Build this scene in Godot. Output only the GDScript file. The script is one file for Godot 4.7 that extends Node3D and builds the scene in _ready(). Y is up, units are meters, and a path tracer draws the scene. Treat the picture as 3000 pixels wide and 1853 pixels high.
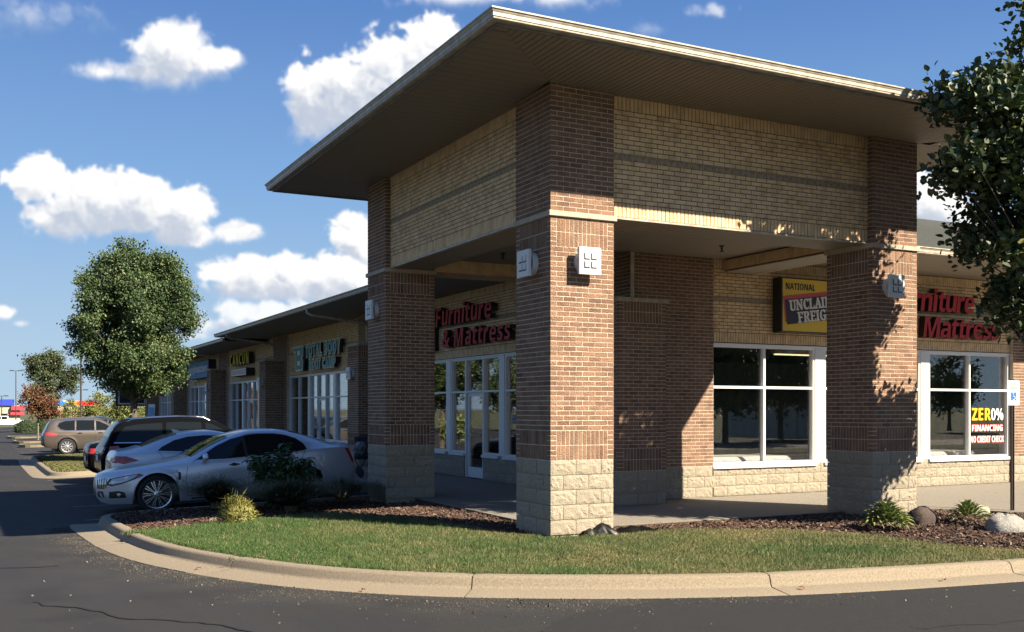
extends Node3D
# A brick shopping centre with a corner entrance canopy, seen across a kerbed lawn.
# World axes: x runs along the front (sunlit) facade, -z along the long shaded wing; origin at the foot of the corner pillar.

const SUN_FROM := Vector3(0.65, 0.88, 1.0)
const BW := 0.2032      # brick pitch along the course
const BH := 0.067733    # course height
const MJ := 0.012      # mortar joint

var rng := RandomNumberGenerator.new()
var nz := FastNoiseLite.new()
var M := {}
var counts := {}
var unit_box: ArrayMesh
var block_mesh: Array = []

# ---------------------------------------------------------------- mesh builder
class MB:
	var v := PackedVector3Array()
	var n := PackedVector3Array()
	var uv := PackedVector2Array()
	var c := PackedColorArray()
	var col := Color(1, 1, 1)
	var xf := Transform3D()

	func put(a: Vector3, na: Vector3, t := Vector2.ZERO) -> void:
		v.append(xf * a)
		n.append((xf.basis * na).normalized())
		uv.append(t)
		c.append(col)

	func tri3(a: Vector3, b: Vector3, d: Vector3, na: Vector3, nb: Vector3, nd: Vector3, ta := Vector2.ZERO, tb := Vector2.ZERO, td := Vector2.ZERO) -> void:
		if (b - a).cross(d - a).dot(na + nb + nd) > 0.0:
			put(a, na, ta); put(d, nd, td); put(b, nb, tb)
		else:
			put(a, na, ta); put(b, nb, tb); put(d, nd, td)

	func tri(a: Vector3, b: Vector3, d: Vector3, nrm: Vector3) -> void:
		var q := (b - a).cross(d - a).normalized()
		if q.dot(nrm) < 0.0:
			q = -q
		tri3(a, b, d, q, q, q)

	func quad(a: Vector3, b: Vector3, d: Vector3, e: Vector3, nrm: Vector3) -> void:
		tri(a, b, d, nrm)
		tri(a, d, e, nrm)

	func box(p: Vector3, s: Vector3, bas := Basis()) -> void:
		var h := s * 0.5
		for ax in 3:
			for sg in [-1.0, 1.0]:
				var nn := Vector3(); nn[ax] = sg
				var u := Vector3(); u[(ax + 1) % 3] = h[(ax + 1) % 3]
				var w := Vector3(); w[(ax + 2) % 3] = h[(ax + 2) % 3]
				var o := nn * h[ax]
				quad(p + bas * (o - u - w), p + bas * (o + u - w), p + bas * (o + u + w), p + bas * (o - u + w), bas * nn)

	func span(lo: Vector3, hi: Vector3) -> void:
		box((lo + hi) * 0.5, (hi - lo).abs())

	# box whose edges towards every side are cut at 45 degrees by r
	func soft_box(p: Vector3, s: Vector3, r: float, bas := Basis()) -> void:
		var h := s * 0.5
		var pts := {}
		for ax in 3:
			for k in 8:
				var sg := Vector3(1 if k & 1 else -1, 1 if k & 2 else -1, 1 if k & 4 else -1)
				var q := Vector3(h.x - r, h.y - r, h.z - r) * sg
				q[ax] = h[ax] * sg[ax]
				pts[Vector2i(ax, k)] = p + bas * q
		for ax in 3:
			var b1 := 1 << ((ax + 1) % 3)
			var b2 := 1 << ((ax + 2) % 3)
			for sg in [0, 1]:
				var k0: int = (1 << ax) if sg else 0
				var nn := Vector3(); nn[ax] = 1.0 if sg else -1.0
				quad(pts[Vector2i(ax, k0)], pts[Vector2i(ax, k0 | b1)], pts[Vector2i(ax, k0 | b1 | b2)], pts[Vector2i(ax, k0 | b2)], bas * nn)
		for ax in 3:   # edges run along ax
			var a1 := (ax + 1) % 3
			var a2 := (ax + 2) % 3
			for s1 in [0, 1]:
				for s2 in [0, 1]:
					var kk: int = (s1 << a1) | (s2 << a2)
					var nn := Vector3(); nn[a1] = 1.0 if s1 else -1.0; nn[a2] = 1.0 if s2 else -1.0
					quad(pts[Vector2i(a1, kk)], pts[Vector2i(a2, kk)], pts[Vector2i(a2, kk | (1 << ax))], pts[Vector2i(a1, kk | (1 << ax))], bas * nn)
		for k in 8:
			var nn := Vector3(1 if k & 1 else -1, 1 if k & 2 else -1, 1 if k & 4 else -1)
			tri(pts[Vector2i(0, k)], pts[Vector2i(1, k)], pts[Vector2i(2, k)], bas * nn)

	# grid of points; smooth normals, turned away from `inside` by majority
	func grid(rows: Array, inside: Vector3, wrap := false) -> void:
		var nr := rows.size()
		var nc: int = rows[0].size()
		var ns: Array = []
		var vote := 0.0
		for i in nr:
			var line := PackedVector3Array()
			for j in nc:
				var du: Vector3 = rows[mini(i + 1, nr - 1)][j] - rows[maxi(i - 1, 0)][j]
				var dw: Vector3
				if wrap:
					dw = rows[i][(j + 1) % nc] - rows[i][(j - 1 + nc) % nc]
				else:
					dw = rows[i][mini(j + 1, nc - 1)] - rows[i][maxi(j - 1, 0)]
				var q := du.cross(dw)
				if q.length() < 1e-9:
					q = Vector3.UP * 1e-6
				q = q.normalized()
				vote += q.dot((rows[i][j] - inside).normalized())
				line.append(q)
			ns.append(line)
		var s := 1.0 if vote >= 0.0 else -1.0
		for i in nr - 1:
			for j in (nc if wrap else nc - 1):
				var k := (j + 1) % nc
				var t0 := Vector2(float(j) / nc, float(i) / nr)
				tri3(rows[i][j], rows[i][k], rows[i + 1][k], ns[i][j] * s, ns[i][k] * s, ns[i + 1][k] * s, t0, t0, t0)
				tri3(rows[i][j], rows[i + 1][k], rows[i + 1][j], ns[i][j] * s, ns[i + 1][k] * s, ns[i + 1][j] * s, t0, t0, t0)

	func tube(pts: Array, radii: Array, sides := 8, caps := true) -> void:
		var rings: Array = []
		var prev := Vector3.ZERO
		for i in pts.size():
			var d: Vector3 = (pts[mini(i + 1, pts.size() - 1)] - pts[maxi(i - 1, 0)]).normalized()
			var u := prev - d * prev.dot(d)
			if u.length() < 0.01:
				u = d.cross(Vector3.RIGHT if absf(d.x) < 0.8 else Vector3.FORWARD)
			u = u.normalized()
			prev = u
			var w := d.cross(u)
			var ring := PackedVector3Array()
			for k in sides:
				var a := TAU * k / sides
				ring.append(pts[i] + (u * cos(a) + w * sin(a)) * radii[i])
			rings.append(ring)
		for i in rings.size() - 1:
			for k in sides:
				var k2 := (k + 1) % sides
				var na: Vector3 = (rings[i][k] - pts[i]).normalized()
				var nb: Vector3 = (rings[i][k2] - pts[i]).normalized()
				tri3(rings[i][k], rings[i][k2], rings[i + 1][k2], na, nb, nb)
				tri3(rings[i][k], rings[i + 1][k2], rings[i + 1][k], na, nb, na)
		if caps:
			for e in [0, rings.size() - 1]:
				var d: Vector3 = pts[e] - pts[1 if e == 0 else e - 1]
				for k in sides:
					tri(pts[e], rings[e][k], rings[e][(k + 1) % sides], d)

	# profile of (radius, height) turned about axis through o
	func lathe(o: Vector3, axis: Vector3, prof: Array, sides := 24) -> void:
		var u := axis.cross(Vector3.RIGHT if absf(axis.x) < 0.8 else Vector3.UP).normalized()
		var w := axis.cross(u)
		for i in prof.size() - 1:
			var p: Vector2 = prof[i]
			var q: Vector2 = prof[i + 1]
			var e := q - p
			var m := Vector2(e.y, -e.x).normalized()
			for k in sides:
				var a := TAU * k / sides
				var b := TAU * (k + 1) / sides
				var ra := u * cos(a) + w * sin(a)
				var rb := u * cos(b) + w * sin(b)
				var na := ra * m.x + axis * m.y
				var nb := rb * m.x + axis * m.y
				tri3(o + ra * p.x + axis * p.y, o + rb * p.x + axis * p.y, o + rb * q.x + axis * q.y, na, nb, nb)
				tri3(o + ra * p.x + axis * p.y, o + rb * q.x + axis * q.y, o + ra * q.x + axis * q.y, na, nb, na)

	# flat polygon (in u,w axes at o) given thickness along nrm
	func plate(poly: PackedVector2Array, o: Vector3, u: Vector3, w: Vector3, nrm: Vector3, depth: float) -> void:
		var idx := Geometry2D.triangulate_polygon(poly)
		for i in range(0, idx.size(), 3):
			var a := o + u * poly[idx[i]].x + w * poly[idx[i]].y
			var b := o + u * poly[idx[i + 1]].x + w * poly[idx[i + 1]].y
			var d := o + u * poly[idx[i + 2]].x + w * poly[idx[i + 2]].y
			tri(a, b, d, nrm)
			if depth > 0.0:
				tri(a - nrm * depth, b - nrm * depth, d - nrm * depth, -nrm)
		if depth > 0.0:
			var ccw := not Geometry2D.is_polygon_clockwise(poly)
			for i in poly.size():
				var p := poly[i]
				var q := poly[(i + 1) % poly.size()]
				var e := q - p
				var m := Vector2(e.y, -e.x) * (1.0 if ccw else -1.0)
				var a := o + u * p.x + w * p.y
				var b := o + u * q.x + w * q.y
				quad(a, b, b - nrm * depth, a - nrm * depth, u * m.x + w * m.y)

	func take(arr: Array, t: Transform3D) -> void:
		var vs: PackedVector3Array = arr[Mesh.ARRAY_VERTEX]
		var ns: PackedVector3Array = arr[Mesh.ARRAY_NORMAL]
		var idx: PackedInt32Array = arr[Mesh.ARRAY_INDEX] if arr[Mesh.ARRAY_INDEX] != null else PackedInt32Array(range(vs.size()))
		var nb := t.basis.inverse().transposed()
		for i in range(0, idx.size(), 3):
			tri3(t * vs[idx[i]], t * vs[idx[i + 1]], t * vs[idx[i + 2]], nb * ns[idx[i]], nb * ns[idx[i + 1]], nb * ns[idx[i + 2]])

	func mesh(colors := false) -> ArrayMesh:
		var a := []
		a.resize(Mesh.ARRAY_MAX)
		a[Mesh.ARRAY_VERTEX] = v
		a[Mesh.ARRAY_NORMAL] = n
		a[Mesh.ARRAY_TEX_UV] = uv
		if colors:
			a[Mesh.ARRAY_COLOR] = c
		var m := ArrayMesh.new()
		if v.size() > 2:
			m.add_surface_from_arrays(Mesh.PRIMITIVE_TRIANGLES, a)
		return m

# ---------------------------------------------------------------- naming and tagging
func numbered(called: String, parent: Node) -> String:
	var key := "%d/%s" % [parent.get_instance_id(), called]
	var k: int = counts.get(key, 0)
	counts[key] = k + 1
	return called if k == 0 else "%s_%03d" % [called, k]

func tag(o: Node, label: String, category: String, group := "") -> Node:
	o.set_meta("label", label)
	o.set_meta("category", category)
	if group != "":
		o.set_meta("group", group)
	return o

func thing(called: String, label: String, category: String, at := Vector3.ZERO, turn := 0.0, group := "") -> Node3D:
	var o := Node3D.new()
	o.name = numbered(called, self)
	add_child(o)
	o.position = at
	o.rotation.y = turn
	tag(o, label, category, group)
	return o

func part(called: String, m: Mesh, material: Material, parent: Node, t := Transform3D()) -> MeshInstance3D:
	var o := MeshInstance3D.new()
	o.name = numbered(called, parent)
	o.mesh = m
	o.material_override = material
	o.transform = t
	parent.add_child(o)
	return o

func struct(called: String, m: Mesh, material: Material, label := "", category := "") -> MeshInstance3D:
	var o := part(called, m, material, self)
	o.set_meta("kind", "structure")
	if label != "":
		tag(o, label, category)
	return o

func swarm(called: String, m: Mesh, material: Material, parent: Node, list: Array, cols: Array = []) -> MultiMeshInstance3D:
	var mm := MultiMesh.new()
	mm.transform_format = MultiMesh.TRANSFORM_3D
	mm.use_colors = cols.size() > 0
	mm.mesh = m
	mm.instance_count = list.size()
	for i in list.size():
		mm.set_instance_transform(i, list[i])
		if cols.size():
			mm.set_instance_color(i, cols[i])
	var o := MultiMeshInstance3D.new()
	o.name = numbered(called, parent)
	o.multimesh = mm
	o.material_override = material
	o.set_meta("kind", "stuff")
	parent.add_child(o)
	return o

func copy(src: Node3D, label: String, at: Vector3, turn: float) -> Node3D:
	var r: Node3D = src.duplicate()
	var base := String(src.name).rstrip("0123456789").trim_suffix("_")
	r.name = numbered(base, self)
	add_child(r)
	r.position = at
	r.rotation.y = turn
	r.set_meta("label", label)
	return r

# ---------------------------------------------------------------- materials
func lin(r: float, g: float, b: float) -> Color:
	return Color(r, g, b).linear_to_srgb()

func noise_tex(sd: int, freq: float, oct: int, lo: float, hi: float, size := 512, kind := FastNoiseLite.TYPE_SIMPLEX_SMOOTH) -> NoiseTexture2D:
	var f := FastNoiseLite.new()
	f.seed = sd
	f.noise_type = kind
	f.frequency = freq
	f.fractal_octaves = oct
	var t := NoiseTexture2D.new()
	t.width = size
	t.height = size
	t.seamless = true
	t.noise = f
	var g := Gradient.new()
	g.set_color(0, Color(lo, lo, lo))
	g.set_color(1, Color(hi, hi, hi))
	t.color_ramp = g
	return t

func normal_tex(sd: int, freq: float, oct: int, strength: float, size := 512, kind := FastNoiseLite.TYPE_SIMPLEX_SMOOTH) -> NoiseTexture2D:
	var f := FastNoiseLite.new()
	f.seed = sd
	f.noise_type = kind
	f.frequency = freq
	f.fractal_octaves = oct
	var t := NoiseTexture2D.new()
	t.width = size
	t.height = size
	t.seamless = true
	t.as_normal_map = true
	t.bump_strength = strength
	t.noise = f
	return t

func mat(c: Color, rough: float, tex: Texture2D = null, nrm: Texture2D = null, scale := 1.0, metal := 0.0, world := true) -> StandardMaterial3D:
	var m := StandardMaterial3D.new()
	m.albedo_color = c
	m.roughness = rough
	m.metallic = metal
	if tex:
		m.albedo_texture = tex
	if nrm:
		m.normal_enabled = true
		m.normal_texture = nrm
	if tex or nrm:
		m.uv1_triplanar = true
		m.uv1_world_triplanar = world
		m.uv1_scale = Vector3.ONE * scale
	return m

func make_materials() -> void:
	var grain := noise_tex(11, 0.006, 8, 0.84, 1.10, 1024)
	var blotch := noise_tex(12, 0.012, 5, 0.78, 1.1)
	var speck := noise_tex(13, 0.35, 2, 0.45, 1.3)
	var bump := normal_tex(14, 0.12, 4, 3.0)
	var rock := normal_tex(15, 0.035, 5, 14.0)
	var fine := normal_tex(16, 0.4, 2, 5.0)
	var wave := normal_tex(17, 0.01, 2, 0.8)
	M.grain = grain
	var pits := noise_tex(29, 0.08, 4, 0.75, 1.1)
	# brown bricks in five tones
	M.brown = []
	for k in [Vector3(.208, .117, .070), Vector3(.190, .105, .062), Vector3(.224, .128, .078), Vector3(.178, .097, .058), Vector3(.145, .077, .047)]:
		M.brown.append(mat(lin(k.x, k.y, k.z), 0.9, grain, bump, 0.55))
	M.yellow = []
	for k in [Vector3(.70, .50, .285), Vector3(.675, .475, .265), Vector3(.72, .52, .305), Vector3(.69, .49, .275), Vector3(.62, .425, .235)]:
		M.yellow.append(mat(lin(k.x, k.y, k.z), 0.88, grain, bump, 0.55))
	M.brown_any = mat(Color.WHITE, 0.9, grain, bump, 0.55)
	M.brown_any.vertex_color_use_as_albedo = true
	M.stone = []
	for k in [Vector3(.345, .297, .222), Vector3(.328, .281, .21), Vector3(.358, .31, .234)]:
		M.stone.append(mat(lin(k.x, k.y, k.z), 0.95, noise_tex(18, 0.04, 5, 0.78, 1.08) if M.stone.is_empty() else M.stone[0].albedo_texture, rock, 2.6))
	M.mortar_light = mat(lin(.52, .45, .365), 0.95, grain, bump, 0.7)
	M.mortar_dark = mat(lin(.07, .05, .031), 0.95, grain, bump, 4.0)
	M.mortar_stone = mat(lin(.31, .265, .195), 0.95, grain, bump, 4.0)
	M.cap = mat(lin(.40, .345, .27), 0.85, grain, bump, 0.7)
	M.band = mat(lin(.33, .26, .175), 0.85, blotch, bump, 2.0)
	M.concrete = mat(lin(.215, .19, .155), 0.92, noise_tex(19, 0.02, 6, 0.82, 1.08, 1024), bump, 0.8)
	M.kerb = mat(lin(.245, .20, .14), 0.93, noise_tex(20, 0.03, 6, 0.70, 1.12, 1024), bump, 1.1)
	M.asphalt = mat(Color.WHITE, 0.88, noise_tex(21, 0.3, 3, 0.55, 1.32, 1024), normal_tex(22, 0.3, 3, 6.0, 1024), 0.9)
	M.asphalt.vertex_color_use_as_albedo = true
	M.asphalt_new = mat(lin(.0092, .0096, .0115), 0.85, noise_tex(23, 0.3, 3, 0.6, 1.3, 512), normal_tex(24, 0.3, 3, 6.0, 512), 1.1)
	M.tar = mat(lin(.012, .012, .013), 0.7, speck, fine, 2.0)
	M.paint = mat(lin(.35, .345, .32), 0.85, noise_tex(25, 0.06, 5, 0.35, 1.1), bump, 1.3)
	M.soil = mat(lin(.045, .045, .022), 1.0, blotch, bump, 1.0)
	M.mulch_soil = mat(lin(.033, .018, .012), 1.0, noise_tex(26, 0.08, 4, 0.4, 1.4), rock, 1.4)
	M.field = mat(lin(.062, .072, .028), 1.0, blotch, bump, 0.2)
	M.chip = mat(Color.WHITE, 0.95, grain, null, 4.0)
	M.chip.vertex_color_use_as_albedo = true
	M.blade = mat(Color.WHITE, 0.75)
	M.blade.vertex_color_use_as_albedo = true
	M.blade.backlight_enabled = true
	M.blade.backlight = lin(.18, .2, .12)
	M.leaf = mat(Color.WHITE, 0.55)
	M.leaf.vertex_color_use_as_albedo = true
	M.leaf.backlight_enabled = true
	M.leaf.backlight = lin(.16, .2, .1)
	M.bark = mat(lin(.11, .092, .075), 0.95, grain, rock, 3.0)
	M.bark_pale = mat(lin(.18, .155, .12), 0.95, grain, rock, 2.0)
	M.soffit = mat(lin(.23, .198, .155), 0.6)
	M.gutter = mat(lin(.43, .38, .30), 0.38, blotch, wave, 0.8)
	M.gutter.metallic_specular = 0.4
	M.fascia = mat(lin(.19, .17, .14), 0.5, blotch, null, 0.8)
	M.shingle = mat(lin(.050, .053, .045), 0.95, noise_tex(27, 0.2, 3, 0.5, 1.3), bump, 1.5)
	M.frame = mat(lin(.60, .61, .62), 0.38)
	M.frame.metallic_specular = 0.5
	M.lamp_metal = mat(lin(.58, .58, .57), 0.42)
	M.lamp_slot = mat(lin(.04, .04, .045), 0.5)
	M.steel = mat(lin(.5, .5, .5), 0.3, null, null, 1.0, 0.9)
	M.black = mat(lin(.012, .012, .014), 0.5)
	M.rubber = mat(lin(.016, .016, .017), 0.82, grain, bump, 6.0)
	M.inside = mat(lin(.10, .095, .085), 0.9, blotch, null, 0.5)
	M.inside_floor = mat(lin(.10, .09, .08), 0.5, blotch, null, 0.5)
	var g := StandardMaterial3D.new()
	g.albedo_color = Color(0.04, 0.06, 0.055, 0.055)
	g.roughness = 0.0
	g.transparency = BaseMaterial3D.TRANSPARENCY_ALPHA
	M.glass = g
	M.red = mat(lin(.36, .010, .016), 0.6)
	M.white = mat(lin(.62, .61, .59), 0.6)
	M.cloth_white = mat(lin(.6, .59, .57), 0.8, blotch, bump, 3.0)
	M.rust = mat(lin(.05, .032, .024), 0.7, grain, bump, 4.0)

# ---------------------------------------------------------------- lettering
func font(bold := true, serif := false) -> SystemFont:
	var f := SystemFont.new()
	f.font_names = PackedStringArray(["Droid Serif" if serif else "Droid Sans"])
	f.font_weight = 700 if bold else 400
	return f

# arrays of a text, set into a box w x h that starts at the origin (lower left), front at z = depth
func letters(s: String, w: float, h: float, depth: float, f: Font, lean := 0.0) -> Array:
	var t := TextMesh.new()
	t.text = s
	t.font = f
	t.font_size = 48
	t.pixel_size = 0.01
	t.depth = 0.2
	t.curve_step = 1.5
	var arr := t.get_mesh_arrays()
	var vs: PackedVector3Array = arr[Mesh.ARRAY_VERTEX]
	var lo := Vector3.INF
	var hi := -Vector3.INF
	for p in vs:
		lo = lo.min(p)
		hi = hi.max(p)
	var k := Vector3(w / (hi.x - lo.x), h / (hi.y - lo.y), depth / maxf(hi.z - lo.z, 1e-4))
	var bas := Basis(Vector3(k.x, 0, 0), Vector3(lean * k.y, k.y, 0), Vector3(0, 0, k.z))
	return [arr, Transform3D(bas, -(bas * lo))]

func text_mesh(s: String, w: float, h: float, depth: float, f: Font, lean := 0.0, grow := 0.0) -> ArrayMesh:
	var mb := MB.new()
	var a := letters(s, w, h, depth, f, lean)
	if grow == 0.0:
		mb.take(a[0], a[1])
	else:
		for k in 8:
			var t: Transform3D = a[1]
			t.origin += Vector3(cos(k * TAU / 8), sin(k * TAU / 8), 0) * grow - Vector3(0, 0, 0.0007 * k)
			mb.take(a[0], t)
	return mb.mesh()

# each letter a part of its own: face and return (side) behind it
func channel_letters(owner: Node3D, s: String, at: Vector3, w: float, h: float, depth: float, f: Font, face: Material, side: Material, lean := 0.0, trim := 0.0, trim_mat: Material = null) -> void:
	var total := f.get_string_size(s, HORIZONTAL_ALIGNMENT_LEFT, -1, 48).x
	var tall := 0.0
	for i in s.length():
		var ch := s[i]
		if ch == " ":
			continue
		var x0 := f.get_string_size(s.substr(0, i), HORIZONTAL_ALIGNMENT_LEFT, -1, 48).x / total * w if i > 0 else 0.0
		var adv := f.get_string_size(ch, HORIZONTAL_ALIGNMENT_LEFT, -1, 48).x / total * w
		var t := TextMesh.new()
		t.text = ch
		t.font = f
		t.font_size = 48
		t.pixel_size = 0.01
		t.depth = 0.2
		t.curve_step = 1.5
		var arr := t.get_mesh_arrays()
		var vs: PackedVector3Array = arr[Mesh.ARRAY_VERTEX]
		var lo := Vector3.INF
		var hi := -Vector3.INF
		for p in vs:
			lo = lo.min(p)
			hi = hi.max(p)
		var cap := 48 * 0.01 * 0.714
		var k := h / cap
		var kx := minf(adv * (0.80 if trim > 0.03 else 0.93) / (hi.x - lo.x), k * 1.1)
		var base_y := 0.0
		if ch in "gjpqy":
			base_y = (lo.y + hi.y) * 0.5 - (hi.y - lo.y) * 0.5 + 48 * 0.01 * 0.24
			base_y = lo.y + 48 * 0.01 * 0.24
		else:
			base_y = lo.y
		var bas := Basis(Vector3(kx, 0, 0), Vector3(lean * k, k, 0), Vector3(0, 0, depth / 0.2))
		var o := at + Vector3(x0 + (adv - kx * (hi.x - lo.x)) * 0.5, 0, 0) - bas * Vector3(lo.x, base_y, lo.z)
		var mb := MB.new()
		mb.take(arr, Transform3D(bas, o))
		var back := part("letter", mb.mesh(), side, owner)
		if trim > 0.0:
			var mt := MB.new()
			var bt := bas
			bt.z = Vector3(0, 0, 0.06)
			for q in 8:
				mt.take(arr, Transform3D(bt, at + Vector3(x0 + (adv - kx * (hi.x - lo.x)) * 0.5, 0, depth - 0.004 - q * 0.0006) + Vector3(cos(q * TAU / 8), sin(q * TAU / 8), 0) * trim - bt * Vector3(lo.x, base_y, lo.z)))
			part("edge", mt.mesh(), trim_mat, back)
		var mf := MB.new()
		var bf := bas
		bf.z = Vector3(0, 0, 0.04)
		mf.take(arr, Transform3D(bf, at + Vector3(x0 + (adv - kx * (hi.x - lo.x)) * 0.5, 0, depth + (0.008 if trim > 0.0 else 0.0)) - bf * Vector3(lo.x, base_y, lo.z)))
		part("face", mf.mesh(), face, back)

# ---------------------------------------------------------------- ground
var kerb_line := PackedVector2Array()     # back edge of the kerb, (x, z)
var lawn_poly := PackedVector2Array()
var bed_poly := PackedVector2Array()
var slab_poly := PackedVector2Array()

func G(x: float, z: float) -> float:
	var f := 0.0 if z > -25.0 else -0.0068 * (minf(-z, 300.0) - 25.0)
	var ramp := -0.32 + 0.19 * clampf((x + 5.0) / 6.0, 0.0, 1.0)
	return lerpf(-0.26, ramp, smoothstep(-5.5, -9.0, z)) + f

func chaikin(p: PackedVector2Array, times: int) -> PackedVector2Array:
	for k in times:
		var q := PackedVector2Array([p[0]])
		for i in p.size() - 1:
			q.append(p[i].lerp(p[i + 1], 0.25))
			q.append(p[i].lerp(p[i + 1], 0.75))
		q.append(p[p.size() - 1])
		p = q
	return p

func resample(p: PackedVector2Array, step: float) -> PackedVector2Array:
	var out := PackedVector2Array([p[0]])
	var left := step
	for i in p.size() - 1:
		var a := p[i]
		var d := a.distance_to(p[i + 1])
		while d >= left:
			a = a.move_toward(p[i + 1], left)
			d -= left
			left = step
			out.append(a)
		left -= d
	return out

func line_dist(q: Vector2, p: PackedVector2Array, stride := 3) -> float:
	var best := 1e9
	for i in range(0, p.size(), stride):
		best = minf(best, q.distance_squared_to(p[i]))
	return sqrt(best)

func v2(list: Array) -> PackedVector2Array:
	var p := PackedVector2Array()
	for i in range(0, list.size(), 2):
		p.append(Vector2(list[i], list[i + 1]))
	return p

func bed_height(x: float, z: float) -> float:
	var d := line_dist(Vector2(x, z), kerb_line, 4)
	var edge := G(x, z) + 0.135
	if z < -6.5:
		edge = -0.13 + 0.03 * (x + 5.0) / 6.0
	return lerpf(edge, -0.02, smoothstep(0.0, 3.2, d)) + nz.get_noise_2d(x * 60.0, z * 60.0) * 0.012

func lines_setup() -> void:
	var raw := v2([40.0, 4.0, 20.0, 4.0, 9.0, 4.05, 6.0, 3.98, 4.11, 3.78, 2.3, 3.52, 0.81, 3.2, -0.7, 2.6, -2.02, 1.83, -2.8, 1.15, -3.47, 0.3, -4.05, -0.85, -4.5, -2.1, -4.75, -3.6, -4.86, -5.4, -4.9, -6.8, -4.75, -7.4, -4.3, -7.62, -3.0, -7.65, 0.4, -7.65, 0.9, -7.75, 1.0, -8.3, 1.0, -20.4, 0.8, -21.0, 0.2, -21.2, -4.2, -21.25, -4.75, -21.5, -4.9, -22.1, -4.9, -34.9, -4.6, -35.5, -4.0, -35.6, 0.3, -35.6, 0.9, -35.8, 1.0, -36.4, 1.0, -66.0, 1.5, -67.0, 5.0, -67.2])
	kerb_line = resample(chaikin(raw, 2), 0.13)
	var edge := chaikin(v2([6.3, 4.1, 5.7, 3.75, 4.95, 3.3, 4.5, 2.6, 4.2, 1.79, 3.52, 0.9, 2.45, 0.36, 1.5, 0.24, 0.78, 0.30, -0.1, 0.22, -0.3, -0.5, -0.55, -1.55, -0.85, -2.8, -1.4, -3.8, -1.9, -4.35, -2.9, -4.5, -3.5, -4.34, -4.2, -4.2, -5.0, -3.95]), 2)
	lawn_poly = PackedVector2Array()
	bed_poly = PackedVector2Array([Vector2(13.0, -8.2)])
	for p in kerb_line:
		if p.x < 13.0 and p.y > -8.3:
			bed_poly.append(p)
		if p.x < 6.3 and p.y > -3.97:
			lawn_poly.append(p)
	bed_poly.append(Vector2(1.0, -8.4))
	for i in range(edge.size() - 1, -1, -1):
		lawn_poly.append(edge[i])
	slab_poly = v2([0.5, -0.66, 7.25, -0.66, 8.0, -0.1, 8.4, 0.62, 9.2, 1.1, 10.5, 1.35, 30.0, 1.4, 30.0, -3.95, 3.95, -3.95, 3.95, -66.5, 1.2, -66.5, 1.2, -8.0, 0.95, -7.7, 0.62, -6.6])

func steps(a: float, b: float, d: float) -> Array:
	var out := []
	var n := maxi(1, int(round((b - a) / d)))
	for i in n:
		out.append(a + (b - a) * i / n)
	return out

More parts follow.
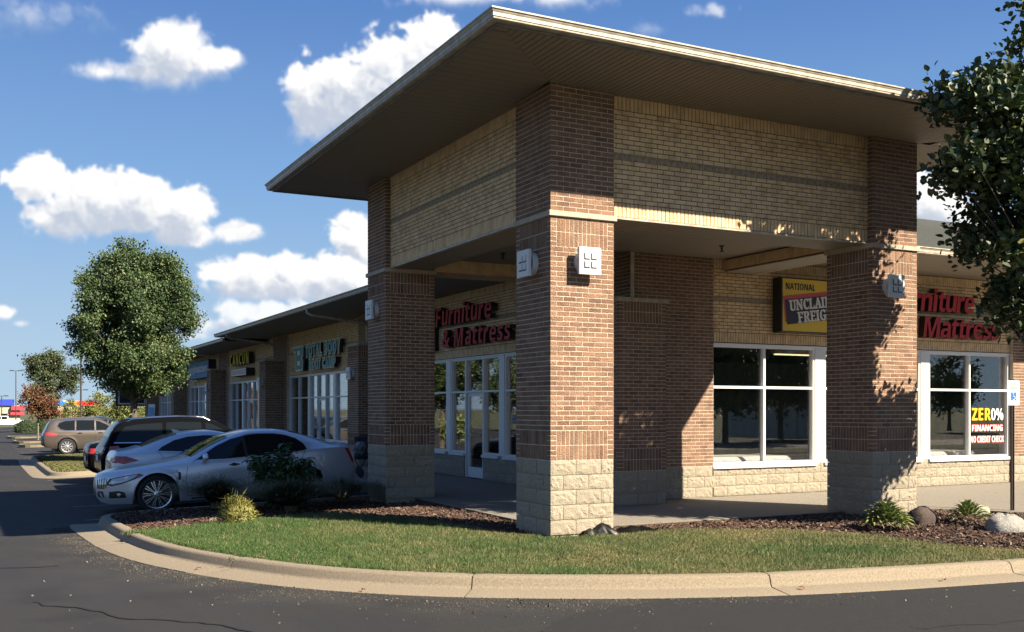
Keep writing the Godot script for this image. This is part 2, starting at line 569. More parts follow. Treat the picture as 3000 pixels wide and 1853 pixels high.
func build_ground() -> void:
	# far open land, one sheet to the horizon
	var mb := MB.new()
	var xs := [-1500.0, -600.0, -300.0, -150.0, -90.0, -60.0, -30.0, 0.0, 30.0, 60.0, 120.0, 300.0, 1500.0]
	var zs := [-1500.0, -700.0, -300.0, -250.0, -200.0, -150.0, -100.0, -60.0, -25.0, -10.0, 10.0, 40.0, 120.0, 400.0, 1500.0]
	var rows := []
	for z in zs:
		var r := PackedVector3Array()
		for x in xs:
			r.append(Vector3(x, -0.62 + (0.0 if z > -25.0 else -0.0068 * (minf(-z, 300.0) - 25.0)), z))
		rows.append(r)
	mb.grid(rows, Vector3(0, -5000, 0))
	struct("ground", mb.mesh(), M.field, "dry grassy open ground reaching to the horizon beyond the parking lot", "ground")
	# asphalt of the lot and drive, with stains and bare patches in its own colour
	xs = steps(-46.0, -16.0, 3.0) + steps(-16.0, -7.0, 0.6) + steps(-7.0, 6.0, 0.14) + steps(6.0, 20.0, 0.7) + steps(20.0, 62.0, 3.0) + [62.0]
	zs = steps(-186.0, -40.0, 4.0) + steps(-40.0, -8.0, 0.8) + steps(-8.0, 9.0, 0.14) + steps(9.0, 20.0, 0.6) + steps(20.0, 34.0, 2.0) + [34.0]
	mb = MB.new()
	var hs := []
	var cs := []
	for z in zs:
		var hr := PackedVector3Array()
		var cr := PackedColorArray()
		for x in xs:
			hr.append(Vector3(x, G(x, z), z))
			var k := 1.0 + 0.30 * nz.get_noise_2d(x * 9.0, z * 9.0) + 0.30 * nz.get_noise_2d(x * 55.0 + 500.0, z * 30.0)
			k -= 0.35 * smoothstep(0.30, 0.5, nz.get_noise_2d(x * 40.0 - 900.0, z * 40.0))
			var c := Color(0.0165 * k, 0.0166 * k, 0.0188 * k)
			if x > -8.0 and x < 6.0 and z > -8.2 and z < 9.0:
				var d := line_dist(Vector2(x, z), kerb_line) - 0.64
				var along := smoothstep(2.2, -0.4, x) * smoothstep(-8.5, -5.5, z)
				var w := along * smoothstep(1.3 + 0.9 * nz.get_noise_2d(x * 30.0, z * 30.0), 0.0, d) * clampf(0.55 + 1.3 * nz.get_noise_2d(x * 120.0, z * 120.0), 0.0, 1.0)
				c = c.lerp(Color(0.045, 0.040, 0.033), w * 0.8)
			cr.append(c)
		hs.append(hr)
		cs.append(cr)
	for i in zs.size() - 1:
		for j in xs.size() - 1:
			for q in [[0, 0, 0, 1, 1, 1], [0, 0, 1, 1, 1, 0]]:
				for k in 3:
					mb.col = cs[i + q[k * 2]][j + q[k * 2 + 1]]
					mb.put(hs[i + q[k * 2]][j + q[k * 2 + 1]], Vector3.UP)
	# winding for faces that look up
	for i in range(0, mb.v.size(), 3):
		if (mb.v[i + 1] - mb.v[i]).cross(mb.v[i + 2] - mb.v[i]).y > 0.0:
			var a := mb.v[i + 1]; mb.v[i + 1] = mb.v[i + 2]; mb.v[i + 2] = a
			var ca := mb.c[i + 1]; mb.c[i + 1] = mb.c[i + 2]; mb.c[i + 2] = ca
	var lot := struct("parking_lot", mb.mesh(true), M.asphalt, "worn grey asphalt drive and parking lot around the shopping centre", "asphalt")
	# newer, darker asphalt on the side of the front drive
	mb = MB.new()
	var edge: Array = []
	for p in chaikin(v2([-2.9, 9.5, -3.0, 7.3, -3.05, 6.0, -2.85, 4.9, -2.35, 4.0, -1.75, 3.62]), 2):
		edge.append(p + Vector2(nz.get_noise_2d(p.x * 300.0, p.y * 300.0) * 0.09, 0))
	var poly := PackedVector2Array(edge)
	for p in kerb_line:
		if p.x > -1.4 and p.x < 30.0 and p.y > 0.0:
			pass
	var outer := offset_line(0.655)
	for i in range(outer.size() - 1, -1, -1):
		if outer[i].y > 3.4 and outer[i].x > -1.6 and outer[i].x < 30.0:
			poly.append(outer[i])
	poly.append(Vector2(30.0, 9.5))
	mb.plate(poly, Vector3(0, -0.256, 0), Vector3(1, 0, 0), Vector3(0, 0, 1), Vector3.UP, 0.0)
	part("asphalt_patch", mb.mesh(), M.asphalt_new, lot)
	# cracks
	for cr in [[[-11.0, 3.2, -9.6, 4.2, -8.4, 4.6, -7.7, 4.9, -6.6, 6.1, -5.9, 6.5, -5.2, 7.1, -4.9, 8.2, -4.4, 9.5], 0.026], [[-4.55, 3.7, -4.1, 4.3, -3.75, 4.75, -3.3, 5.9, -3.02, 6.6, -3.0, 7.6, -3.1, 9.2], 0.034], [[-9.5, -2.0, -8.0, -1.7, -7.0, -2.2, -6.0, -1.9], 0.025], [[-6.4, 0.6, -5.6, 1.9, -4.9, 2.6, -4.5, 3.6], 0.022], [[-12.0, -12.0, -9.0, -11.4, -7.0, -11.9, -5.5, -11.5], 0.04], [[-7.7, 4.9, -7.2, 4.5, -6.5, 4.4, -5.9, 3.9], 0.016], [[-5.2, 7.1, -4.6, 6.9, -4.0, 7.2, -3.3, 6.9], 0.014], [[0.6, 5.6, 1.6, 5.9, 2.9, 5.7, 4.4, 6.1], 0.010], [[-4.9, 3.9, -5.2, 5.0, -5.1, 6.2, -5.5, 7.4], 0.018]]:
		var pl := resample(chaikin(v2(cr[0]), 2), 0.09)
		mb = MB.new()
		for i in pl.size() - 1:
			var d := (pl[i + 1] - pl[i]).normalized()
			var m := Vector2(-d.y, d.x)
			var w0: float = cr[1] * (0.55 + 0.8 * absf(nz.get_noise_2d(pl[i].x * 200.0, pl[i].y * 200.0)))
			var w1: float = cr[1] * (0.55 + 0.8 * absf(nz.get_noise_2d(pl[i + 1].x * 200.0, pl[i + 1].y * 200.0)))
			var o0 := pl[i] + m * 0.13 * nz.get_noise_2d(pl[i].x * 210.0 + 70.0, pl[i].y * 130.0)
			var o1 := pl[i + 1] + m * 0.13 * nz.get_noise_2d(pl[i + 1].x * 210.0 + 70.0, pl[i + 1].y * 130.0)
			var y0 := G(o0.x, o0.y) + 0.008
			var y1 := G(o1.x, o1.y) + 0.008
			mb.quad(Vector3(o0.x - m.x * w0, y0, o0.y - m.y * w0), Vector3(o0.x + m.x * w0, y0, o0.y + m.y * w0), Vector3(o1.x + m.x * w1, y1, o1.y + m.y * w1), Vector3(o1.x - m.x * w1, y1, o1.y - m.y * w1), Vector3.UP)
		part("crack", mb.mesh(), M.tar, lot)
	# stall lines
	for z in [-8.05, -11.05, -14.0, -17.0, -20.0, -38.0, -41.0, -44.0, -47.0, -50.0, -53.0, -56.0]:
		mb = MB.new()
		for i in 12:
			var x0 := -5.15 + i * 0.5
			mb.quad(Vector3(x0, G(x0, z) + 0.005, z - 0.05), Vector3(x0 + 0.5, G(x0 + 0.5, z) + 0.005, z - 0.05), Vector3(x0 + 0.5, G(x0 + 0.5, z) + 0.005, z + 0.05), Vector3(x0, G(x0, z) + 0.005, z + 0.05), Vector3.UP)
		part("stall_line", mb.mesh(), M.paint, lot)

func offset_line(d: float) -> PackedVector2Array:
	var out := PackedVector2Array()
	for i in kerb_line.size():
		var t := (kerb_line[mini(i + 1, kerb_line.size() - 1)] - kerb_line[maxi(i - 1, 0)]).normalized()
		out.append(kerb_line[i] + Vector2(t.y, -t.x) * d)
	return out

func build_kerb() -> void:
	var root := Node3D.new()
	root.name = "kerb"
	add_child(root)
	root.set_meta("kind", "structure")
	tag(root, "tan concrete kerb with gutter pan curving round the lawn and along the stalls", "kerb")
	var full := [0.0, -0.09, 0.0, 0.145, 0.012, 0.152, 0.10, 0.152, 0.135, 0.143, 0.158, 0.118, 0.185, 0.05, 0.20, 0.028, 0.235, 0.018, 0.64, 0.008, 0.64, -0.07]
	var bare := [0.0, -0.09, 0.0, 0.145, 0.012, 0.152, 0.10, 0.152, 0.135, 0.143, 0.158, 0.118, 0.175, 0.05, 0.18, 0.03, 0.185, 0.01, 0.19, 0.0, 0.19, -0.07]
	# section joints, measured along the line from a joint in the middle of the front
	var at0 := 0
	for i in kerb_line.size():
		if kerb_line[i].distance_to(Vector2(4.11, 3.76)) < kerb_line[at0].distance_to(Vector2(4.11, 3.76)):
			at0 = i
	var per := 25
	var start := at0 % per
	var i0 := start
	while i0 < kerb_line.size() - 2:
		var i1 := mini(i0 + per, kerb_line.size() - 1)
		var rows := []
		var mid := kerb_line[(i0 + i1) / 2]
		var panned := (mid.y > -7.3) or (mid.x < -4.3 and mid.y < -21.0 and mid.y > -36.0)
		for i in range(i0, i1 + 1):
			var t := (kerb_line[mini(i + 1, kerb_line.size() - 1)] - kerb_line[maxi(i - 1, 0)]).normalized()
			var nn := Vector2(t.y, -t.x)
			var p := kerb_line[i]
			var sink := 0.0
			if i == i0:
				p += t * 0.007
				sink = 0.006
			elif i == i1:
				p -= t * 0.007
				sink = 0.006
			var prof: Array = full if panned else bare
			var ring := PackedVector3Array()
			var o := p + nn * 0.4
			var base := G(o.x, o.y)
			for k in range(0, prof.size(), 2):
				var q: Vector2 = p + nn * float(prof[k])
				var wob := nz.get_noise_3d(q.x * 40.0, prof[k + 1] * 100.0, q.y * 40.0) * 0.006
				ring.append(Vector3(q.x, base + prof[k + 1] - sink + (wob if k > 2 and k < 18 else 0.0), q.y))
			rows.append(ring)
		var mb := MB.new()
		# flat-shaded along, smooth enough across
		mb.grid(rows, Vector3(mid.x, -3.0, mid.y))
		for e in [0, rows.size() - 1]:
			var c: Vector3 = rows[e][0].lerp(rows[e][4], 0.5)
			var d: Vector3 = rows[e][3] - rows[1 if e == 0 else rows.size() - 2][3]
			for k in rows[e].size() - 1:
				mb.tri(c, rows[e][k], rows[e][k + 1], d)
		part("kerb_section", mb.mesh(), M.kerb, root)
		i0 = i1
	# sandy fill that shows in the joints
	var mb2 := MB.new()
	for i in range(start, kerb_line.size() - 2, per):
		var t := (kerb_line[i + 1] - kerb_line[maxi(i - 1, 0)]).normalized()
		var nn := Vector2(t.y, -t.x)
		var p := kerb_line[i]
		var base := G(p.x + nn.x * 0.4, p.y + nn.y * 0.4)
		var bas := Basis(Vector3(t.x, 0, t.y), Vector3.UP, Vector3(nn.x, 0, nn.y))
		mb2.box(Vector3(p.x + nn.x * 0.075, base + 0.02, p.y + nn.y * 0.075), Vector3(0.03, 0.23, 0.13), bas)
	part("joint_fill", mb2.mesh(), M.mulch_soil, root)

func cells(poly: PackedVector2Array, step: float, except: PackedVector2Array, height: Callable) -> ArrayMesh:
	var lo := Vector2.INF
	var hi := -Vector2.INF
	for p in poly:
		lo = lo.min(p)
		hi = hi.max(p)
	var mb := MB.new()
	var nx := int((hi.x - lo.x) / step) + 2
	var ny := int((hi.y - lo.y) / step) + 2
	var hs := {}
	var keep := {}
	for i in nx:
		for j in ny:
			var q := lo + Vector2(i, j) * step
			var got := false
			for o in [Vector2(-0.5, -0.5), Vector2(0.5, -0.5), Vector2(-0.5, 0.5), Vector2(0.5, 0.5)]:
				var e: Vector2 = q + o * step
				if Geometry2D.is_point_in_polygon(e, poly) and not (except.size() and Geometry2D.is_point_in_polygon(e, except)):
					got = true
					break
			if got:
				keep[Vector2i(i, j)] = true
	for k in keep:
		for d in [Vector2i(0, 0), Vector2i(1, 0), Vector2i(0, 1), Vector2i(1, 1)]:
			var kk: Vector2i = k + d
			if not hs.has(kk):
				var q: Vector2 = lo + (Vector2(kk) - Vector2(0.5, 0.5)) * step
				hs[kk] = Vector3(q.x, height.call(q.x, q.y), q.y)
	for k in keep:
		var a: Vector3 = hs[k]
		var b: Vector3 = hs[k + Vector2i(1, 0)]
		var c: Vector3 = hs[k + Vector2i(1, 1)]
		var d: Vector3 = hs[k + Vector2i(0, 1)]
		mb.tri3(a, b, c, Vector3.UP, Vector3.UP, Vector3.UP)
		mb.tri3(a, c, d, Vector3.UP, Vector3.UP, Vector3.UP)
	return mb.mesh()

func tuft_mesh(blades: int, spread: float, tall: float, width: float, sd: int) -> ArrayMesh:
	var r := RandomNumberGenerator.new()
	r.seed = sd
	var mb := MB.new()
	for i in blades:
		var a := r.randf() * TAU
		var p := Vector3(cos(a), 0, sin(a)) * spread * sqrt(r.randf())
		var h := tall * r.randf_range(0.55, 1.1)
		var l := Vector3(r.randf_range(-1, 1), 0, r.randf_range(-1, 1)) * h * 0.55
		var side := Vector3(cos(a * 3.0), 0, sin(a * 3.0)) * width * 0.5
		var m := p + l * 0.35 + Vector3(0, h * 0.6, 0)
		var nn := side.cross(Vector3(l.x, h, l.z)).normalized()
		nn = (nn + Vector3.UP * 0.8).normalized()
		mb.tri3(p - side, p + side, m + side * 0.7, nn, nn, nn)
		mb.tri3(p - side, m + side * 0.7, m - side * 0.7, nn, nn, nn)
		mb.tri3(m - side * 0.7, m + side * 0.7, p + l + Vector3(0, h, 0), nn, nn, nn)
	return mb.mesh(true)

func build_beds() -> void:
	var mulch := struct("mulch_bed", cells(bed_poly, 0.1, slab_poly, func(x, z): return bed_height(x, z) - 0.03), M.mulch_soil, "reddish brown bark mulch bed round the canopy pillars", "mulch bed")
	var lawn := struct("lawn", cells(lawn_poly, 0.1, PackedVector2Array(), func(x, z): return bed_height(x, z) - 0.008), M.soil, "kerbed corner lawn in front of the canopy", "lawn")
	rng.seed = 301
	# grass
	var lists := [[], [], []]
	var cols := [[], [], []]
	var lo := Vector2(-5.0, -4.6)
	var hi := Vector2(6.4, 4.1)
	while lists[0].size() < 26000:
		var q := Vector2(rng.randf_range(lo.x, hi.x), rng.randf_range(lo.y, hi.y))
		if not Geometry2D.is_point_in_polygon(q, lawn_poly):
			continue
		var dry := clampf(0.42 + 0.75 * nz.get_noise_2d(q.x * 22.0, q.y * 40.0) + 0.45 * nz.get_noise_2d(q.x * 90.0, q.y * 90.0) + 0.05 * q.x, 0.0, 1.0)
		if q.x < -2.3:
			dry *= smoothstep(-3.8, -2.0, q.x) * 0.6 + 0.12
		var c := Color(0.050, 0.100, 0.020).lerp(Color(0.185, 0.165, 0.068), dry) * rng.randf_range(0.75, 1.25)
		if rng.randf() < 0.07:
			c = Color(0.24, 0.20, 0.11)
		var s := (rng.randf_range(0.6, 1.15) if rng.randf() > 0.03 else 1.6) * (1.0 + 0.35 * nz.get_noise_2d(q.x * 50.0 + 90.0, q.y * 50.0)) * lerpf(1.35, 0.85, dry)
		var k := rng.randi() % 3
		lists[k].append(Transform3D(Basis(Vector3.UP, rng.randf() * TAU).scaled(Vector3(1.1, s, 1.1)), Vector3(q.x, bed_height(q.x, q.y) - 0.012, q.y)))
		cols[k].append(c)
	for k in 3:
		swarm("grass", tuft_mesh(20, 0.05, 0.050, 0.0042, 40 + k), M.blade, lawn, lists[k], cols[k])
	# bark chips
	var chips := []
	var ccol := []
	var dots := 0
	while dots < 60000 and chips.size() < 26000:
		dots += 1
		var q := Vector2(rng.randf_range(-4.9, 12.0), rng.randf_range(-7.7, 4.0))
		if q.x > 4.0 and q.y < -0.6 or q.x > 10.5:
			continue
		if not Geometry2D.is_point_in_polygon(q, bed_poly) or Geometry2D.is_point_in_polygon(q, slab_poly) or Geometry2D.is_point_in_polygon(q, lawn_poly):
			continue
		var bas := Basis(Vector3.UP, rng.randf() * TAU) * Basis(Vector3.FORWARD, rng.randf_range(-0.6, 0.6)) * Basis(Vector3.RIGHT, rng.randf_range(-0.7, 0.7))
		chips.append(Transform3D(bas.scaled_local(Vector3(rng.randf_range(0.03, 0.1), rng.randf_range(0.006, 0.014), rng.randf_range(0.01, 0.03))), Vector3(q.x, bed_height(q.x, q.y) - 0.022 + rng.randf() * 0.022, q.y)))
		var t := rng.randf()
		var c := Color(0.076, 0.038, 0.025)
		if t < 0.35:
			c = Color(0.043, 0.023, 0.016)
		elif t > 0.9:
			c = Color(0.19, 0.14, 0.10)
		elif t > 0.7:
			c = Color(0.112, 0.063, 0.043)
		ccol.append(c * rng.randf_range(0.8, 1.2))
	swarm("bark_chips", unit_box, M.chip, mulch, chips, ccol)
	# loose stones and broken asphalt along the gutter pan
	var stones := []
	var scol := []
	var outer := offset_line(0.66)
	while stones.size() < 5500:
		var i := rng.randi() % (outer.size() - 1)
		var p := outer[i]
		if p.x > 1.5 or p.y < -6.6:
			continue
		var t := (outer[i + 1] - outer[i]).normalized()
		var far := absf(rng.randfn(0.0, 0.42))
		if p.x < -4.0 or p.x > -0.6:
			far *= 0.5
		var q := p + Vector2(t.y, -t.x) * far + t * rng.randf_range(-0.1, 0.1)
		if nz.get_noise_2d(q.x * 130.0, q.y * 130.0) < -0.12 and rng.randf() < 0.9:
			continue
		var s := rng.randf_range(0.004, 0.010) * (1.8 if rng.randf() < 0.05 else 1.0)
		stones.append(Transform3D(Basis.from_euler(Vector3(rng.randf(), rng.randf() * TAU, rng.randf())).scaled_local(Vector3(s * 1.4, s * 0.7, s)), Vector3(q.x, G(q.x, q.y) + s * 0.3, q.y)))
		scol.append(Color(0.062, 0.056, 0.047) * rng.randf_range(0.35, 1.6))
	for k in 170:
		var q := Vector2(rng.randf_range(-9.0, 4.0), rng.randf_range(-3.0, 8.5))
		if Geometry2D.is_point_in_polygon(q, bed_poly):
			continue
		var s := rng.randf_range(0.006, 0.016)
		stones.append(Transform3D(Basis.from_euler(Vector3(rng.randf(), rng.randf() * TAU, rng.randf())).scaled_local(Vector3(s * 1.5, s * 0.6, s)), Vector3(q.x, G(q.x, q.y) + 0.006, q.y)))
		scol.append(Color(0.22, 0.21, 0.18) * rng.randf_range(0.4, 1.2))
	var leaf_spots := [Vector2(-3.6, 1.9), Vector2(-4.9, -0.6), Vector2(0.9, 4.4), Vector2(2.8, 4.6)]
	for k in 4:
		var best := 0
		for q in outer.size():
			if outer[q].distance_to(leaf_spots[k]) < outer[best].distance_to(leaf_spots[k]):
				best = q
		var t := (outer[mini(best + 1, outer.size() - 1)] - outer[best]).normalized()
		var q := outer[best] - Vector2(t.y, -t.x) * (0.08 + 0.07 * k)
		var lf := thing("fallen_leaf", ["orange dead leaf at the gutter pan's lip where the crumbled asphalt is widest", "orange dead leaf in the gutter pan on the bend near the parked silver sedan", "brown dead leaf in the gutter pan in front of the sunlit pillar", "brown dead leaf lying close under the kerb face, before the dappled pillar"][k], "leaf", Vector3(q.x, G(q.x, q.y) + 0.022, q.y), k * 1.7, "dead leaves in the gutter")
		part("blade", big_leaf(0.075, 0.045, false), mat(lin(.17, .055, .02), .8), lf)
	var gr := swarm("gravel", unit_box, M.chip, self, stones, scol)
	tag(gr, "loose gravel and asphalt crumbs along the edge of the gutter pan", "gravel")
	# pavement slabs with open joints
	var walk := Node3D.new()
	walk.name = "sidewalk"
	add_child(walk)
	walk.set_meta("kind", "structure")
	tag(walk, "smooth concrete floor under the canopy and sidewalk along both shop fronts", "sidewalk")
	var mb := MB.new()
	mb.plate(slab_poly, Vector3(0, -0.012, 0), Vector3(1, 0, 0), Vector3(0, 0, 1), Vector3.UP, 0.25)
	part("slab_base", mb.mesh(), M.mortar_dark, walk)
	for i in range(0, 20):
		for j in range(-34, 2):
			var cell := PackedVector2Array([Vector2(i * 1.9 + 0.4, j * 1.95 - 0.66), Vector2(i * 1.9 + 2.294, j * 1.95 - 0.66), Vector2(i * 1.9 + 2.294, j * 1.95 + 1.284), Vector2(i * 1.9 + 0.4, j * 1.95 + 1.284)])
			for piece in Geometry2D.intersect_polygons(cell, slab_poly):
				if piece.size() < 3 or Geometry2D.is_polygon_clockwise(piece) and false:
					continue
				mb = MB.new()
				mb.plate(piece, Vector3.ZERO, Vector3(1, 0, 0), Vector3(0, 0, 1), Vector3.UP, 0.04)
				part("slab", mb.mesh(), M.concrete, walk)
	# grass of the planted island between the stalls
	var isl := v2([0.9, -21.3, -4.1, -21.35, -4.65, -21.6, -4.8, -22.2, -4.8, -34.8, -4.5, -35.3, -3.9, -35.5, 0.9, -35.5])
	var island := struct("grass_island", cells(isl, 0.2, PackedVector2Array(), func(x, z): return G(-5.0, z) + 0.135 + 0.02 * (x + 5.0)), M.soil, "kerbed grass island between the parking stalls under the round tree", "lawn")
	var l2 := []
	var c2 := []
	for k in 12000:
		var q := Vector2(rng.randf_range(-4.8, -0.5), rng.randf_range(-35.4, -21.4))
		if Geometry2D.is_point_in_polygon(q, isl):
			l2.append(Transform3D(Basis(Vector3.UP, rng.randf() * TAU).scaled(Vector3(2.2, 1.0, 2.2)), Vector3(q.x, G(-5.0, q.y) + 0.13 + 0.02 * (q.x + 5.0), q.y)))
			c2.append(Color(0.115, 0.13, 0.04).lerp(Color(0.18, 0.16, 0.065), rng.randf()) * rng.randf_range(0.8, 1.2))
	swarm("grass", tuft_mesh(14, 0.05, 0.055, 0.008, 47), M.blade, island, l2, c2)
	# the islands farther down the lot
	for k in 3:
		var zz: float = [-55.0, -66.0, -84.0][k]
		var ww: float = [1.6, 2.2, 2.6][k]
		var isl2 := chaikin(v2([4.0, zz - ww, -2.8, zz - ww, -4.6, zz - ww, -4.9, zz, -4.6, zz + ww, -2.8, zz + ww, 4.0, zz + ww]), 2)
		mb = MB.new()
		mb.plate(isl2, Vector3(0, G(-4.0, zz) + 0.15, 0), Vector3(1, 0, 0), Vector3(0, 0, 1), Vector3.UP, 0.3)
		var s := struct("traffic_island", mb.mesh(), M.kerb, ["low kerbed traffic island just behind the brown wagon", "second kerbed traffic island beyond the brown wagon, with mulch and the red-leaved tree", "farthest kerbed traffic island with mown grass"][k], "traffic island")
		mb = MB.new()
		var inner := PackedVector2Array()
		for p in isl2:
			inner.append(Vector2(p.x + 0.16 * (1 if p.x < 0 else 0), zz + (p.y - zz) * 0.88))
		mb.plate(inner, Vector3(0, G(-4.0, zz) + 0.158, 0), Vector3(1, 0, 0), Vector3(0, 0, 1), Vector3.UP, 0.0)
		part("planting", mb.mesh(), [M.field, M.mulch_soil, M.field][k], s)

# ---------------------------------------------------------------- masonry
const EYE := Vector3(-6.871, 1.71, 12.198)

# one brick whose outer face is centred on c, long side along u, facing n: [transform, tone]
func brick(list: Array, c: Vector3, u: Vector3, n: Vector3, ln: float, h: float, depth := 0.0916) -> void:
	var out := rng.randf_range(-0.0016, 0.0016)
	var tone := rng.randi() % 4 if rng.randf() > 0.07 else 4
	list.append([Transform3D(Basis(u * ln, Vector3.UP * h, n * depth), c + n * (out - depth * 0.5)), tone])

# running bond on a flat wall in the local frame (x along, z out)
func running(list: Array, x0: float, x1: float, y0: float, rows: int, z := 0.0, first := 0) -> void:
	for r in rows:
		var x := x0
		var odd := (r + first) % 2 == 1
		var y := y0 + (r + 0.5) * BH
		if odd:
			var w := minf(BW * 0.5, x1 - x)
			brick(list, Vector3(x + w * 0.5, y, z), Vector3.RIGHT, Vector3.BACK, w - MJ, BH - MJ, 0.05)
			x += w
		while x < x1 - 0.03:
			var w := minf(BW, x1 - x)
			brick(list, Vector3(x + w * 0.5, y, z), Vector3.RIGHT, Vector3.BACK, w - MJ, BH - MJ, 0.05)
			x += w

func soldiers(list: Array, x0: float, x1: float, y0: float, z := 0.0) -> void:
	var n := maxi(1, int(round((x1 - x0) / BH)))
	var w := (x1 - x0) / n
	for i in n:
		brick(list, Vector3(x0 + (i + 0.5) * w, y0 + BW * 0.5, z), Vector3.RIGHT, Vector3.BACK, w - MJ, BW - MJ, 0.05)

func facing_score(t: Transform3D, frame: Transform3D) -> float:
	var p := frame * t.origin
	var n := (frame.basis * t.basis.z).normalized()
	var d := EYE - p
	var dist := d.length()
	return maxf(0.0, n.dot(d / dist)) * t.basis.x.length() * t.basis.y.length() / (dist * dist)

func commit_bricks(owner: Node3D, list: Array, tones: Array, most: int, frame := Transform3D()) -> void:
	var order := []
	for i in list.size():
		order.append([facing_score(list[i][0], frame * Transform3D()) if owner == null else facing_score(list[i][0], frame), i])
	order.sort_custom(func(a, b): return a[0] > b[0])
	var rest := []
	var cols := []
	for k in order.size():
		var e: Array = list[order[k][1]]
		if k < most:
			part("brick", unit_box, tones[e[1]], owner, e[0])
		else:
			rest.append(e[0])
			cols.append(tones[e[1]].albedo_color.srgb_to_linear())
	if rest.size():
		swarm("brickwork", unit_box, M.brown_any, owner, rest, cols)

func put_all(dst: Array, src: Array, f: Transform3D) -> void:
	for e in src:
		dst.append([f * e[0], e[1]])

# rough split face, unit wide and high, its back narrower so that two meet in a mitre
func make_blocks() -> void:
	for sd in 6:
		var r := RandomNumberGenerator.new()
		r.seed = 900 + sd
		var nx := 9
		var ny := 5
		var pts := []
		for j in ny + 1:
			var row := PackedVector3Array()
			for i in nx + 1:
				var rim := i == 0 or j == 0 or i == nx or j == ny
				var q := Vector3(float(i) / nx - 0.5, float(j) / ny - 0.5, -0.10)
				if not rim:
					q += Vector3(r.randf_range(-0.03, 0.03), r.randf_range(-0.05, 0.05), r.randf_range(0.0, 0.30))
				else:
					q.z = -0.14 + r.randf_range(0, 0.06)
				row.append(q)
			pts.append(row)
		var mb := MB.new()
		for j in ny:
			for i in nx:
				if r.randf() < 0.5:
					mb.tri(pts[j][i], pts[j][i + 1], pts[j + 1][i + 1], Vector3.BACK)
					mb.tri(pts[j][i], pts[j + 1][i + 1], pts[j + 1][i], Vector3.BACK)
				else:
					mb.tri(pts[j][i], pts[j][i + 1], pts[j + 1][i], Vector3.BACK)
					mb.tri(pts[j][i + 1], pts[j + 1][i + 1], pts[j + 1][i], Vector3.BACK)
		var b := [Vector3(-0.38, -0.46, -1), Vector3(0.38, -0.46, -1), Vector3(0.38, 0.46, -1), Vector3(-0.38, 0.46, -1)]
		for i in nx:
			mb.tri(pts[0][i], pts[0][i + 1], b[0].lerp(b[1], (i + 0.5) / nx), Vector3.DOWN)
			mb.tri(pts[ny][i], pts[ny][i + 1], b[3].lerp(b[2], (i + 0.5) / nx), Vector3.UP)
		for j in ny:
			mb.tri(pts[j][0], pts[j + 1][0], b[0].lerp(b[3], (j + 0.5) / ny), Vector3.LEFT)
			mb.tri(pts[j][nx], pts[j + 1][nx], b[1].lerp(b[2], (j + 0.5) / ny), Vector3.RIGHT)
		block_mesh.append(mb.mesh())

var block_lists := {}

func commit_blocks(owner: Node3D, most: int) -> void:
	var list: Array = block_lists[owner.get_instance_id()]
	var frame := Transform3D(Basis(), owner.position)
	list.sort_custom(func(a, b): return facing_score(a[0], frame) > facing_score(b[0], frame))
	for m in 6:
		var rest := []
		for k in list.size():
			if list[k][1] == m:
				if k < most:
					part("block", block_mesh[m], M.stone[list[k][2]], owner, list[k][0])
				else:
					rest.append(list[k][0])
		if rest.size():
			swarm("blockwork", block_mesh[m], M.stone[m % 3], owner, rest)

func blocks(owner: Node3D, f: Transform3D, x0: float, x1: float, rows: int, first := 0, y0 := 0.0) -> void:
	for r in rows:
		var x := x0
		var lead := BW if (r + first) % 2 == 1 else 0.0
		while x < x1 - 0.02:
			var w := minf(BW * 2.0, x1 - x)
			if lead > 0.0:
				w = minf(lead, x1 - x)
				lead = 0.0
			var t := Transform3D(Basis(Vector3(w - 0.007, 0, 0), Vector3(0, BW - 0.007, 0), Vector3(0, 0, 0.055)), Vector3(x + w * 0.5, y0 + (r + 0.5) * BW, 0))
			var key := owner.get_instance_id()
			if not block_lists.has(key):
				block_lists[key] = []
			block_lists[key].append([f * t, rng.randi() % 6, rng.randi() % 3])
			x += w

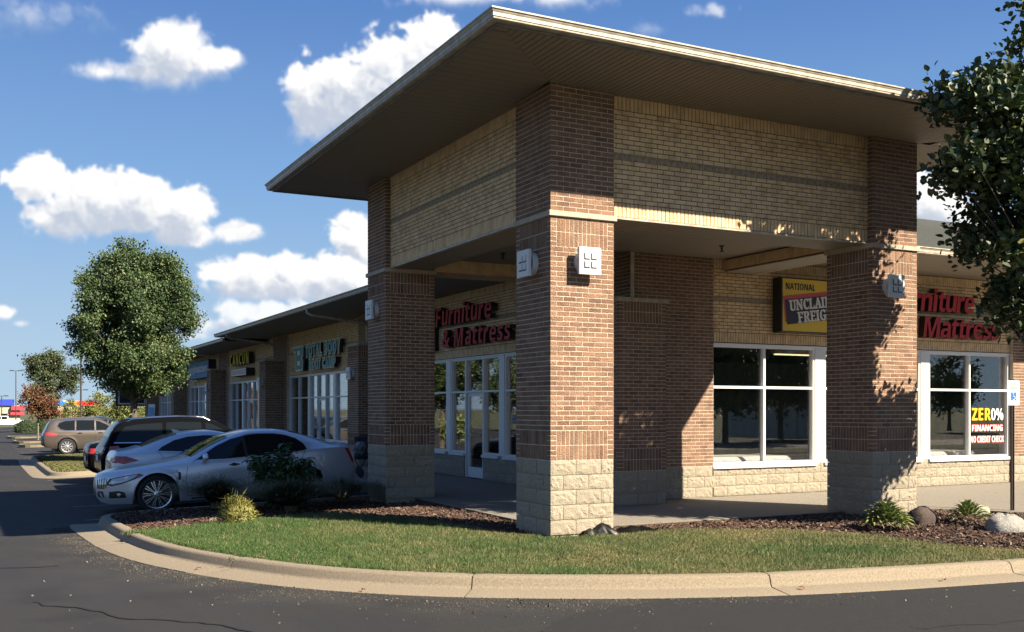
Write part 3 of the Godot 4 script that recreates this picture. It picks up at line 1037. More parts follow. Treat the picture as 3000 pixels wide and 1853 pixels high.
# square brick pier, 40 inches a side; local origin at its front left corner, x right, z out
func pier(owner: Node3D, list: Array, o: Vector3, stone_rows: int, y_cap: float, y_top: float, stone := true) -> void:
	var w := BW * 5.0
	var ys := stone_rows * BW
	var side := [Transform3D(Basis(), o), Transform3D(Basis(Vector3.UP, PI / 2), o + Vector3(w, 0, 0)), Transform3D(Basis(Vector3.UP, PI), o + Vector3(w, 0, -w)), Transform3D(Basis(Vector3.UP, -PI / 2), o + Vector3(0, 0, -w))]
	var mb := MB.new()
	mb.span(o + Vector3(0.0045, ys - 0.005, -w + 0.0045), o + Vector3(w - 0.0045, y_top, -0.0045))
	part("mortar_core", mb.mesh(), M.mortar_light, owner)
	mb = MB.new()
	mb.span(o + Vector3(0.03, -0.4, -w + 0.03), o + Vector3(w - 0.03, ys, -0.03))
	part("stone_core", mb.mesh(), M.mortar_stone, owner)
	if stone:
		for k in 4:
			if k in [0, 3] or k == 1:
				blocks(owner, side[k], 0.0, w, stone_rows, k % 2)
	var y := ys
	var rows := int(round((y_cap - ys) / BH)) - 12
	for zone in [[6, true], [rows, false], [6, true]]:
		if zone[1]:
			for k in 4:
				var l := []
				for c in 2:
					soldiers(l, 0.1016, w - 0.1016, y + c * BW)
				put_all(list, l, side[k])
			for r in 6:
				for k in 4:
					var l := []
					brick(l, Vector3(0.0478, y + (r + 0.5) * BH, 0), Vector3.RIGHT, Vector3.BACK, 0.0956, BH - MJ, 0.0956)
					put_all(list, l, side[k])
			y += 6 * BH
		else:
			ring(list, side, y, zone[0])
			y += zone[0] * BH
	if y_top > y_cap + 0.2:
		ring(list, side, y_cap + 0.078, int((y_top - y_cap - 0.078) / BH) + 1)
	mb = MB.new()
	mb.soft_box(o + Vector3(w * 0.5, y_cap + 0.038, -w * 0.5), Vector3(w + 0.07, 0.076, w + 0.07), 0.006)
	part("stone_cap", mb.mesh(), M.cap, owner)

func ring(list: Array, side: Array, y: float, rows: int) -> void:
	for r in rows:
		for k in 4:
			var l := []
			if (r + k) % 2 == 0:
				for i in 5:
					var grow := MJ * 0.5 if i in [0, 4] else 0.0
					var shift := (-grow if i == 0 else grow) * 0.5
					brick(l, Vector3((i + 0.5) * BW + shift, y + (r + 0.5) * BH, 0), Vector3.RIGHT, Vector3.BACK, BW - MJ + grow, BH - MJ, 0.0956)
			else:
				for i in 4:
					brick(l, Vector3(0.1016 + (i + 0.5) * BW, y + (r + 0.5) * BH, 0), Vector3.RIGHT, Vector3.BACK, BW - MJ, BH - MJ, 0.0916)
			put_all(list, l, side[k])

func pillar(label: String, x0: float, zf: float, stone_rows: int, y_cap: float, y_top: float, singles: int) -> Node3D:
	var t := thing("brick_pillar", label, "pillar", Vector3(x0, 0, zf))
	var list := []
	pier(t, list, Vector3.ZERO, stone_rows, y_cap, y_top)
	commit_bricks(t, list, M.brown, singles, Transform3D(Basis(), t.position))
	commit_blocks(t, 60)
	return t

# ---------------------------------------------------------------- shop fronts
func pane(owner: Node, x0: float, x1: float, y0: float, y1: float, z: float, f: Transform3D) -> void:
	var mb := MB.new()
	for d in [0.0, -0.006, -0.019, -0.025]:
		mb.quad(Vector3(x0, y0, z + d), Vector3(x1, y0, z + d), Vector3(x1, y1, z + d), Vector3(x0, y1, z + d), Vector3.BACK)
	part("pane", mb.mesh(), M.glass, owner, f)

# a glazed unit between x0 and x1 with upright bars at xs and a transom
func window(owner: Node3D, f: Transform3D, x0: float, x1: float, y0: float, y1: float, xs: Array, transom: float) -> void:
	var mb := MB.new()
	var w := 0.05
	var zc := -0.07
	var d := 0.11
	for y in [[y0, y0 + w], [y1 - w, y1]]:
		mb.span(Vector3(x0, y[0], zc - d * 0.5), Vector3(x1, y[1], zc + d * 0.5))
	var cuts := [x0]
	for x in xs:
		cuts.append(x)
	cuts.append(x1)
	for i in cuts.size():
		var a: float = cuts[i] - w * 0.5
		if i == 0:
			a = x0
		elif i == cuts.size() - 1:
			a = x1 - w
		mb.span(Vector3(a, y0 + w, zc - d * 0.5), Vector3(a + w, y1 - w, zc + d * 0.5))
	for i in cuts.size() - 1:
		var a: float = cuts[i] + (w if i == 0 else w * 0.5)
		var b: float = cuts[i + 1] - (w if i == cuts.size() - 2 else w * 0.5)
		mb.span(Vector3(a, transom - w * 0.5, zc - d * 0.5 + 0.002), Vector3(b, transom + w * 0.5, zc + d * 0.5 - 0.002))
	var o := part("window", mb.mesh(), M.frame, owner, f)
	for i in cuts.size() - 1:
		for yy in [[y0 + w * 0.5, transom], [transom, y1 - w * 0.5]]:
			pane(o, cuts[i], cuts[i + 1], yy[0], yy[1], zc - 0.01, Transform3D())

func door(owner: Node3D, f: Transform3D, x0: float, x1: float, y1: float) -> void:
	var mb := MB.new()
	var z := -0.08
	var w := 0.085
	mb.span(Vector3(x0, 0.015, z - 0.022), Vector3(x0 + w, y1, z + 0.022))
	mb.span(Vector3(x1 - w, 0.015, z - 0.022), Vector3(x1, y1, z + 0.022))
	mb.span(Vector3(x0 + w, y1 - w, z - 0.022), Vector3(x1 - w, y1, z + 0.022))
	mb.span(Vector3(x0 + w, 0.015, z - 0.022), Vector3(x1 - w, 0.27, z + 0.022))
	var o := part("door", mb.mesh(), M.frame, owner, f)
	pane(o, x0 + w, x1 - w, 0.27, y1 - w, z, Transform3D())
	mb = MB.new()
	var hx := x0 + 0.05
	mb.tube([Vector3(hx, 0.95, z + 0.02), Vector3(hx, 0.95, z + 0.09), Vector3(hx, 1.2, z + 0.09), Vector3(hx, 1.2, z + 0.02)], [0.012, 0.012, 0.012, 0.012], 8)
	mb.tube([Vector3(hx, 1.07, z + 0.085), Vector3(x1 - 0.1, 1.07, z + 0.085)], [0.011, 0.011], 8)
	part("handle", mb.mesh(), M.steel, o)

func shop_bay(owner: Node3D, list: Array, f: Transform3D, a: float, b: float, with_door: bool, tight := false) -> void:
	# yellow infill over the glass, in local x from a to b
	var c := (a + b) * 0.5
	var l := []
	soldiers(l, a, b, 3.03)
	running(l, a, b, 3.233, 9)
	running(l, a, b, 3.933, 8)
	soldiers(l, a, b, 4.475)
	put_all(list, l, f)
	var mb := MB.new()
	mb.span(Vector3(a, 3.02, -0.30), Vector3(b, 4.69, -0.006))
	part("infill_mortar", mb.mesh(), M.mortar_dark, owner, f)
	mb = MB.new()
	mb.span(Vector3(a, 3.845, -0.012), Vector3(b, 3.93, -0.003))
	mb.span(Vector3(a, 3.915, -0.002), Vector3(b, 3.93, 0.012))
	part("stone_band", mb.mesh(), M.band, owner, f)
	# lintel under the brick, sill above the stone
	mb = MB.new()
	mb.span(Vector3(a, 2.99, -0.14), Vector3(b, 3.018, 0.012))
	part("lintel", mb.mesh(), M.frame, owner, f)
	var h := (b - a) * 0.5
	var i0 := c - 1.55
	var i1 := c + 1.55
	var secs := [[a + 0.02, i0 - 0.13], [i1 + 0.13, b - 0.02]]
	for s in secs:
		window(owner, f, s[0], s[1], 0.61, 2.99, [(s[0] + s[1]) * 0.5], 2.15)
		mb = MB.new()
		mb.span(Vector3(s[0] - 0.02, 0.545, -0.16), Vector3(s[1] + 0.02, 0.608, 0.06))
		part("sill", mb.mesh(), M.frame, owner, f)
	# the two broad uprights
	for x in [i0, i1]:
		mb = MB.new()
		mb.span(Vector3(x - 0.128, 0.61, -0.16), Vector3(x + 0.128, 2.988, 0.0))
		part("mullion_panel", mb.mesh(), M.frame, owner, f)
	if with_door:
		var d0 := c - 0.47
		var d1 := c + 0.47
		window(owner, f, i0 + 0.13, d0 - 0.03, 0.61, 2.99, [], 2.15)
		window(owner, f, d1 + 0.03, i1 - 0.13, 0.61, 2.99, [], 2.15)
		mb = MB.new()
		for x in [d0 - 0.0275, d1 + 0.0275]:
			mb.span(Vector3(x - 0.025, 0.01, -0.15), Vector3(x + 0.025, 2.988, -0.012))
		mb.span(Vector3(d0, 2.125, -0.14), Vector3(d1, 2.175, -0.015))
		mb.span(Vector3(d0, 2.938, -0.14), Vector3(d1, 2.986, -0.015))
		var fr := part("door_frame", mb.mesh(), M.frame, owner, f)
		pane(fr, d0, d1, 2.17, 2.94, -0.08, Transform3D())
		door(owner, f, d0 + 0.004, d1 - 0.004, 2.118)
		blocks(owner, f * Transform3D(Basis(), Vector3(0, 0, 0.012)), a, d0 - 0.06, 3)
		blocks(owner, f * Transform3D(Basis(), Vector3(0, 0, 0.012)), d1 + 0.06, b, 3)
		mb = MB.new()
		mb.span(Vector3(a, -0.3, -0.22), Vector3(d0 - 0.06, 0.6, -0.028))
		mb.span(Vector3(d1 + 0.06, -0.3, -0.22), Vector3(b, 0.6, -0.028))
		part("stone_core", mb.mesh(), M.mortar_stone, owner, f)
		for s in [[i0 + 0.13, d0 - 0.06], [d1 + 0.06, i1 - 0.13]]:
			mb = MB.new()
			mb.span(Vector3(s[0], 0.545, -0.16), Vector3(s[1], 0.606, 0.055))
			part("sill", mb.mesh(), M.frame, owner, f)
	else:
		window(owner, f, i0 + 0.13, i1 - 0.13, 0.61, 2.99, [c], 2.15)
		blocks(owner, f * Transform3D(Basis(), Vector3(0, 0, 0.012)), a, b, 3)
		mb = MB.new()
		mb.span(Vector3(a, -0.3, -0.22), Vector3(b, 0.6, -0.028))
		part("stone_core", mb.mesh(), M.mortar_stone, owner, f)
		mb = MB.new()
		mb.span(Vector3(i0 + 0.11, 0.545, -0.16), Vector3(i1 - 0.11, 0.606, 0.055))
		part("sill", mb.mesh(), M.frame, owner, f)

func brown_wall(owner: Node3D, list: Array, f: Transform3D, a: float, b: float) -> void:
	var l := []
	running(l, a, b, 0.6096, 60, 0.0)
	put_all(list, l, f * Transform3D(Basis(), Vector3(0, 0, 0.08)))
	var mb := MB.new()
	mb.span(Vector3(a + 0.004, 0.60, -0.3), Vector3(b - 0.004, 4.69, 0.0755))
	part("wall_mortar", mb.mesh(), M.mortar_light, owner, f)
	mb = MB.new()
	mb.span(Vector3(a + 0.01, -0.3, -0.3), Vector3(b - 0.01, 0.6, 0.055))
	part("stone_core", mb.mesh(), M.mortar_stone, owner, f)
	blocks(owner, f * Transform3D(Basis(), Vector3(0, 0, 0.092)), a, b, 3, 1)

func gutter_profile() -> PackedVector2Array:
	# (out, up) of a box gutter, ogee-fronted, 0.13 high
	return v2([0.0, 0.13, 0.0, 0.0, 0.075, 0.0, 0.09, 0.012, 0.092, 0.03, 0.1, 0.036, 0.1, 0.075, 0.112, 0.092, 0.118, 0.108, 0.13, 0.112, 0.13, 0.13, 0.118, 0.13, 0.112, 0.12, 0.02, 0.115])

# profile swept along a level line of corners; each corner's miter given by the outward offset of its own
func eave_run(mb: MB, pts: Array, outs: Array, prof: PackedVector2Array) -> void:
	for i in pts.size() - 1:
		var a: Vector3 = pts[i]
		var b: Vector3 = pts[i + 1]
		var n := prof.size()
		var mid := (outs[i] + outs[i + 1]) as Vector3
		for k in n:
			var p := prof[k]
			var q := prof[(k + 1) % n]
			var e := q - p
			var nn := mid.normalized() * e.y - Vector3.UP * e.x
			var cw := Geometry2D.is_polygon_clockwise(prof)
			if cw:
				nn = -nn
			mb.quad(a + outs[i] * p.x + Vector3.UP * p.y, b + outs[i + 1] * p.x + Vector3.UP * p.y, b + outs[i + 1] * q.x + Vector3.UP * q.y, a + outs[i] * q.x + Vector3.UP * q.y, nn)
	for e in [0, pts.size() - 1]:
		var idx := Geometry2D.triangulate_polygon(prof)
		var d: Vector3 = pts[e] - pts[1 if e == 0 else e - 1]
		for k in range(0, idx.size(), 3):
			mb.tri(pts[e] + outs[e] * prof[idx[k]].x + Vector3.UP * prof[idx[k]].y, pts[e] + outs[e] * prof[idx[k + 1]].x + Vector3.UP * prof[idx[k + 1]].y, pts[e] + outs[e] * prof[idx[k + 2]].x + Vector3.UP * prof[idx[k + 2]].y, d)

func build_centre() -> void:
	rng.seed = 77
	var t := thing("shopping_centre", "long single-storey brick shopping centre with two wings meeting behind the corner canopy", "building")
	var fr := Transform3D(Basis(), Vector3(0, 0, -4.0))
	var fl := Transform3D(Basis(Vector3.UP, -PI / 2), Vector3(4.0, 0, 0))
	var yellow := []
	var brown := []
	# front wing
	shop_bay(t, yellow, fr, 5.86, 14.62, false)
	shop_bay(t, yellow, fr, 18.2, 27.0, false)
	brown_wall(t, brown, fr, 4.0, 5.86)
	brown_wall(t, brown, fr, 14.62, 18.2)
	brown_wall(t, brown, fr, 27.0, 30.0)
	# long wing: local x is minus the distance
	for s in [[6.5, 15.46], [19.5, 28.2], [30.4, 39.1], [41.3, 50.0], [52.2, 60.9]]:
		shop_bay(t, yellow, fl, -s[1], -s[0], true)
	for s in [[3.92, 6.5], [15.46, 19.5], [28.2, 30.4], [39.1, 41.3], [50.0, 52.2], [60.9, 66.3]]:
		brown_wall(t, brown, fl, -s[1], -s[0])
	for s in [17.4, 28.7, 39.6, 50.5, 61.3]:
		var l := []
		pier(t, l, Vector3(3.2, 0, -s), 3, 3.63, 3.63)
		brown.append_array(l)
	commit_bricks(t, brown, M.brown, 150)
	commit_bricks(t, yellow, M.yellow, 110)
	commit_blocks(t, 150)
	# shell: floor, ceiling, rear and end walls
	var mb := MB.new()
	mb.span(Vector3(4.15, -0.1, -16.0), Vector3(30.0, 0.012, -4.2))
	mb.span(Vector3(4.35, -0.1, -66.2), Vector3(15.0, 0.011, -16.0))
	part("floor", mb.mesh(), M.inside_floor, t)
	mb = MB.new()
	mb.span(Vector3(4.25, 3.3, -16.0), Vector3(30.0, 3.4, -4.25))
	mb.span(Vector3(4.25, 3.3, -66.2), Vector3(15.0, 3.4, -16.0))
	part("ceiling", mb.mesh(), M.inside, t)
	mb = MB.new()
	mb.span(Vector3(15.0, 0.0, -16.2), Vector3(30.0, 4.6, -16.0))
	mb.span(Vector3(29.8, 0.0, -16.0), Vector3(30.0, 4.68, -4.32))
	mb.span(Vector3(14.8, 0.0, -66.3), Vector3(15.0, 4.6, -16.2))
	mb.span(Vector3(4.32, 0.0, -66.3), Vector3(14.8, 4.68, -66.1))
	for z in [-18.0, -29.2, -40.2, -51.2]:
		mb.span(Vector3(4.32, 0.0, z - 0.1), Vector3(14.8, 3.3, z + 0.1))
	part("rear_wall", mb.mesh(), M.inside, t)
	# eaves: soffit boards, gutters, roof
	for i in 76:
		mb = MB.new()
		mb.span(Vector3(7.0 + i * 0.3, 4.685, -4.2), Vector3(7.0 + i * 0.3 + 0.295, 4.70, -1.86))
		part("soffit_board", mb.mesh(), M.soffit, t)
	mb = MB.new()
	for i in 196:
		var z := -7.42 - i * 0.3
		var out := 1.86 if z > -31.3 else 2.2
		var dy := 0.0 if z > -31.3 else 0.13
		mb.span(Vector3(out, 4.685 - dy, z - 0.294), Vector3(4.2, 4.70 - dy, z))
	var sw := part("soffit", mb.mesh(), M.soffit, t)
	sw.set_meta("kind", "stuff")
	mb = MB.new()
	eave_run(mb, [Vector3(6.99, 4.69, -1.86), Vector3(30.3, 4.69, -1.86)], [Vector3(0, 0, 1), Vector3(0, 0, 1)], gutter_profile())
	part("gutter", mb.mesh(), M.gutter, t)
	mb = MB.new()
	eave_run(mb, [Vector3(1.86, 4.69, -7.42), Vector3(1.86, 4.69, -31.5)], [Vector3(-1, 0, 0), Vector3(-1, 0, 0)], gutter_profile())
	part("gutter", mb.mesh(), M.gutter, t)
	mb = MB.new()
	eave_run(mb, [Vector3(2.2, 4.56, -31.5), Vector3(2.2, 4.56, -66.6)], [Vector3(-1, 0, 0), Vector3(-1, 0, 0)], gutter_profile())
	part("gutter", mb.mesh(), M.gutter, t)
	# shingle courses on the front roof and the wing, each course a thin step
	for rf in [[Transform3D(Basis(), Vector3(0, 4.8, -1.80)), 7.0, 30.3], [Transform3D(Basis(Vector3.UP, -PI / 2), Vector3(1.80, 4.8, 0)), -31.5, -7.42], [Transform3D(Basis(Vector3.UP, -PI / 2), Vector3(2.14, 4.67, 0)), -66.6, -31.5]]:
		mb = MB.new()
		var slope := 0.40 if rf[1] > 0.0 else 0.33
		for k in (28 if rf[1] > 0.0 else 25):
			var z0 := -k * 0.145
			var y0 := k * 0.145 * slope
			mb.box(Vector3((rf[1] + rf[2]) * 0.5, y0 + 0.02, z0 - 0.08), Vector3(rf[2] - rf[1], 0.012, 0.19), Basis(Vector3.RIGHT, atan(slope) - 0.03))
		var rz := -4.0 if rf[1] > 0.0 else -3.6
		mb.quad(Vector3(rf[1], -rz * slope, rz), Vector3(rf[2], -rz * slope, rz), Vector3(rf[2], 0.2, -9.0), Vector3(rf[1], 0.2, -9.0), Vector3.UP)
		mb.quad(Vector3(rf[1], 0.0, -0.05), Vector3(rf[2], 0.0, -0.05), Vector3(rf[2], -rz * slope, rz), Vector3(rf[1], -rz * slope, rz), Vector3.UP)
		part("shingle_roof", mb.mesh(), M.shingle, t, rf[0])
	mb = MB.new()
	mb.span(Vector3(4.3, 4.6, -16.0), Vector3(30.0, 4.8, -5.2))
	mb.span(Vector3(5.2, 4.6, -66.3), Vector3(15.0, 4.8, -16.0))
	part("flat_roof", mb.mesh(), M.shingle, t)
	# downpipes that run back under the eave to each pier
	for s in [18.0, 29.3, 40.1, 51.0]:
		var x0 := 1.86 if s < 31.0 else 2.2
		var yb := 4.66 if s < 31.0 else 4.53
		mb = MB.new()
		mb.tube([Vector3(x0 - 0.06, yb + 0.05, -s), Vector3(x0 - 0.05, yb - 0.06, -s), Vector3(x0 + 0.1, yb - 0.13, -s), Vector3(3.55, 4.36, -s), Vector3(3.68, 4.26, -s), Vector3(3.7, 3.7, -s)], [0.05, 0.05, 0.05, 0.05, 0.05, 0.05], 8)
		part("downpipe", mb.mesh(), M.gutter, t)

func build_canopy() -> void:
	rng.seed = 5
	pillar("sunlit corner brick pillar with a pale stone foot, nearest the lawn", 0.0, 0.0, 5, 4.334, 6.14, 300)
	pillar("shaded brick pillar beside the parked silver sedan and the stroller", 0.0, -6.4, 5, 4.334, 6.14, 150)
	pillar("brick pillar dappled with tree shade, in front of the yellow freight sign", 5.98, 0.0, 5, 4.334, 6.14, 230)
	pillar("lower brick pillar against the shop corner, deep under the canopy", 3.19, -3.19, 3, 3.63, 3.63, 110)
	var t := thing("entrance_canopy", "square entrance canopy with wide eaves and yellow brick fascia on brick pillars", "canopy")
	var list := []
	var mb: MB
	var fr := Transform3D(Basis(), Vector3(0, 0, -0.10))
	var fl := Transform3D(Basis(Vector3.UP, -PI / 2), Vector3(0.10, 0, 0))
	var fr2 := Transform3D(Basis(Vector3.UP, PI / 2), Vector3(6.89, 0, 0))
	var fin := Transform3D(Basis(Vector3.UP, -PI / 2), Vector3(6.1, 0, 0))
	for q in [[fr, 1.016, 5.98, true], [fl, -6.4, -1.016, true], [fr2, 1.016, 3.9, true], [fin, -3.9, -1.016, false]]:
		var f: Transform3D = q[0]
		var l := []
		soldiers(l, q[1], q[2], 4.432)
		if q[3]:
			running(l, q[1], q[2], 4.635, 9)
			running(l, q[1], q[2], 5.335, 9)
			soldiers(l, q[1], q[2], 5.945)
		put_all(list, l, f)
		if q[3]:
			mb = MB.new()
			mb.span(Vector3(q[1], 4.425, -0.7), Vector3(q[2], 6.14, -0.006))
			part("fascia_mortar", mb.mesh(), M.mortar_dark, t, f)
			mb = MB.new()
			mb.span(Vector3(q[1], 5.246, -0.012), Vector3(q[2], 5.333, -0.002))
			mb.span(Vector3(q[1], 5.312, -0.001), Vector3(q[2], 5.333, 0.012))
			part("stone_band", mb.mesh(), M.band, t, f)
			mb = MB.new()
			mb.span(Vector3(q[1], 4.40, -0.05), Vector3(q[2], 4.428, 0.016))
			part("flashing", mb.mesh(), M.gutter, t, f)
	commit_bricks(t, list, M.yellow, 300)
	# the fourth side, towards the long wing
	mb = MB.new()
	mb.span(Vector3(1.016, 4.41, -7.3), Vector3(4.3, 6.14, -6.5))
	part("rear_fascia", mb.mesh(), M.yellow[1], t)
	# boards of the eave soffits and of the ceiling
	for i in 108:
		var x := -1.57 + i * 0.095
		var x1 := x + 0.083
		var za := -1.0 if x >= 0.0 else maxf(-1.0, -x)
		var zb := -1.0 if x1 >= 0.0 else maxf(-1.0, -x1)
		if x > 6.9:
			za = x - 7.0
			zb = x1 - 7.0
		mb = MB.new()
		mb.plate(PackedVector2Array([Vector2(x, za), Vector2(x1, zb), Vector2(x1, 1.585), Vector2(x, 1.585)]), Vector3(0, 6.15, 0), Vector3.RIGHT, Vector3.BACK, Vector3.UP, 0.015)
		if minf(za, zb) < 1.5:
			part("soffit_board", mb.mesh(), M.soffit, t)
	for i in 51:
		var z := 1.57 - i * 0.2
		var z1 := z - 0.188
		var xa := minf(-z, 0.6) - 0.006
		var xb := minf(-z1, 0.6) - 0.006
		mb = MB.new()
		mb.plate(PackedVector2Array([Vector2(-1.585, z), Vector2(-1.585, z1), Vector2(xb, z1), Vector2(xa, z)]), Vector3(0, 6.15, 0), Vector3.RIGHT, Vector3.BACK, Vector3.UP, 0.015)
		if xa > -1.56:
			part("soffit_board", mb.mesh(), M.soffit, t)
	for i in 40:
		mb = MB.new()
		var z := 1.57 - i * 0.26
		mb.span(Vector3(maxf(6.6, 7.0 + z if z > 0.0 else 6.6), 6.135, z - 0.255), Vector3(8.57, 6.15, z))
		part("soffit_board", mb.mesh(), M.soffit, t)
	mb = MB.new()
	mb.span(Vector3(0.6, 6.135, -8.57), Vector3(6.6, 6.15, -7.0))
	part("rear_soffit", mb.mesh(), M.soffit, t)
	mb = MB.new()
	mb.span(Vector3(-1.587, 6.138, 1.40), Vector3(-1.40, 6.155, 1.587))
	part("corner_board", mb.mesh(), M.soffit, t)
	for i in 56:
		var x := 0.8 + i * 0.1
		mb = MB.new()
		mb.span(Vector3(x, 4.405, -0.9), Vector3(x + 0.088, 4.42, -0.16))
		part("ceiling_board", mb.mesh(), M.soffit, t)
	for i in 41:
		var x := 0.80 + i * 0.13
		mb = MB.new()
		mb.span(Vector3(x, 4.655, -6.6), Vector3(x + 0.119, 4.67, -0.9))
		part("ceiling_board", mb.mesh(), M.soffit, t)
	mb = MB.new()
	mb.span(Vector3(0.16, 4.405, -6.4), Vector3(0.86, 4.42, -1.016))
	mb.span(Vector3(6.12, 4.405, -3.9), Vector3(6.87, 4.42, -1.016))
	mb.span(Vector3(0.85, 4.42, -6.5), Vector3(0.87, 4.66, -0.91))
	mb.span(Vector3(0.87, 4.42, -0.93), Vector3(6.1, 4.66, -0.91))
	part("beam_lining", mb.mesh(), M.soffit, t)
	mb = MB.new()
	mb.span(Vector3(6.11, 4.425, -3.9), Vector3(6.2, 4.66, -1.0))
	part("beam", mb.mesh(), M.mortar_dark, t)
	# fascia and gutter all round, mitred at the corners
	var pts := [Vector3(-1.585, 6.12, -8.585), Vector3(-1.585, 6.12, 1.585), Vector3(8.585, 6.12, 1.585), Vector3(8.585, 6.12, -8.585), Vector3(-1.585, 6.12, -8.585)]
	var outs := [Vector3(-1, 0, -1), Vector3(-1, 0, 1), Vector3(1, 0, 1), Vector3(1, 0, -1), Vector3(-1, 0, -1)]
	mb = MB.new()
	eave_run(mb, pts, outs, v2([0.0, -0.01, 0.02, -0.01, 0.02, 0.16, 0.0, 0.16]))
	part("fascia", mb.mesh(), M.fascia, t)
	var up := []
	for p in pts:
		up.append(p + Vector3(0, 0.02, 0))
	var outs2 := []
	mb = MB.new()
	for i in pts.size():
		up[i] += outs[i] * 0.021
	eave_run(mb, up, outs, gutter_profile())
	part("gutter", mb.mesh(), M.gutter, t)
	# hip roof
	mb = MB.new()
	var top := Vector3(3.5, 7.75, -3.5)
	var e := 1.72
	var cn := [Vector3(-e, 6.275, e), Vector3(7.0 + e, 6.275, e), Vector3(7.0 + e, 6.275, -7.0 - e), Vector3(-e, 6.275, -7.0 - e)]
	for i in 4:
		var a: Vector3 = cn[i]
		var b: Vector3 = cn[(i + 1) % 4]
		mb.tri(a, b, top, Vector3.UP)
		mb.quad(a, b, b - Vector3(0, 0.012, 0), a - Vector3(0, 0.012, 0), (a + b) * 0.5 - Vector3(3.5, 6.2, -3.5))
	part("shingle_roof", mb.mesh(), M.shingle, t)
	mb = MB.new()
	mb.span(Vector3(-1.5, 6.16, -8.5), Vector3(8.5, 6.19, 1.5))
	part("roof_deck", mb.mesh(), M.black, t)
	mb = MB.new()
	mb.span(Vector3(0.8, 4.68, -6.6), Vector3(6.1, 4.70, -0.9))
	part("ceiling_deck", mb.mesh(), M.black, t)
	# small fittings under the ceiling
	for k in 2:
		var h := thing("sprinkler_head", ["small dark sprinkler head on the canopy ceiling left of the beam", "small dark sprinkler head on the canopy ceiling over the shop door"][k], "sprinkler", [Vector3(5.0, 4.655, -2.6), Vector3(1.9, 4.655, -5.2)][k])
		mb = MB.new()
		mb.lathe(Vector3.ZERO, Vector3.DOWN, [Vector2(0.0, 0.0), Vector2(0.05, 0.0), Vector2(0.05, 0.015), Vector2(0.018, 0.02), Vector2(0.018, 0.09), Vector2(0.0, 0.09)], 12)
		part("stem", mb.mesh(), M.black, h)
		mb = MB.new()
		mb.lathe(Vector3.ZERO, Vector3.DOWN, [Vector2(0.0, 0.105), Vector2(0.04, 0.10), Vector2(0.04, 0.112), Vector2(0.0, 0.112)], 12)
		part("deflector", mb.mesh(), M.black, h)

# ---------------------------------------------------------------- lamps and signs
func build_lamps() -> void:
	var t := thing("wall_lamp", "square white wall lamp in full sun on the corner pillar", "wall lamp", Vector3(0.53, 3.735, 0.0), 0.0, "square wall lamps on the brick pillars")
	var mb := MB.new()
	mb.lathe(Vector3.ZERO, Vector3.BACK, [Vector2(0.0, 0.0), Vector2(0.165, 0.0), Vector2(0.165, 0.09), Vector2(0.152, 0.09), Vector2(0.152, 0.02), Vector2(0.0, 0.02)], 32)
	part("drum", mb.mesh(), M.lamp_metal, t)
	mb = MB.new()
	mb.span(Vector3(-0.06, -0.09, 0.02), Vector3(0.06, 0.09, 0.12))
	part("bracket", mb.mesh(), M.black, t)
	mb = MB.new()
	mb.soft_box(Vector3(0, 0, 0.14), Vector3(0.345, 0.375, 0.05), 0.004)
	var pl := part("plate", mb.mesh(), M.lamp_metal, t)
	for x in [-0.055, 0.055]:
		for y in [-0.058, 0.058]:
			mb = MB.new()
			mb.span(Vector3(x - 0.048, y - 0.048, 0.163), Vector3(x + 0.048, y + 0.048, 0.1665))
			part("slot", mb.mesh(), M.lamp_slot, pl)
			mb = MB.new()
			mb.soft_box(Vector3(x + 0.009, y + 0.009, 0.171), Vector3(0.078, 0.078, 0.012), 0.003)
			part("louvre", mb.mesh(), M.lamp_metal, pl)
	copy(t, "square wall lamp on the shaded flank of the corner pillar", Vector3(0.0, 3.735, -0.50), -PI / 2)
	copy(t, "square wall lamp on the shaded pillar above the silver sedan's trunk", Vector3(0.0, 3.64, -6.92), -PI / 2)
	copy(t, "square wall lamp in leaf shade on the dappled pillar", Vector3(6.36, 3.71, 0.0), 0.0)
	copy(t, "square wall lamp right of the teal boot camp sign's shop window", Vector3(3.2, 2.8, -17.9), -PI / 2)
	copy(t, "square wall lamp on the brick pier between boot camp and the yellow-lettered shop", Vector3(3.2, 2.8, -29.2), -PI / 2)
	copy(t, "square wall lamp on the brick pier beside the blue sign's window", Vector3(3.2, 2.8, -40.1), -PI / 2)
	copy(t, "square wall lamp on the farthest visible brick pier of the long wing", Vector3(3.2, 2.8, -51.0), -PI / 2)

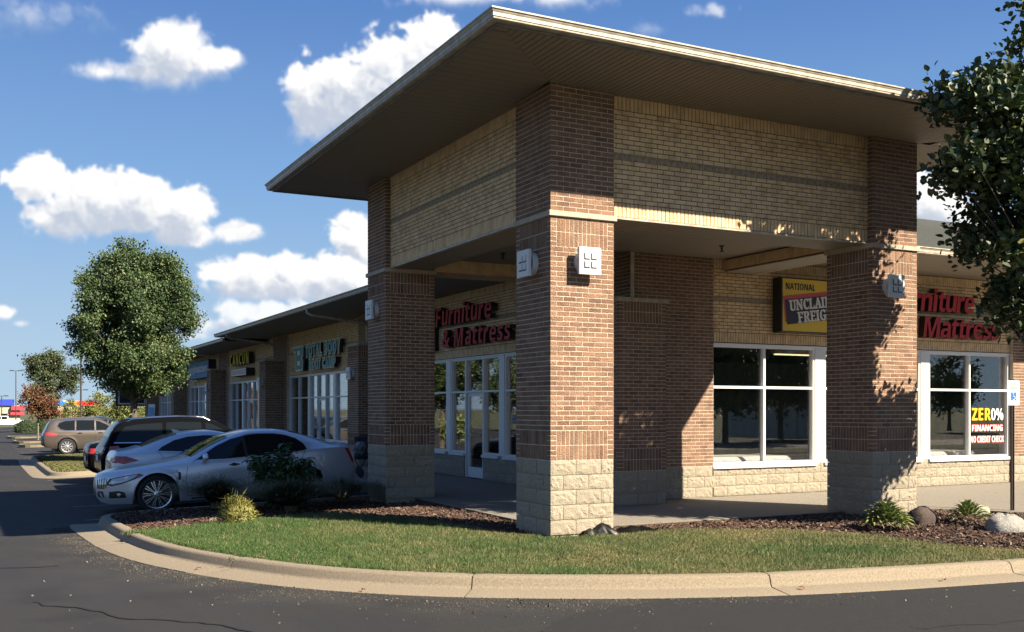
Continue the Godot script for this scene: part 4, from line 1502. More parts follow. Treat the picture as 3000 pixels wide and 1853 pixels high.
func freight_sign(label: String, at: Vector3, turn: float) -> void:
	var t := thing("freight_sign", label, "sign", at, turn, "yellow box signs of the freight shop")
	var mb := MB.new()
	mb.soft_box(Vector3(1.03, 0.555, 0.13), Vector3(2.06, 1.11, 0.26), 0.01)
	part("cabinet", mb.mesh(), M.black, t)
	mb = MB.new()
	mb.span(Vector3(0.035, 0.03, 0.255), Vector3(2.03, 1.08, 0.266))
	part("yellow_face", mb.mesh(), mat(lin(.62, .42, .03), 0.6), t)
	part("lettering", text_mesh("NATIONAL", 0.78, 0.13, 0.006, font()), M.black, t, Transform3D(Basis(), Vector3(0.11, 0.865, 0.266)))
	var tilt := Basis(Vector3.BACK, 0.12)
	mb = MB.new()
	mb.span(Vector3(0.0, 0.0, 0.0), Vector3(1.72, 0.53, 0.004))
	part("red_panel", mb.mesh(), mat(lin(.45, .04, .03), 0.4), t, Transform3D(tilt, Vector3(0.10, 0.20, 0.268)))
	mb = MB.new()
	mb.span(Vector3(0.0, 0.0, 0.0), Vector3(1.72, 0.50, 0.004))
	part("slate_panel", mb.mesh(), mat(lin(.018, .021, .027), 0.6), t, Transform3D(tilt, Vector3(0.145, 0.155, 0.2745)))
	part("lettering", text_mesh("UNCLAIMED", 1.5, 0.21, 0.006, font(true, true), 0.0, 0.006), M.white, t, Transform3D(tilt, Vector3(0.20, 0.43, 0.285)))
	part("lettering", text_mesh("FREIGHT", 1.15, 0.21, 0.006, font(true, true), 0.0, 0.006), M.white, t, Transform3D(tilt, Vector3(0.42, 0.20, 0.285)))

func furniture_sign(label: String, at: Vector3, turn: float, k: float) -> void:
	var t := thing("furniture_sign", label, "sign", at, turn, "red raised letters of the furniture shop")
	channel_letters(t, "Furniture", Vector3(0.0, 0.60, 0.05), 3.38 * k, 0.48, 0.14, font(), M.red, M.black, 0.14)
	channel_letters(t, "& Mattress", Vector3(0.42, 0.03, 0.05), 3.96 * k, 0.45, 0.14, font(), M.red, M.black, 0.14)

func build_signs() -> void:
	freight_sign("yellow freight sign half hidden by the dappled pillar, facing the lawn", Vector3(7.4, 3.26, -3.985), 0.0)
	freight_sign("freight sign in the shade, only its black edge showing past the shaded pillar", Vector3(3.985, 3.26, -15.2), -PI / 2)
	furniture_sign("red furniture and mattress letters behind the leaves of the street tree", Vector3(10.50, 3.27, -3.99), 0.0, 0.775)
	furniture_sign("red furniture and mattress letters in shade under the canopy", Vector3(3.99, 3.27, -12.95), -PI / 2, 1.0)
	# boot camp
	var teal := mat(lin(.05, .26, .30), 0.6)
	var cream := mat(lin(.75, .68, .5), 0.6)
	var t := thing("boot_camp_sign", "teal and cream boot camp letters with a monogram on the long wing", "sign", Vector3(3.99, 3.1, -26.85), -PI / 2)
	channel_letters(t, "TOTAL BODY", Vector3(1.75, 0.52, 0.05), 4.15, 0.44, 0.16, font(), teal, M.black, 0.0, 0.036, cream)
	channel_letters(t, "BOOT CAMP", Vector3(2.2, 0.06, 0.05), 3.2, 0.34, 0.16, font(), teal, M.black, 0.0, 0.034, cream)
	for lay in [[0.0, M.black, 0.05, 0.17, "back"], [0.0, cream, 0.225, 0.008, "edge"], [-0.05, teal, 0.235, 0.01, "face"]]:
		var tpoly := PackedVector2Array()
		var shape := v2([0.0, 0.93, 1.55, 0.93, 1.5, 0.55, 1.32, 0.47, 1.5, 0.36, 1.42, 0.0, 0.52, 0.0, 0.45, 0.72, 0.25, 0.66])
		for off in Geometry2D.offset_polygon(shape, lay[0]):
			tpoly = off
		var mb := MB.new()
		mb.plate(tpoly, Vector3(0.0, 0.05, lay[2]), Vector3.RIGHT, Vector3.UP, Vector3.BACK, lay[3])
		part("monogram_" + lay[4], mb.mesh(), lay[1], t)
	for s in [[0.80, 0.58, 0.32, 0.17], [0.78, 0.20, 0.36, 0.17]]:
		var mb := MB.new()
		mb.span(Vector3(s[0], 0.05 + s[1], 0.236), Vector3(s[0] + s[2], 0.05 + s[1] + s[3], 0.241))
		part("monogram_opening", mb.mesh(), cream, t)
	# yellow lettered shop
	t = thing("yellow_letter_sign", "narrow yellow channel letters above a small red lettered box sign", "sign", Vector3(3.99, 3.2, -37.7), -PI / 2)
	channel_letters(t, "CANCUN", Vector3(0.0, 0.55, 0.05), 4.0, 0.52, 0.22, font(), mat(lin(.55, .47, .05), 0.8), M.black, 0.0, 0.02, M.black)
	var mb := MB.new()
	mb.soft_box(Vector3(2.3, 0.2, 0.2), Vector3(3.15, 0.34, 0.36), 0.01)
	var bx := part("lower_box", mb.mesh(), M.black, t)
	mb = MB.new()
	mb.span(Vector3(0.78, 0.05, 0.375), Vector3(3.83, 0.35, 0.386))
	part("pale_rim", mb.mesh(), mat(lin(.42, .40, .38), 0.4), bx)
	mb = MB.new()
	mb.span(Vector3(0.84, 0.085, 0.38), Vector3(3.77, 0.315, 0.39))
	part("red_face", mb.mesh(), mat(lin(.16, .06, .06), 0.4), bx)
	# blue sign
	t = thing("blue_sign", "flat blue sign with white lower-case letters on the long wing", "sign", Vector3(3.99, 3.38, -48.0), -PI / 2)
	mb = MB.new()
	mb.soft_box(Vector3(2.85, 0.46, 0.2), Vector3(5.7, 0.92, 0.36), 0.01)
	part("cabinet", mb.mesh(), M.black, t)
	mb = MB.new()
	mb.span(Vector3(0.03, 0.03, 0.375), Vector3(5.67, 0.89, 0.39))
	part("blue_face", mb.mesh(), mat(lin(.06, .22, .40), 0.7), t)
	part("lettering", text_mesh("weightwatchers", 5.1, 0.52, 0.01, font()), M.white, t, Transform3D(Basis(), Vector3(0.25, 0.2, 0.39)))
	# last shop of the wing
	t = thing("dark_sign", "dark unlit letters over the last shop of the long wing", "sign", Vector3(3.99, 3.3, -59.0), -PI / 2)
	mb = MB.new()
	for k in 7:
		mb.soft_box(Vector3(0.4 + k * 0.72, 0.35, 0.12), Vector3(0.5, 0.6, 0.16), 0.01)
	part("lettering", mb.mesh(), M.rust, t)
	# blade sign at the end
	t = thing("blade_sign", "square dark projecting sign with a white rim at the end of the long wing", "sign", Vector3(3.0, 1.95, -66.8))
	mb = MB.new()
	mb.span(Vector3(-1.2, 0.0, -0.1), Vector3(0.95, 1.75, 0.1))
	part("cabinet", mb.mesh(), M.black, t)
	mb = MB.new()
	for q in [[-1.05, 0.12, 0.85, 0.22], [-1.05, 1.52, 0.85, 1.62], [-1.05, 0.22, -0.95, 1.52], [0.75, 0.22, 0.85, 1.52]]:
		mb.span(Vector3(q[0], q[1], 0.1), Vector3(q[2], q[3], 0.112))
	part("white_rim", mb.mesh(), M.white, t)
	mb = MB.new()
	mb.tube([Vector3(0.9, 1.4, 0), Vector3(1.3, 1.4, 0.4)], [0.04, 0.04], 8)
	part("arm", mb.mesh(), M.black, t)
	# window lettering
	t = thing("window_lettering", "yellow, white and red zero percent financing lettering on the window glass", "window lettering", Vector3(13.33, 0.95, -4.062))
	var gold := mat(lin(.80, .52, .02), 0.4)
	part("gold_letters", text_mesh("ZER", 0.64, 0.28, 0.004, font()), gold, t, Transform3D(Basis(), Vector3(0.06, 0.51, 0)))
	part("white_letters", text_mesh("0%", 0.42, 0.28, 0.004, font()), M.white, t, Transform3D(Basis(), Vector3(0.71, 0.51, 0)))
	for q in [["FINANCING", 0.06, 0.26, 1.04, 0.14], ["NO CREDIT CHECK", 0.0, 0.0, 1.14, 0.14]]:
		part("red_outline", text_mesh(q[0], q[3], q[4], 0.003, font(), 0.0, 0.014), mat(lin(.60, .05, .05), 0.5), t, Transform3D(Basis(), Vector3(q[1], q[2], 0)))
		part("white_letters", text_mesh(q[0], q[3], q[4], 0.004, font()), M.white, t, Transform3D(Basis(), Vector3(q[1], q[2], 0.006)))
	for q in 4:
		var lt := thing("ceiling_light", ["long fluorescent ceiling light seen through the first front window, near the glass", "long fluorescent ceiling light deeper inside behind the first front window", "long fluorescent ceiling light above the leaning board, near the glass", "long fluorescent ceiling light deeper inside, above the financing lettering"][q], "ceiling light", Vector3([7.6, 7.9, 13.0, 13.4][q], 3.22, [-6.4, -9.4, -6.4, -9.4][q]), 0.0, "fluorescent ceiling lights in the freight shop")
		var lb := MB.new()
		lb.span(Vector3(-1.2, 0.0, -0.09), Vector3(1.2, 0.08, 0.09))
		part("housing", lb.mesh(), M.white, lt)
		lb = MB.new()
		lb.span(Vector3(-1.15, -0.035, -0.03), Vector3(1.15, -0.004, 0.03))
		var glow := mat(lin(.8, .75, .6), 0.5)
		glow.emission_enabled = true
		glow.emission = Color(1.0, 0.92, 0.7)
		glow.emission_energy_multiplier = 0.55
		part("tube_light", lb.mesh(), glow, lt)
		var al := AreaLight3D.new()
		al.name = "lamp"
		al.area_size = Vector2(2.3, 0.08)
		al.light_color = Color(1.0, 0.92, 0.75)
		al.light_energy = 0.12
		al.shadow_enabled = true
		al.position = Vector3(0, -0.05, 0)
		al.rotation.x = -PI / 2
		lt.add_child(al)
	t = thing("window_lettering", "small blue bed lettering low on the shaded shop window", "window lettering", Vector3(4.06, 1.38, -9.0), -PI / 2)
	part("blue_letters", text_mesh("BEDS", 0.9, 0.2, 0.004, font()), mat(lin(.05, .09, .22), 0.5), t)
	# parking sign
	t = thing("parking_sign", "reserved parking sign with a white wheelchair symbol on a dark post", "sign", Vector3(8.67, 0.0, 0.55), -0.12)
	mb = MB.new()
	mb.plate(v2([-0.03, 0.0, 0.03, 0.0, 0.03, 0.035, 0.018, 0.035, 0.018, 0.008, -0.018, 0.008, -0.018, 0.035, -0.03, 0.035]), Vector3(0, 2.22, -0.04), Vector3.RIGHT, Vector3.BACK, Vector3.UP, 2.3)
	part("post", mb.mesh(), M.rust, t)
	var rr := PackedVector2Array()
	for k in 24:
		var a := TAU * k / 24.0
		rr.append(Vector2(signf(cos(a)) * 0.105 + cos(a) * 0.03, signf(sin(a)) * 0.18 + sin(a) * 0.03))
	mb = MB.new()
	mb.plate(rr, Vector3(0, 1.99, 0.004), Vector3.RIGHT, Vector3.UP, Vector3.BACK, 0.003)
	var pn := part("panel", mb.mesh(), mat(lin(.62, .70, .64), 0.45), t)
	var grn := mat(lin(.16, .38, .26), 0.5)
	part("lettering", text_mesh("RESERVED", 0.20, 0.042, 0.002, font()), grn, pn, Transform3D(Basis(), Vector3(-0.1, 2.115, 0.004)))
	part("lettering", text_mesh("PARKING", 0.17, 0.042, 0.002, font()), grn, pn, Transform3D(Basis(), Vector3(-0.085, 2.05, 0.004)))
	mb = MB.new()
	mb.span(Vector3(-0.062, 1.86, 0.004), Vector3(0.062, 2.0, 0.006))
	part("blue_square", mb.mesh(), mat(lin(.02, .13, .50), 0.45), pn)
	mb = MB.new()
	var ringp := []
	for k in 13:
		var a := -2.4 + 4.0 * k / 12.0
		ringp.append(Vector3(-0.008 + cos(a) * 0.03, 1.903 + sin(a) * 0.03, 0.008))
	mb.tube(ringp, ringp.map(func(_p): return 0.005), 6)
	mb.tube([Vector3(-0.012, 1.972, 0.008), Vector3(-0.01, 1.925, 0.008), Vector3(0.02, 1.924, 0.008), Vector3(0.03, 1.892, 0.008), Vector3(0.042, 1.892, 0.008)], [0.006, 0.006, 0.006, 0.006, 0.005], 6)
	mb.lathe(Vector3(-0.013, 1.982, 0.006), Vector3.BACK, [Vector2(0.009, 0.0), Vector2(0.009, 0.004), Vector2(0.0, 0.004)], 10)
	part("wheelchair_symbol", mb.mesh(), M.white, pn)

# ---------------------------------------------------------------- cars
class Body:
	var xs: Array
	var f := {}        # name -> values at xs
	var wheels: Array  # x of the axles
	var r := 0.36      # tyre radius
	var arch := 0.40
	var length := 5.0
	var sill := 0.22

	func at(name: String, x: float) -> float:
		var v: Array = f[name]
		var n := xs.size()
		if x <= xs[0]:
			return v[0]
		if x >= xs[n - 1]:
			return v[n - 1]
		var i := 0
		while x > xs[i + 1]:
			i += 1
		var h: float = xs[i + 1] - xs[i]
		var t: float = (x - xs[i]) / h
		var d: float = (v[i + 1] - v[i]) / h
		var m0 := d
		var m1 := d
		if i > 0:
			m0 = (d + (v[i] - v[i - 1]) / (xs[i] - xs[i - 1])) * 0.5
		if i < n - 2:
			m1 = (d + (v[i + 2] - v[i + 1]) / (xs[i + 2] - xs[i + 1])) * 0.5
		if i > 0 and (v[i] - v[i - 1]) * d <= 0.0:
			m0 = 0.0
		if i < n - 2 and (v[i + 2] - v[i + 1]) * d <= 0.0:
			m1 = 0.0
		var t2 := t * t
		var t3 := t2 * t
		return v[i] * (2 * t3 - 3 * t2 + 1) + m0 * h * (t3 - 2 * t2 + t) + v[i + 1] * (3 * t2 - 2 * t3) + m1 * h * (t3 - t2)

	func floor_at(x: float) -> float:
		var y := at("yb", x)
		for c in wheels:
			var d := absf(x - c)
			if d < arch:
				y = maxf(y, r + sqrt(arch * arch - d * d))
		return y

	func side_low(x: float, y: float) -> float:
		var yb := at("yb", x)
		var ys := at("ys", x)
		var t := clampf((y - yb) / maxf(ys - yb, 0.01), 0.0, 1.0)
		var z := at("hw", x) - 0.07 * pow(maxf(0.0, (0.4 - t) / 0.4), 2.0) - 0.04 * pow(maxf(0.0, (t - 0.62) / 0.38), 2.0)
		# a crease below the shoulder and flared arches
		z += 0.008 * exp(-pow((t - 0.78) / 0.05, 2.0))
		for c in wheels:
			var d := sqrt(pow(x - c, 2.0) + pow(y - r, 2.0)) - arch
			z += 0.016 * exp(-pow(d / 0.07, 2.0))
		return z

	# (z, y) of the upper section from shoulder (0) to centre line (1)
	func upper(x: float, t: float) -> Vector2:
		var hw := at("hw", x)
		var ys := at("ys", x)
		var yr := at("yr", x)
		var zr := at("zr", x)
		var yt := at("yt", x)
		var z0 := hw - 0.04
		var p := [Vector2(z0, ys), Vector2(lerpf(z0 - 0.02, zr, 0.33) + 0.010, lerpf(ys, yr, 0.36)), Vector2(lerpf(z0 - 0.02, zr, 0.68) + 0.012, lerpf(ys, yr, 0.72)), Vector2(zr, yr), Vector2(zr - 0.075, lerpf(yr, yt, 0.55)), Vector2(zr * 0.55, lerpf(yr, yt, 0.92)), Vector2(0.0, yt)]
		var s := t * 6.0
		var i := mini(int(s), 5)
		var u := s - i
		var a: Vector2 = p[maxi(i - 1, 0)]
		var d: Vector2 = p[i + 2] if i < 5 else Vector2(-p[5].x, p[5].y)
		return p[i].cubic_interpolate(p[i + 1], a, d, u)

	func side_z(x: float, y: float) -> float:
		if y <= at("ys", x):
			return side_low(x, y)
		var prev := upper(x, 0.0)
		for k in range(1, 25):
			var q := upper(x, k / 24.0)
			if q.y >= y:
				return lerpf(prev.x, q.x, clampf((y - prev.y) / maxf(q.y - prev.y, 1e-5), 0.0, 1.0))
			prev = q
		return -1.0

	func top_y(x: float, z: float) -> float:
		z = absf(z)
		var prev := upper(x, 0.0)
		for k in range(1, 25):
			var q := upper(x, k / 24.0)
			if q.x <= z:
				return lerpf(prev.y, q.y, clampf((prev.x - z) / maxf(prev.x - q.x, 1e-5), 0.0, 1.0))
			prev = q
		return prev.y

	# how far in the end of the car lies, at height y and offset z; dir 1 from the nose, -1 from the tail
	func end_x(z: float, y: float, dir: int) -> float:
		var last := -1.0
		for k in 90:
			var x := k * 0.012 if dir > 0 else length - k * 0.012
			if y > at("yt", x) or y < at("yb", x) - 0.02:
				continue
			if side_z(x, y) >= absf(z):
				return x
		return 0.6 if dir > 0 else length - 0.6

	func point(kind: String, a: float, b: float) -> Vector3:
		match kind:
			"left": return Vector3(a, b, side_z(a, b))
			"right": return Vector3(a, b, -side_z(a, b))
			"top": return Vector3(a, top_y(a, b), b)
			"nose": return Vector3(end_x(a, b, 1), b, a)
		return Vector3(end_x(a, b, -1), b, a)

func car_shell(b: Body) -> ArrayMesh:
	var mb := MB.new()
	var rows := []
	var n := 150
	for i in n + 1:
		var x := b.length * i / n
		var half := []
		var y0 := b.floor_at(x)
		var ys := b.at("ys", x)
		for j in 11:
			var y := lerpf(minf(y0, ys - 0.01), ys, j / 11.0)
			half.append(Vector3(x, y, b.side_low(x, y)))
		for j in 17:
			var q := b.upper(x, j / 16.0)
			half.append(Vector3(x, q.y, q.x))
		var ring := PackedVector3Array()
		for p in half:
			ring.append(p)
		for j in range(half.size() - 2, -1, -1):
			ring.append(Vector3(half[j].x, half[j].y, -half[j].z))
		rows.append(ring)
	mb.grid(rows, Vector3(b.length * 0.5, 0.5, 0))
	for e in [0, n]:
		var ring: PackedVector3Array = rows[e]
		var m := ring.size()
		for j in range(0, m / 2):
			mb.quad(ring[j], ring[j + 1], ring[m - 2 - j], ring[m - 1 - j], Vector3(-1 if e == 0 else 1, 0, 0))
	return mb.mesh()

# a panel that follows the body, standing a little proud of it
func overlay(b: Body, kind: String, poly: PackedVector2Array, proud := 0.004, step := 0.07) -> ArrayMesh:
	var mb := MB.new()
	var lo := Vector2.INF
	var hi := -Vector2.INF
	for p in poly:
		lo = lo.min(p)
		hi = hi.max(p)
	var nx := int((hi.x - lo.x) / step) + 1
	var ny := int((hi.y - lo.y) / step) + 1
	var sign := 1.0
	var made := {}
	for i in nx:
		for j in ny:
			var c := lo + Vector2(i, j) * step
			var cell := PackedVector2Array([c, c + Vector2(step, 0), c + Vector2(step, step), c + Vector2(0, step)])
			for piece in Geometry2D.intersect_polygons(poly, cell):
				var idx := Geometry2D.triangulate_polygon(piece)
				var ps := []
				var ns := []
				for q in piece:
					var key := Vector2i((q * 4000.0).round())
					if not made.has(key):
						var p0 := b.point(kind, q.x, q.y)
						var e := 0.02
						var du := b.point(kind, q.x + e, q.y) - b.point(kind, q.x - e, q.y)
						var dv := b.point(kind, q.x, q.y + e) - b.point(kind, q.x, q.y - e)
						if kind == "nose" or kind == "tail":
							du.x = clampf(du.x, -0.05, 0.05)
							dv.x = clampf(dv.x, -0.05, 0.05)
						var nn := du.cross(dv).normalized()
						var want := Vector3.UP
						match kind:
							"left": want = Vector3.BACK
							"right": want = Vector3.FORWARD
							"nose": want = Vector3.LEFT
							"tail": want = Vector3.RIGHT
						if nn.dot(want) < 0.0:
							nn = -nn
						made[key] = [p0 + nn * proud, nn]
					ps.append(made[key][0])
					ns.append(made[key][1])
				for k in range(0, idx.size(), 3):
					mb.tri3(ps[idx[k]], ps[idx[k + 1]], ps[idx[k + 2]], ns[idx[k]], ns[idx[k + 1]], ns[idx[k + 2]])
	return mb.mesh()

func seam(b: Body, kind: String, pts: Array, w: float) -> PackedVector2Array:
	var a := PackedVector2Array()
	var c := PackedVector2Array()
	for i in pts.size():
		var d: Vector2 = (pts[mini(i + 1, pts.size() - 1)] - pts[maxi(i - 1, 0)]).normalized()
		var m := Vector2(-d.y, d.x) * w * 0.5
		a.append(pts[i] + m)
		c.insert(0, pts[i] - m)
	a.append_array(c)
	return a

func wheel(owner: Node3D, at: Vector3, r: float, rim: float, out: float, spokes: int, twin: bool, bright: Material, turn := 0.0) -> void:
	# out: +1 faces +z
	var t := Transform3D(Basis(Vector3.UP, turn), at)
	var ax := Vector3(0, 0, out)
	var mb := MB.new()
	mb.lathe(Vector3.ZERO, ax, [Vector2(rim, -0.2), Vector2(r - 0.02, -0.21), Vector2(r, -0.18), Vector2(r, -0.03), Vector2(r - 0.012, -0.005), Vector2(r - 0.035, 0.008), Vector2(rim + 0.02, 0.004), Vector2(rim, -0.012)], 40)
	var tyre := part("wheel", mb.mesh(), M.rubber, owner, t)
	mb = MB.new()
	mb.lathe(Vector3.ZERO, ax, [Vector2(0.0, -0.06), Vector2(rim, -0.075)], 32)
	part("brake_disc", mb.mesh(), M.black, tyre)
	mb = MB.new()
	mb.lathe(Vector3.ZERO, ax, [Vector2(rim - 0.03, -0.05), Vector2(rim - 0.012, -0.006), Vector2(rim + 0.004, -0.002), Vector2(rim + 0.004, -0.03)], 40)
	mb.lathe(Vector3.ZERO, ax, [Vector2(0.062, -0.05), Vector2(0.058, -0.008), Vector2(0.03, 0.0), Vector2(0.0, 0.0)], 20)
	for k in spokes:
		var list := [-0.1, 0.1] if twin else [0.0]
		for d in list:
			var a: float = TAU * k / spokes + d
			var dir := Vector3(cos(a), sin(a), 0)
			var sd := Vector3(-sin(a), cos(a), 0)
			var w0 := 0.007 if twin else 0.02
			var w1 := 0.0115 if twin else 0.034
			var p0 := dir * 0.045
			var p1 := dir * (rim - 0.012)
			var zf := ax * -0.012
			var zb := ax * -0.05
			var zo := ax * -0.02
			mb.quad(p0 - sd * w0 + zf, p0 + sd * w0 + zf, p1 + sd * w1 + zo, p1 - sd * w1 + zo, ax)
			mb.quad(p0 - sd * w0 + zf, p1 - sd * w1 + zo, p1 - sd * w1 + zb, p0 - sd * w0 + zb, -sd)
			mb.quad(p0 + sd * w0 + zf, p1 + sd * w1 + zo, p1 + sd * w1 + zb, p0 + sd * w0 + zb, sd)
	part("rim", mb.mesh(), bright, tyre)

func paint(c: Color, metal := 0.55, rough := 0.33) -> StandardMaterial3D:
	var m := mat(c, rough, null, null, 1.0, metal)
	if c.get_luminance() < 0.12:
		m.metallic_specular = 0.3 if c.get_luminance() > 0.06 else 0.12
		return m
	m.clearcoat_enabled = true
	m.clearcoat = 0.6
	m.clearcoat_roughness = 0.06
	return m

func dark_glass() -> StandardMaterial3D:
	var m := mat(lin(.008, .010, .011), 0.04)
	m.metallic_specular = 0.4
	return m

func car(called: String, label: String, b: Body, color: Material, glass_side: Array, opts: Dictionary) -> Node3D:
	var t := thing(called, label, "car", Vector3.ZERO, 0.0, "")
	if not M.has("car_glass"):
		M.car_glass = dark_glass()
		M.chrome = mat(lin(.62, .62, .63), 0.14, null, null, 1.0, 1.0)
		M.alloy = mat(lin(.60, .60, .61), 0.3, null, null, 1.0, 0.85)
		M.bright_rim = mat(lin(.68, .68, .69), 0.22, null, null, 1.0, 0.9)
		M.tail = mat(lin(.30, .008, .01), 0.12)
		M.tail.clearcoat_enabled = true
		M.lens = mat(lin(.42, .44, .47), 0.08, null, null, 1.0, 0.35)
		M.amber = mat(lin(.40, .07, .02), 0.15)
	part("body", car_shell(b), color, t)
	var mb := MB.new()
	var inner: float = b.at("hw", b.length * 0.5) - 0.27
	mb.span(Vector3(0.6, 0.17, -inner), Vector3(b.length - 0.45, 0.62, inner))
	for c in b.wheels:   # dark wheel wells
		mb.span(Vector3(c - b.arch - 0.04, 0.3, -inner + 0.01), Vector3(c + b.arch + 0.04, b.r + b.arch + 0.03, inner - 0.01))
		var prof := []
		for s in [-1.0, 1.0]:
			var arcs := [PackedVector3Array(), PackedVector3Array()]
			for k in 17:
				var a := PI * k / 16.0
				for e in 2:
					arcs[e].append(Vector3(c + cos(a) * (b.arch + 0.004), b.r + sin(a) * (b.arch + 0.004) - 0.02, s * (inner if e == 0 else inner + 0.24)))
			for k in 16:
				mb.quad(arcs[0][k], arcs[0][k + 1], arcs[1][k + 1], arcs[1][k], Vector3(c, b.r, 0) - arcs[0][k] * Vector3(1, 1, 0))
	part("underbody", mb.mesh(), M.black, t)
	# glass
	for side in ["left", "right"]:
		for g in glass_side:
			part("side_window", overlay(b, side, g), M.car_glass, t)
		for g in opts.get("pillars", []):
			part("pillar_trim", overlay(b, side, g, 0.005), M.black, t)
		if opts.has("window_trim"):
			for g in opts.window_trim:
				part("window_trim", overlay(b, side, seam(b, side, g, 0.022), 0.007), M.chrome, t)
		for s in opts.get("seams", []):
			part("door_seam", overlay(b, side, seam(b, side, s, 0.009), 0.0025), M.black, t)
		for h in opts.get("handles", []):
			var p := b.point(side, h.x, h.y)
			var o := 1.0 if side == "left" else -1.0
			mb = MB.new()
			mb.soft_box(p + Vector3(0, 0, 0.028 * o), Vector3(0.20, 0.026, 0.018), 0.006)
			mb.soft_box(p + Vector3(-0.075, 0, 0.012 * o), Vector3(0.03, 0.03, 0.03), 0.006)
			mb.soft_box(p + Vector3(0.075, 0, 0.012 * o), Vector3(0.04, 0.036, 0.03), 0.006)
			var hd := part("handle", mb.mesh(), M.chrome, t)
			var dish := PackedVector2Array()
			for k in 16:
				dish.append(h + Vector2(cos(TAU * k / 16.0) * 0.06, sin(TAU * k / 16.0) * 0.034))
			part("recess", overlay(b, side, dish, 0.003), M.black, hd)
		if opts.has("mirror"):
			var m: Vector2 = opts.mirror
			var p := b.point(side, m.x, m.y)
			var o := 1.0 if side == "left" else -1.0
			mb = MB.new()
			mb.tube([p, p + Vector3(0.01, 0.015, 0.10 * o)], [0.03, 0.025], 8)
			var sp := []
			for k in 9:
				var a := PI * k / 8.0
				var ring := PackedVector3Array()
				for q in 14:
					var c := TAU * q / 14.0
					ring.append(p + Vector3(0.03 - 0.075 * cos(a) * (1.0 if cos(a) > 0 else 0.5), 0.055, 0.16 * o) + Vector3(0, sin(a) * cos(c) * 0.082, sin(a) * sin(c) * 0.125))
				sp.append(ring)
			mb.grid(sp, p + Vector3(0.03, 0.055, 0.16 * o), true)
			part("mirror", mb.mesh(), color, t)
	part("windscreen", overlay(b, "top", opts.screen), M.car_glass, t)
	part("rear_window", overlay(b, "top", opts.back_glass), M.car_glass, t)
	for q in opts.get("lights", []):     # [name, kind, polygon, material]
		part(q[0], overlay(b, q[1], q[2], q[4] if q.size() > 4 else 0.005, 0.035), q[3], t)
	for side in [1.0, -1.0]:
		for k in 2:
			wheel(t, Vector3(b.wheels[k], b.r, side * (b.at("hw", b.wheels[k]) - 0.025)), b.r, opts.rim, side, opts.spokes, opts.get("twin", false), opts.get("rim_mat", M.alloy), opts.get("steer", 0.0) if k == 0 else 0.0)
	return t

func park(o: Node3D, x: float, z: float, nose_left: bool, length: float) -> void:
	# x: where the tail (or nose) that faces the drive stands
	var pitch := 0.0317 if z < -7.0 else 0.0
	var bas := Basis(Vector3.BACK, pitch) if nose_left else Basis(Vector3.BACK, pitch) * Basis(Vector3.UP, PI)
	var at := Vector3(x if nose_left else x + length * cos(pitch), 0, z)
	at.y = (-0.32 + 0.0317 * (at.x + 5.0)) + (G(-5.0, z) + 0.32)
	o.transform = Transform3D(bas, at)

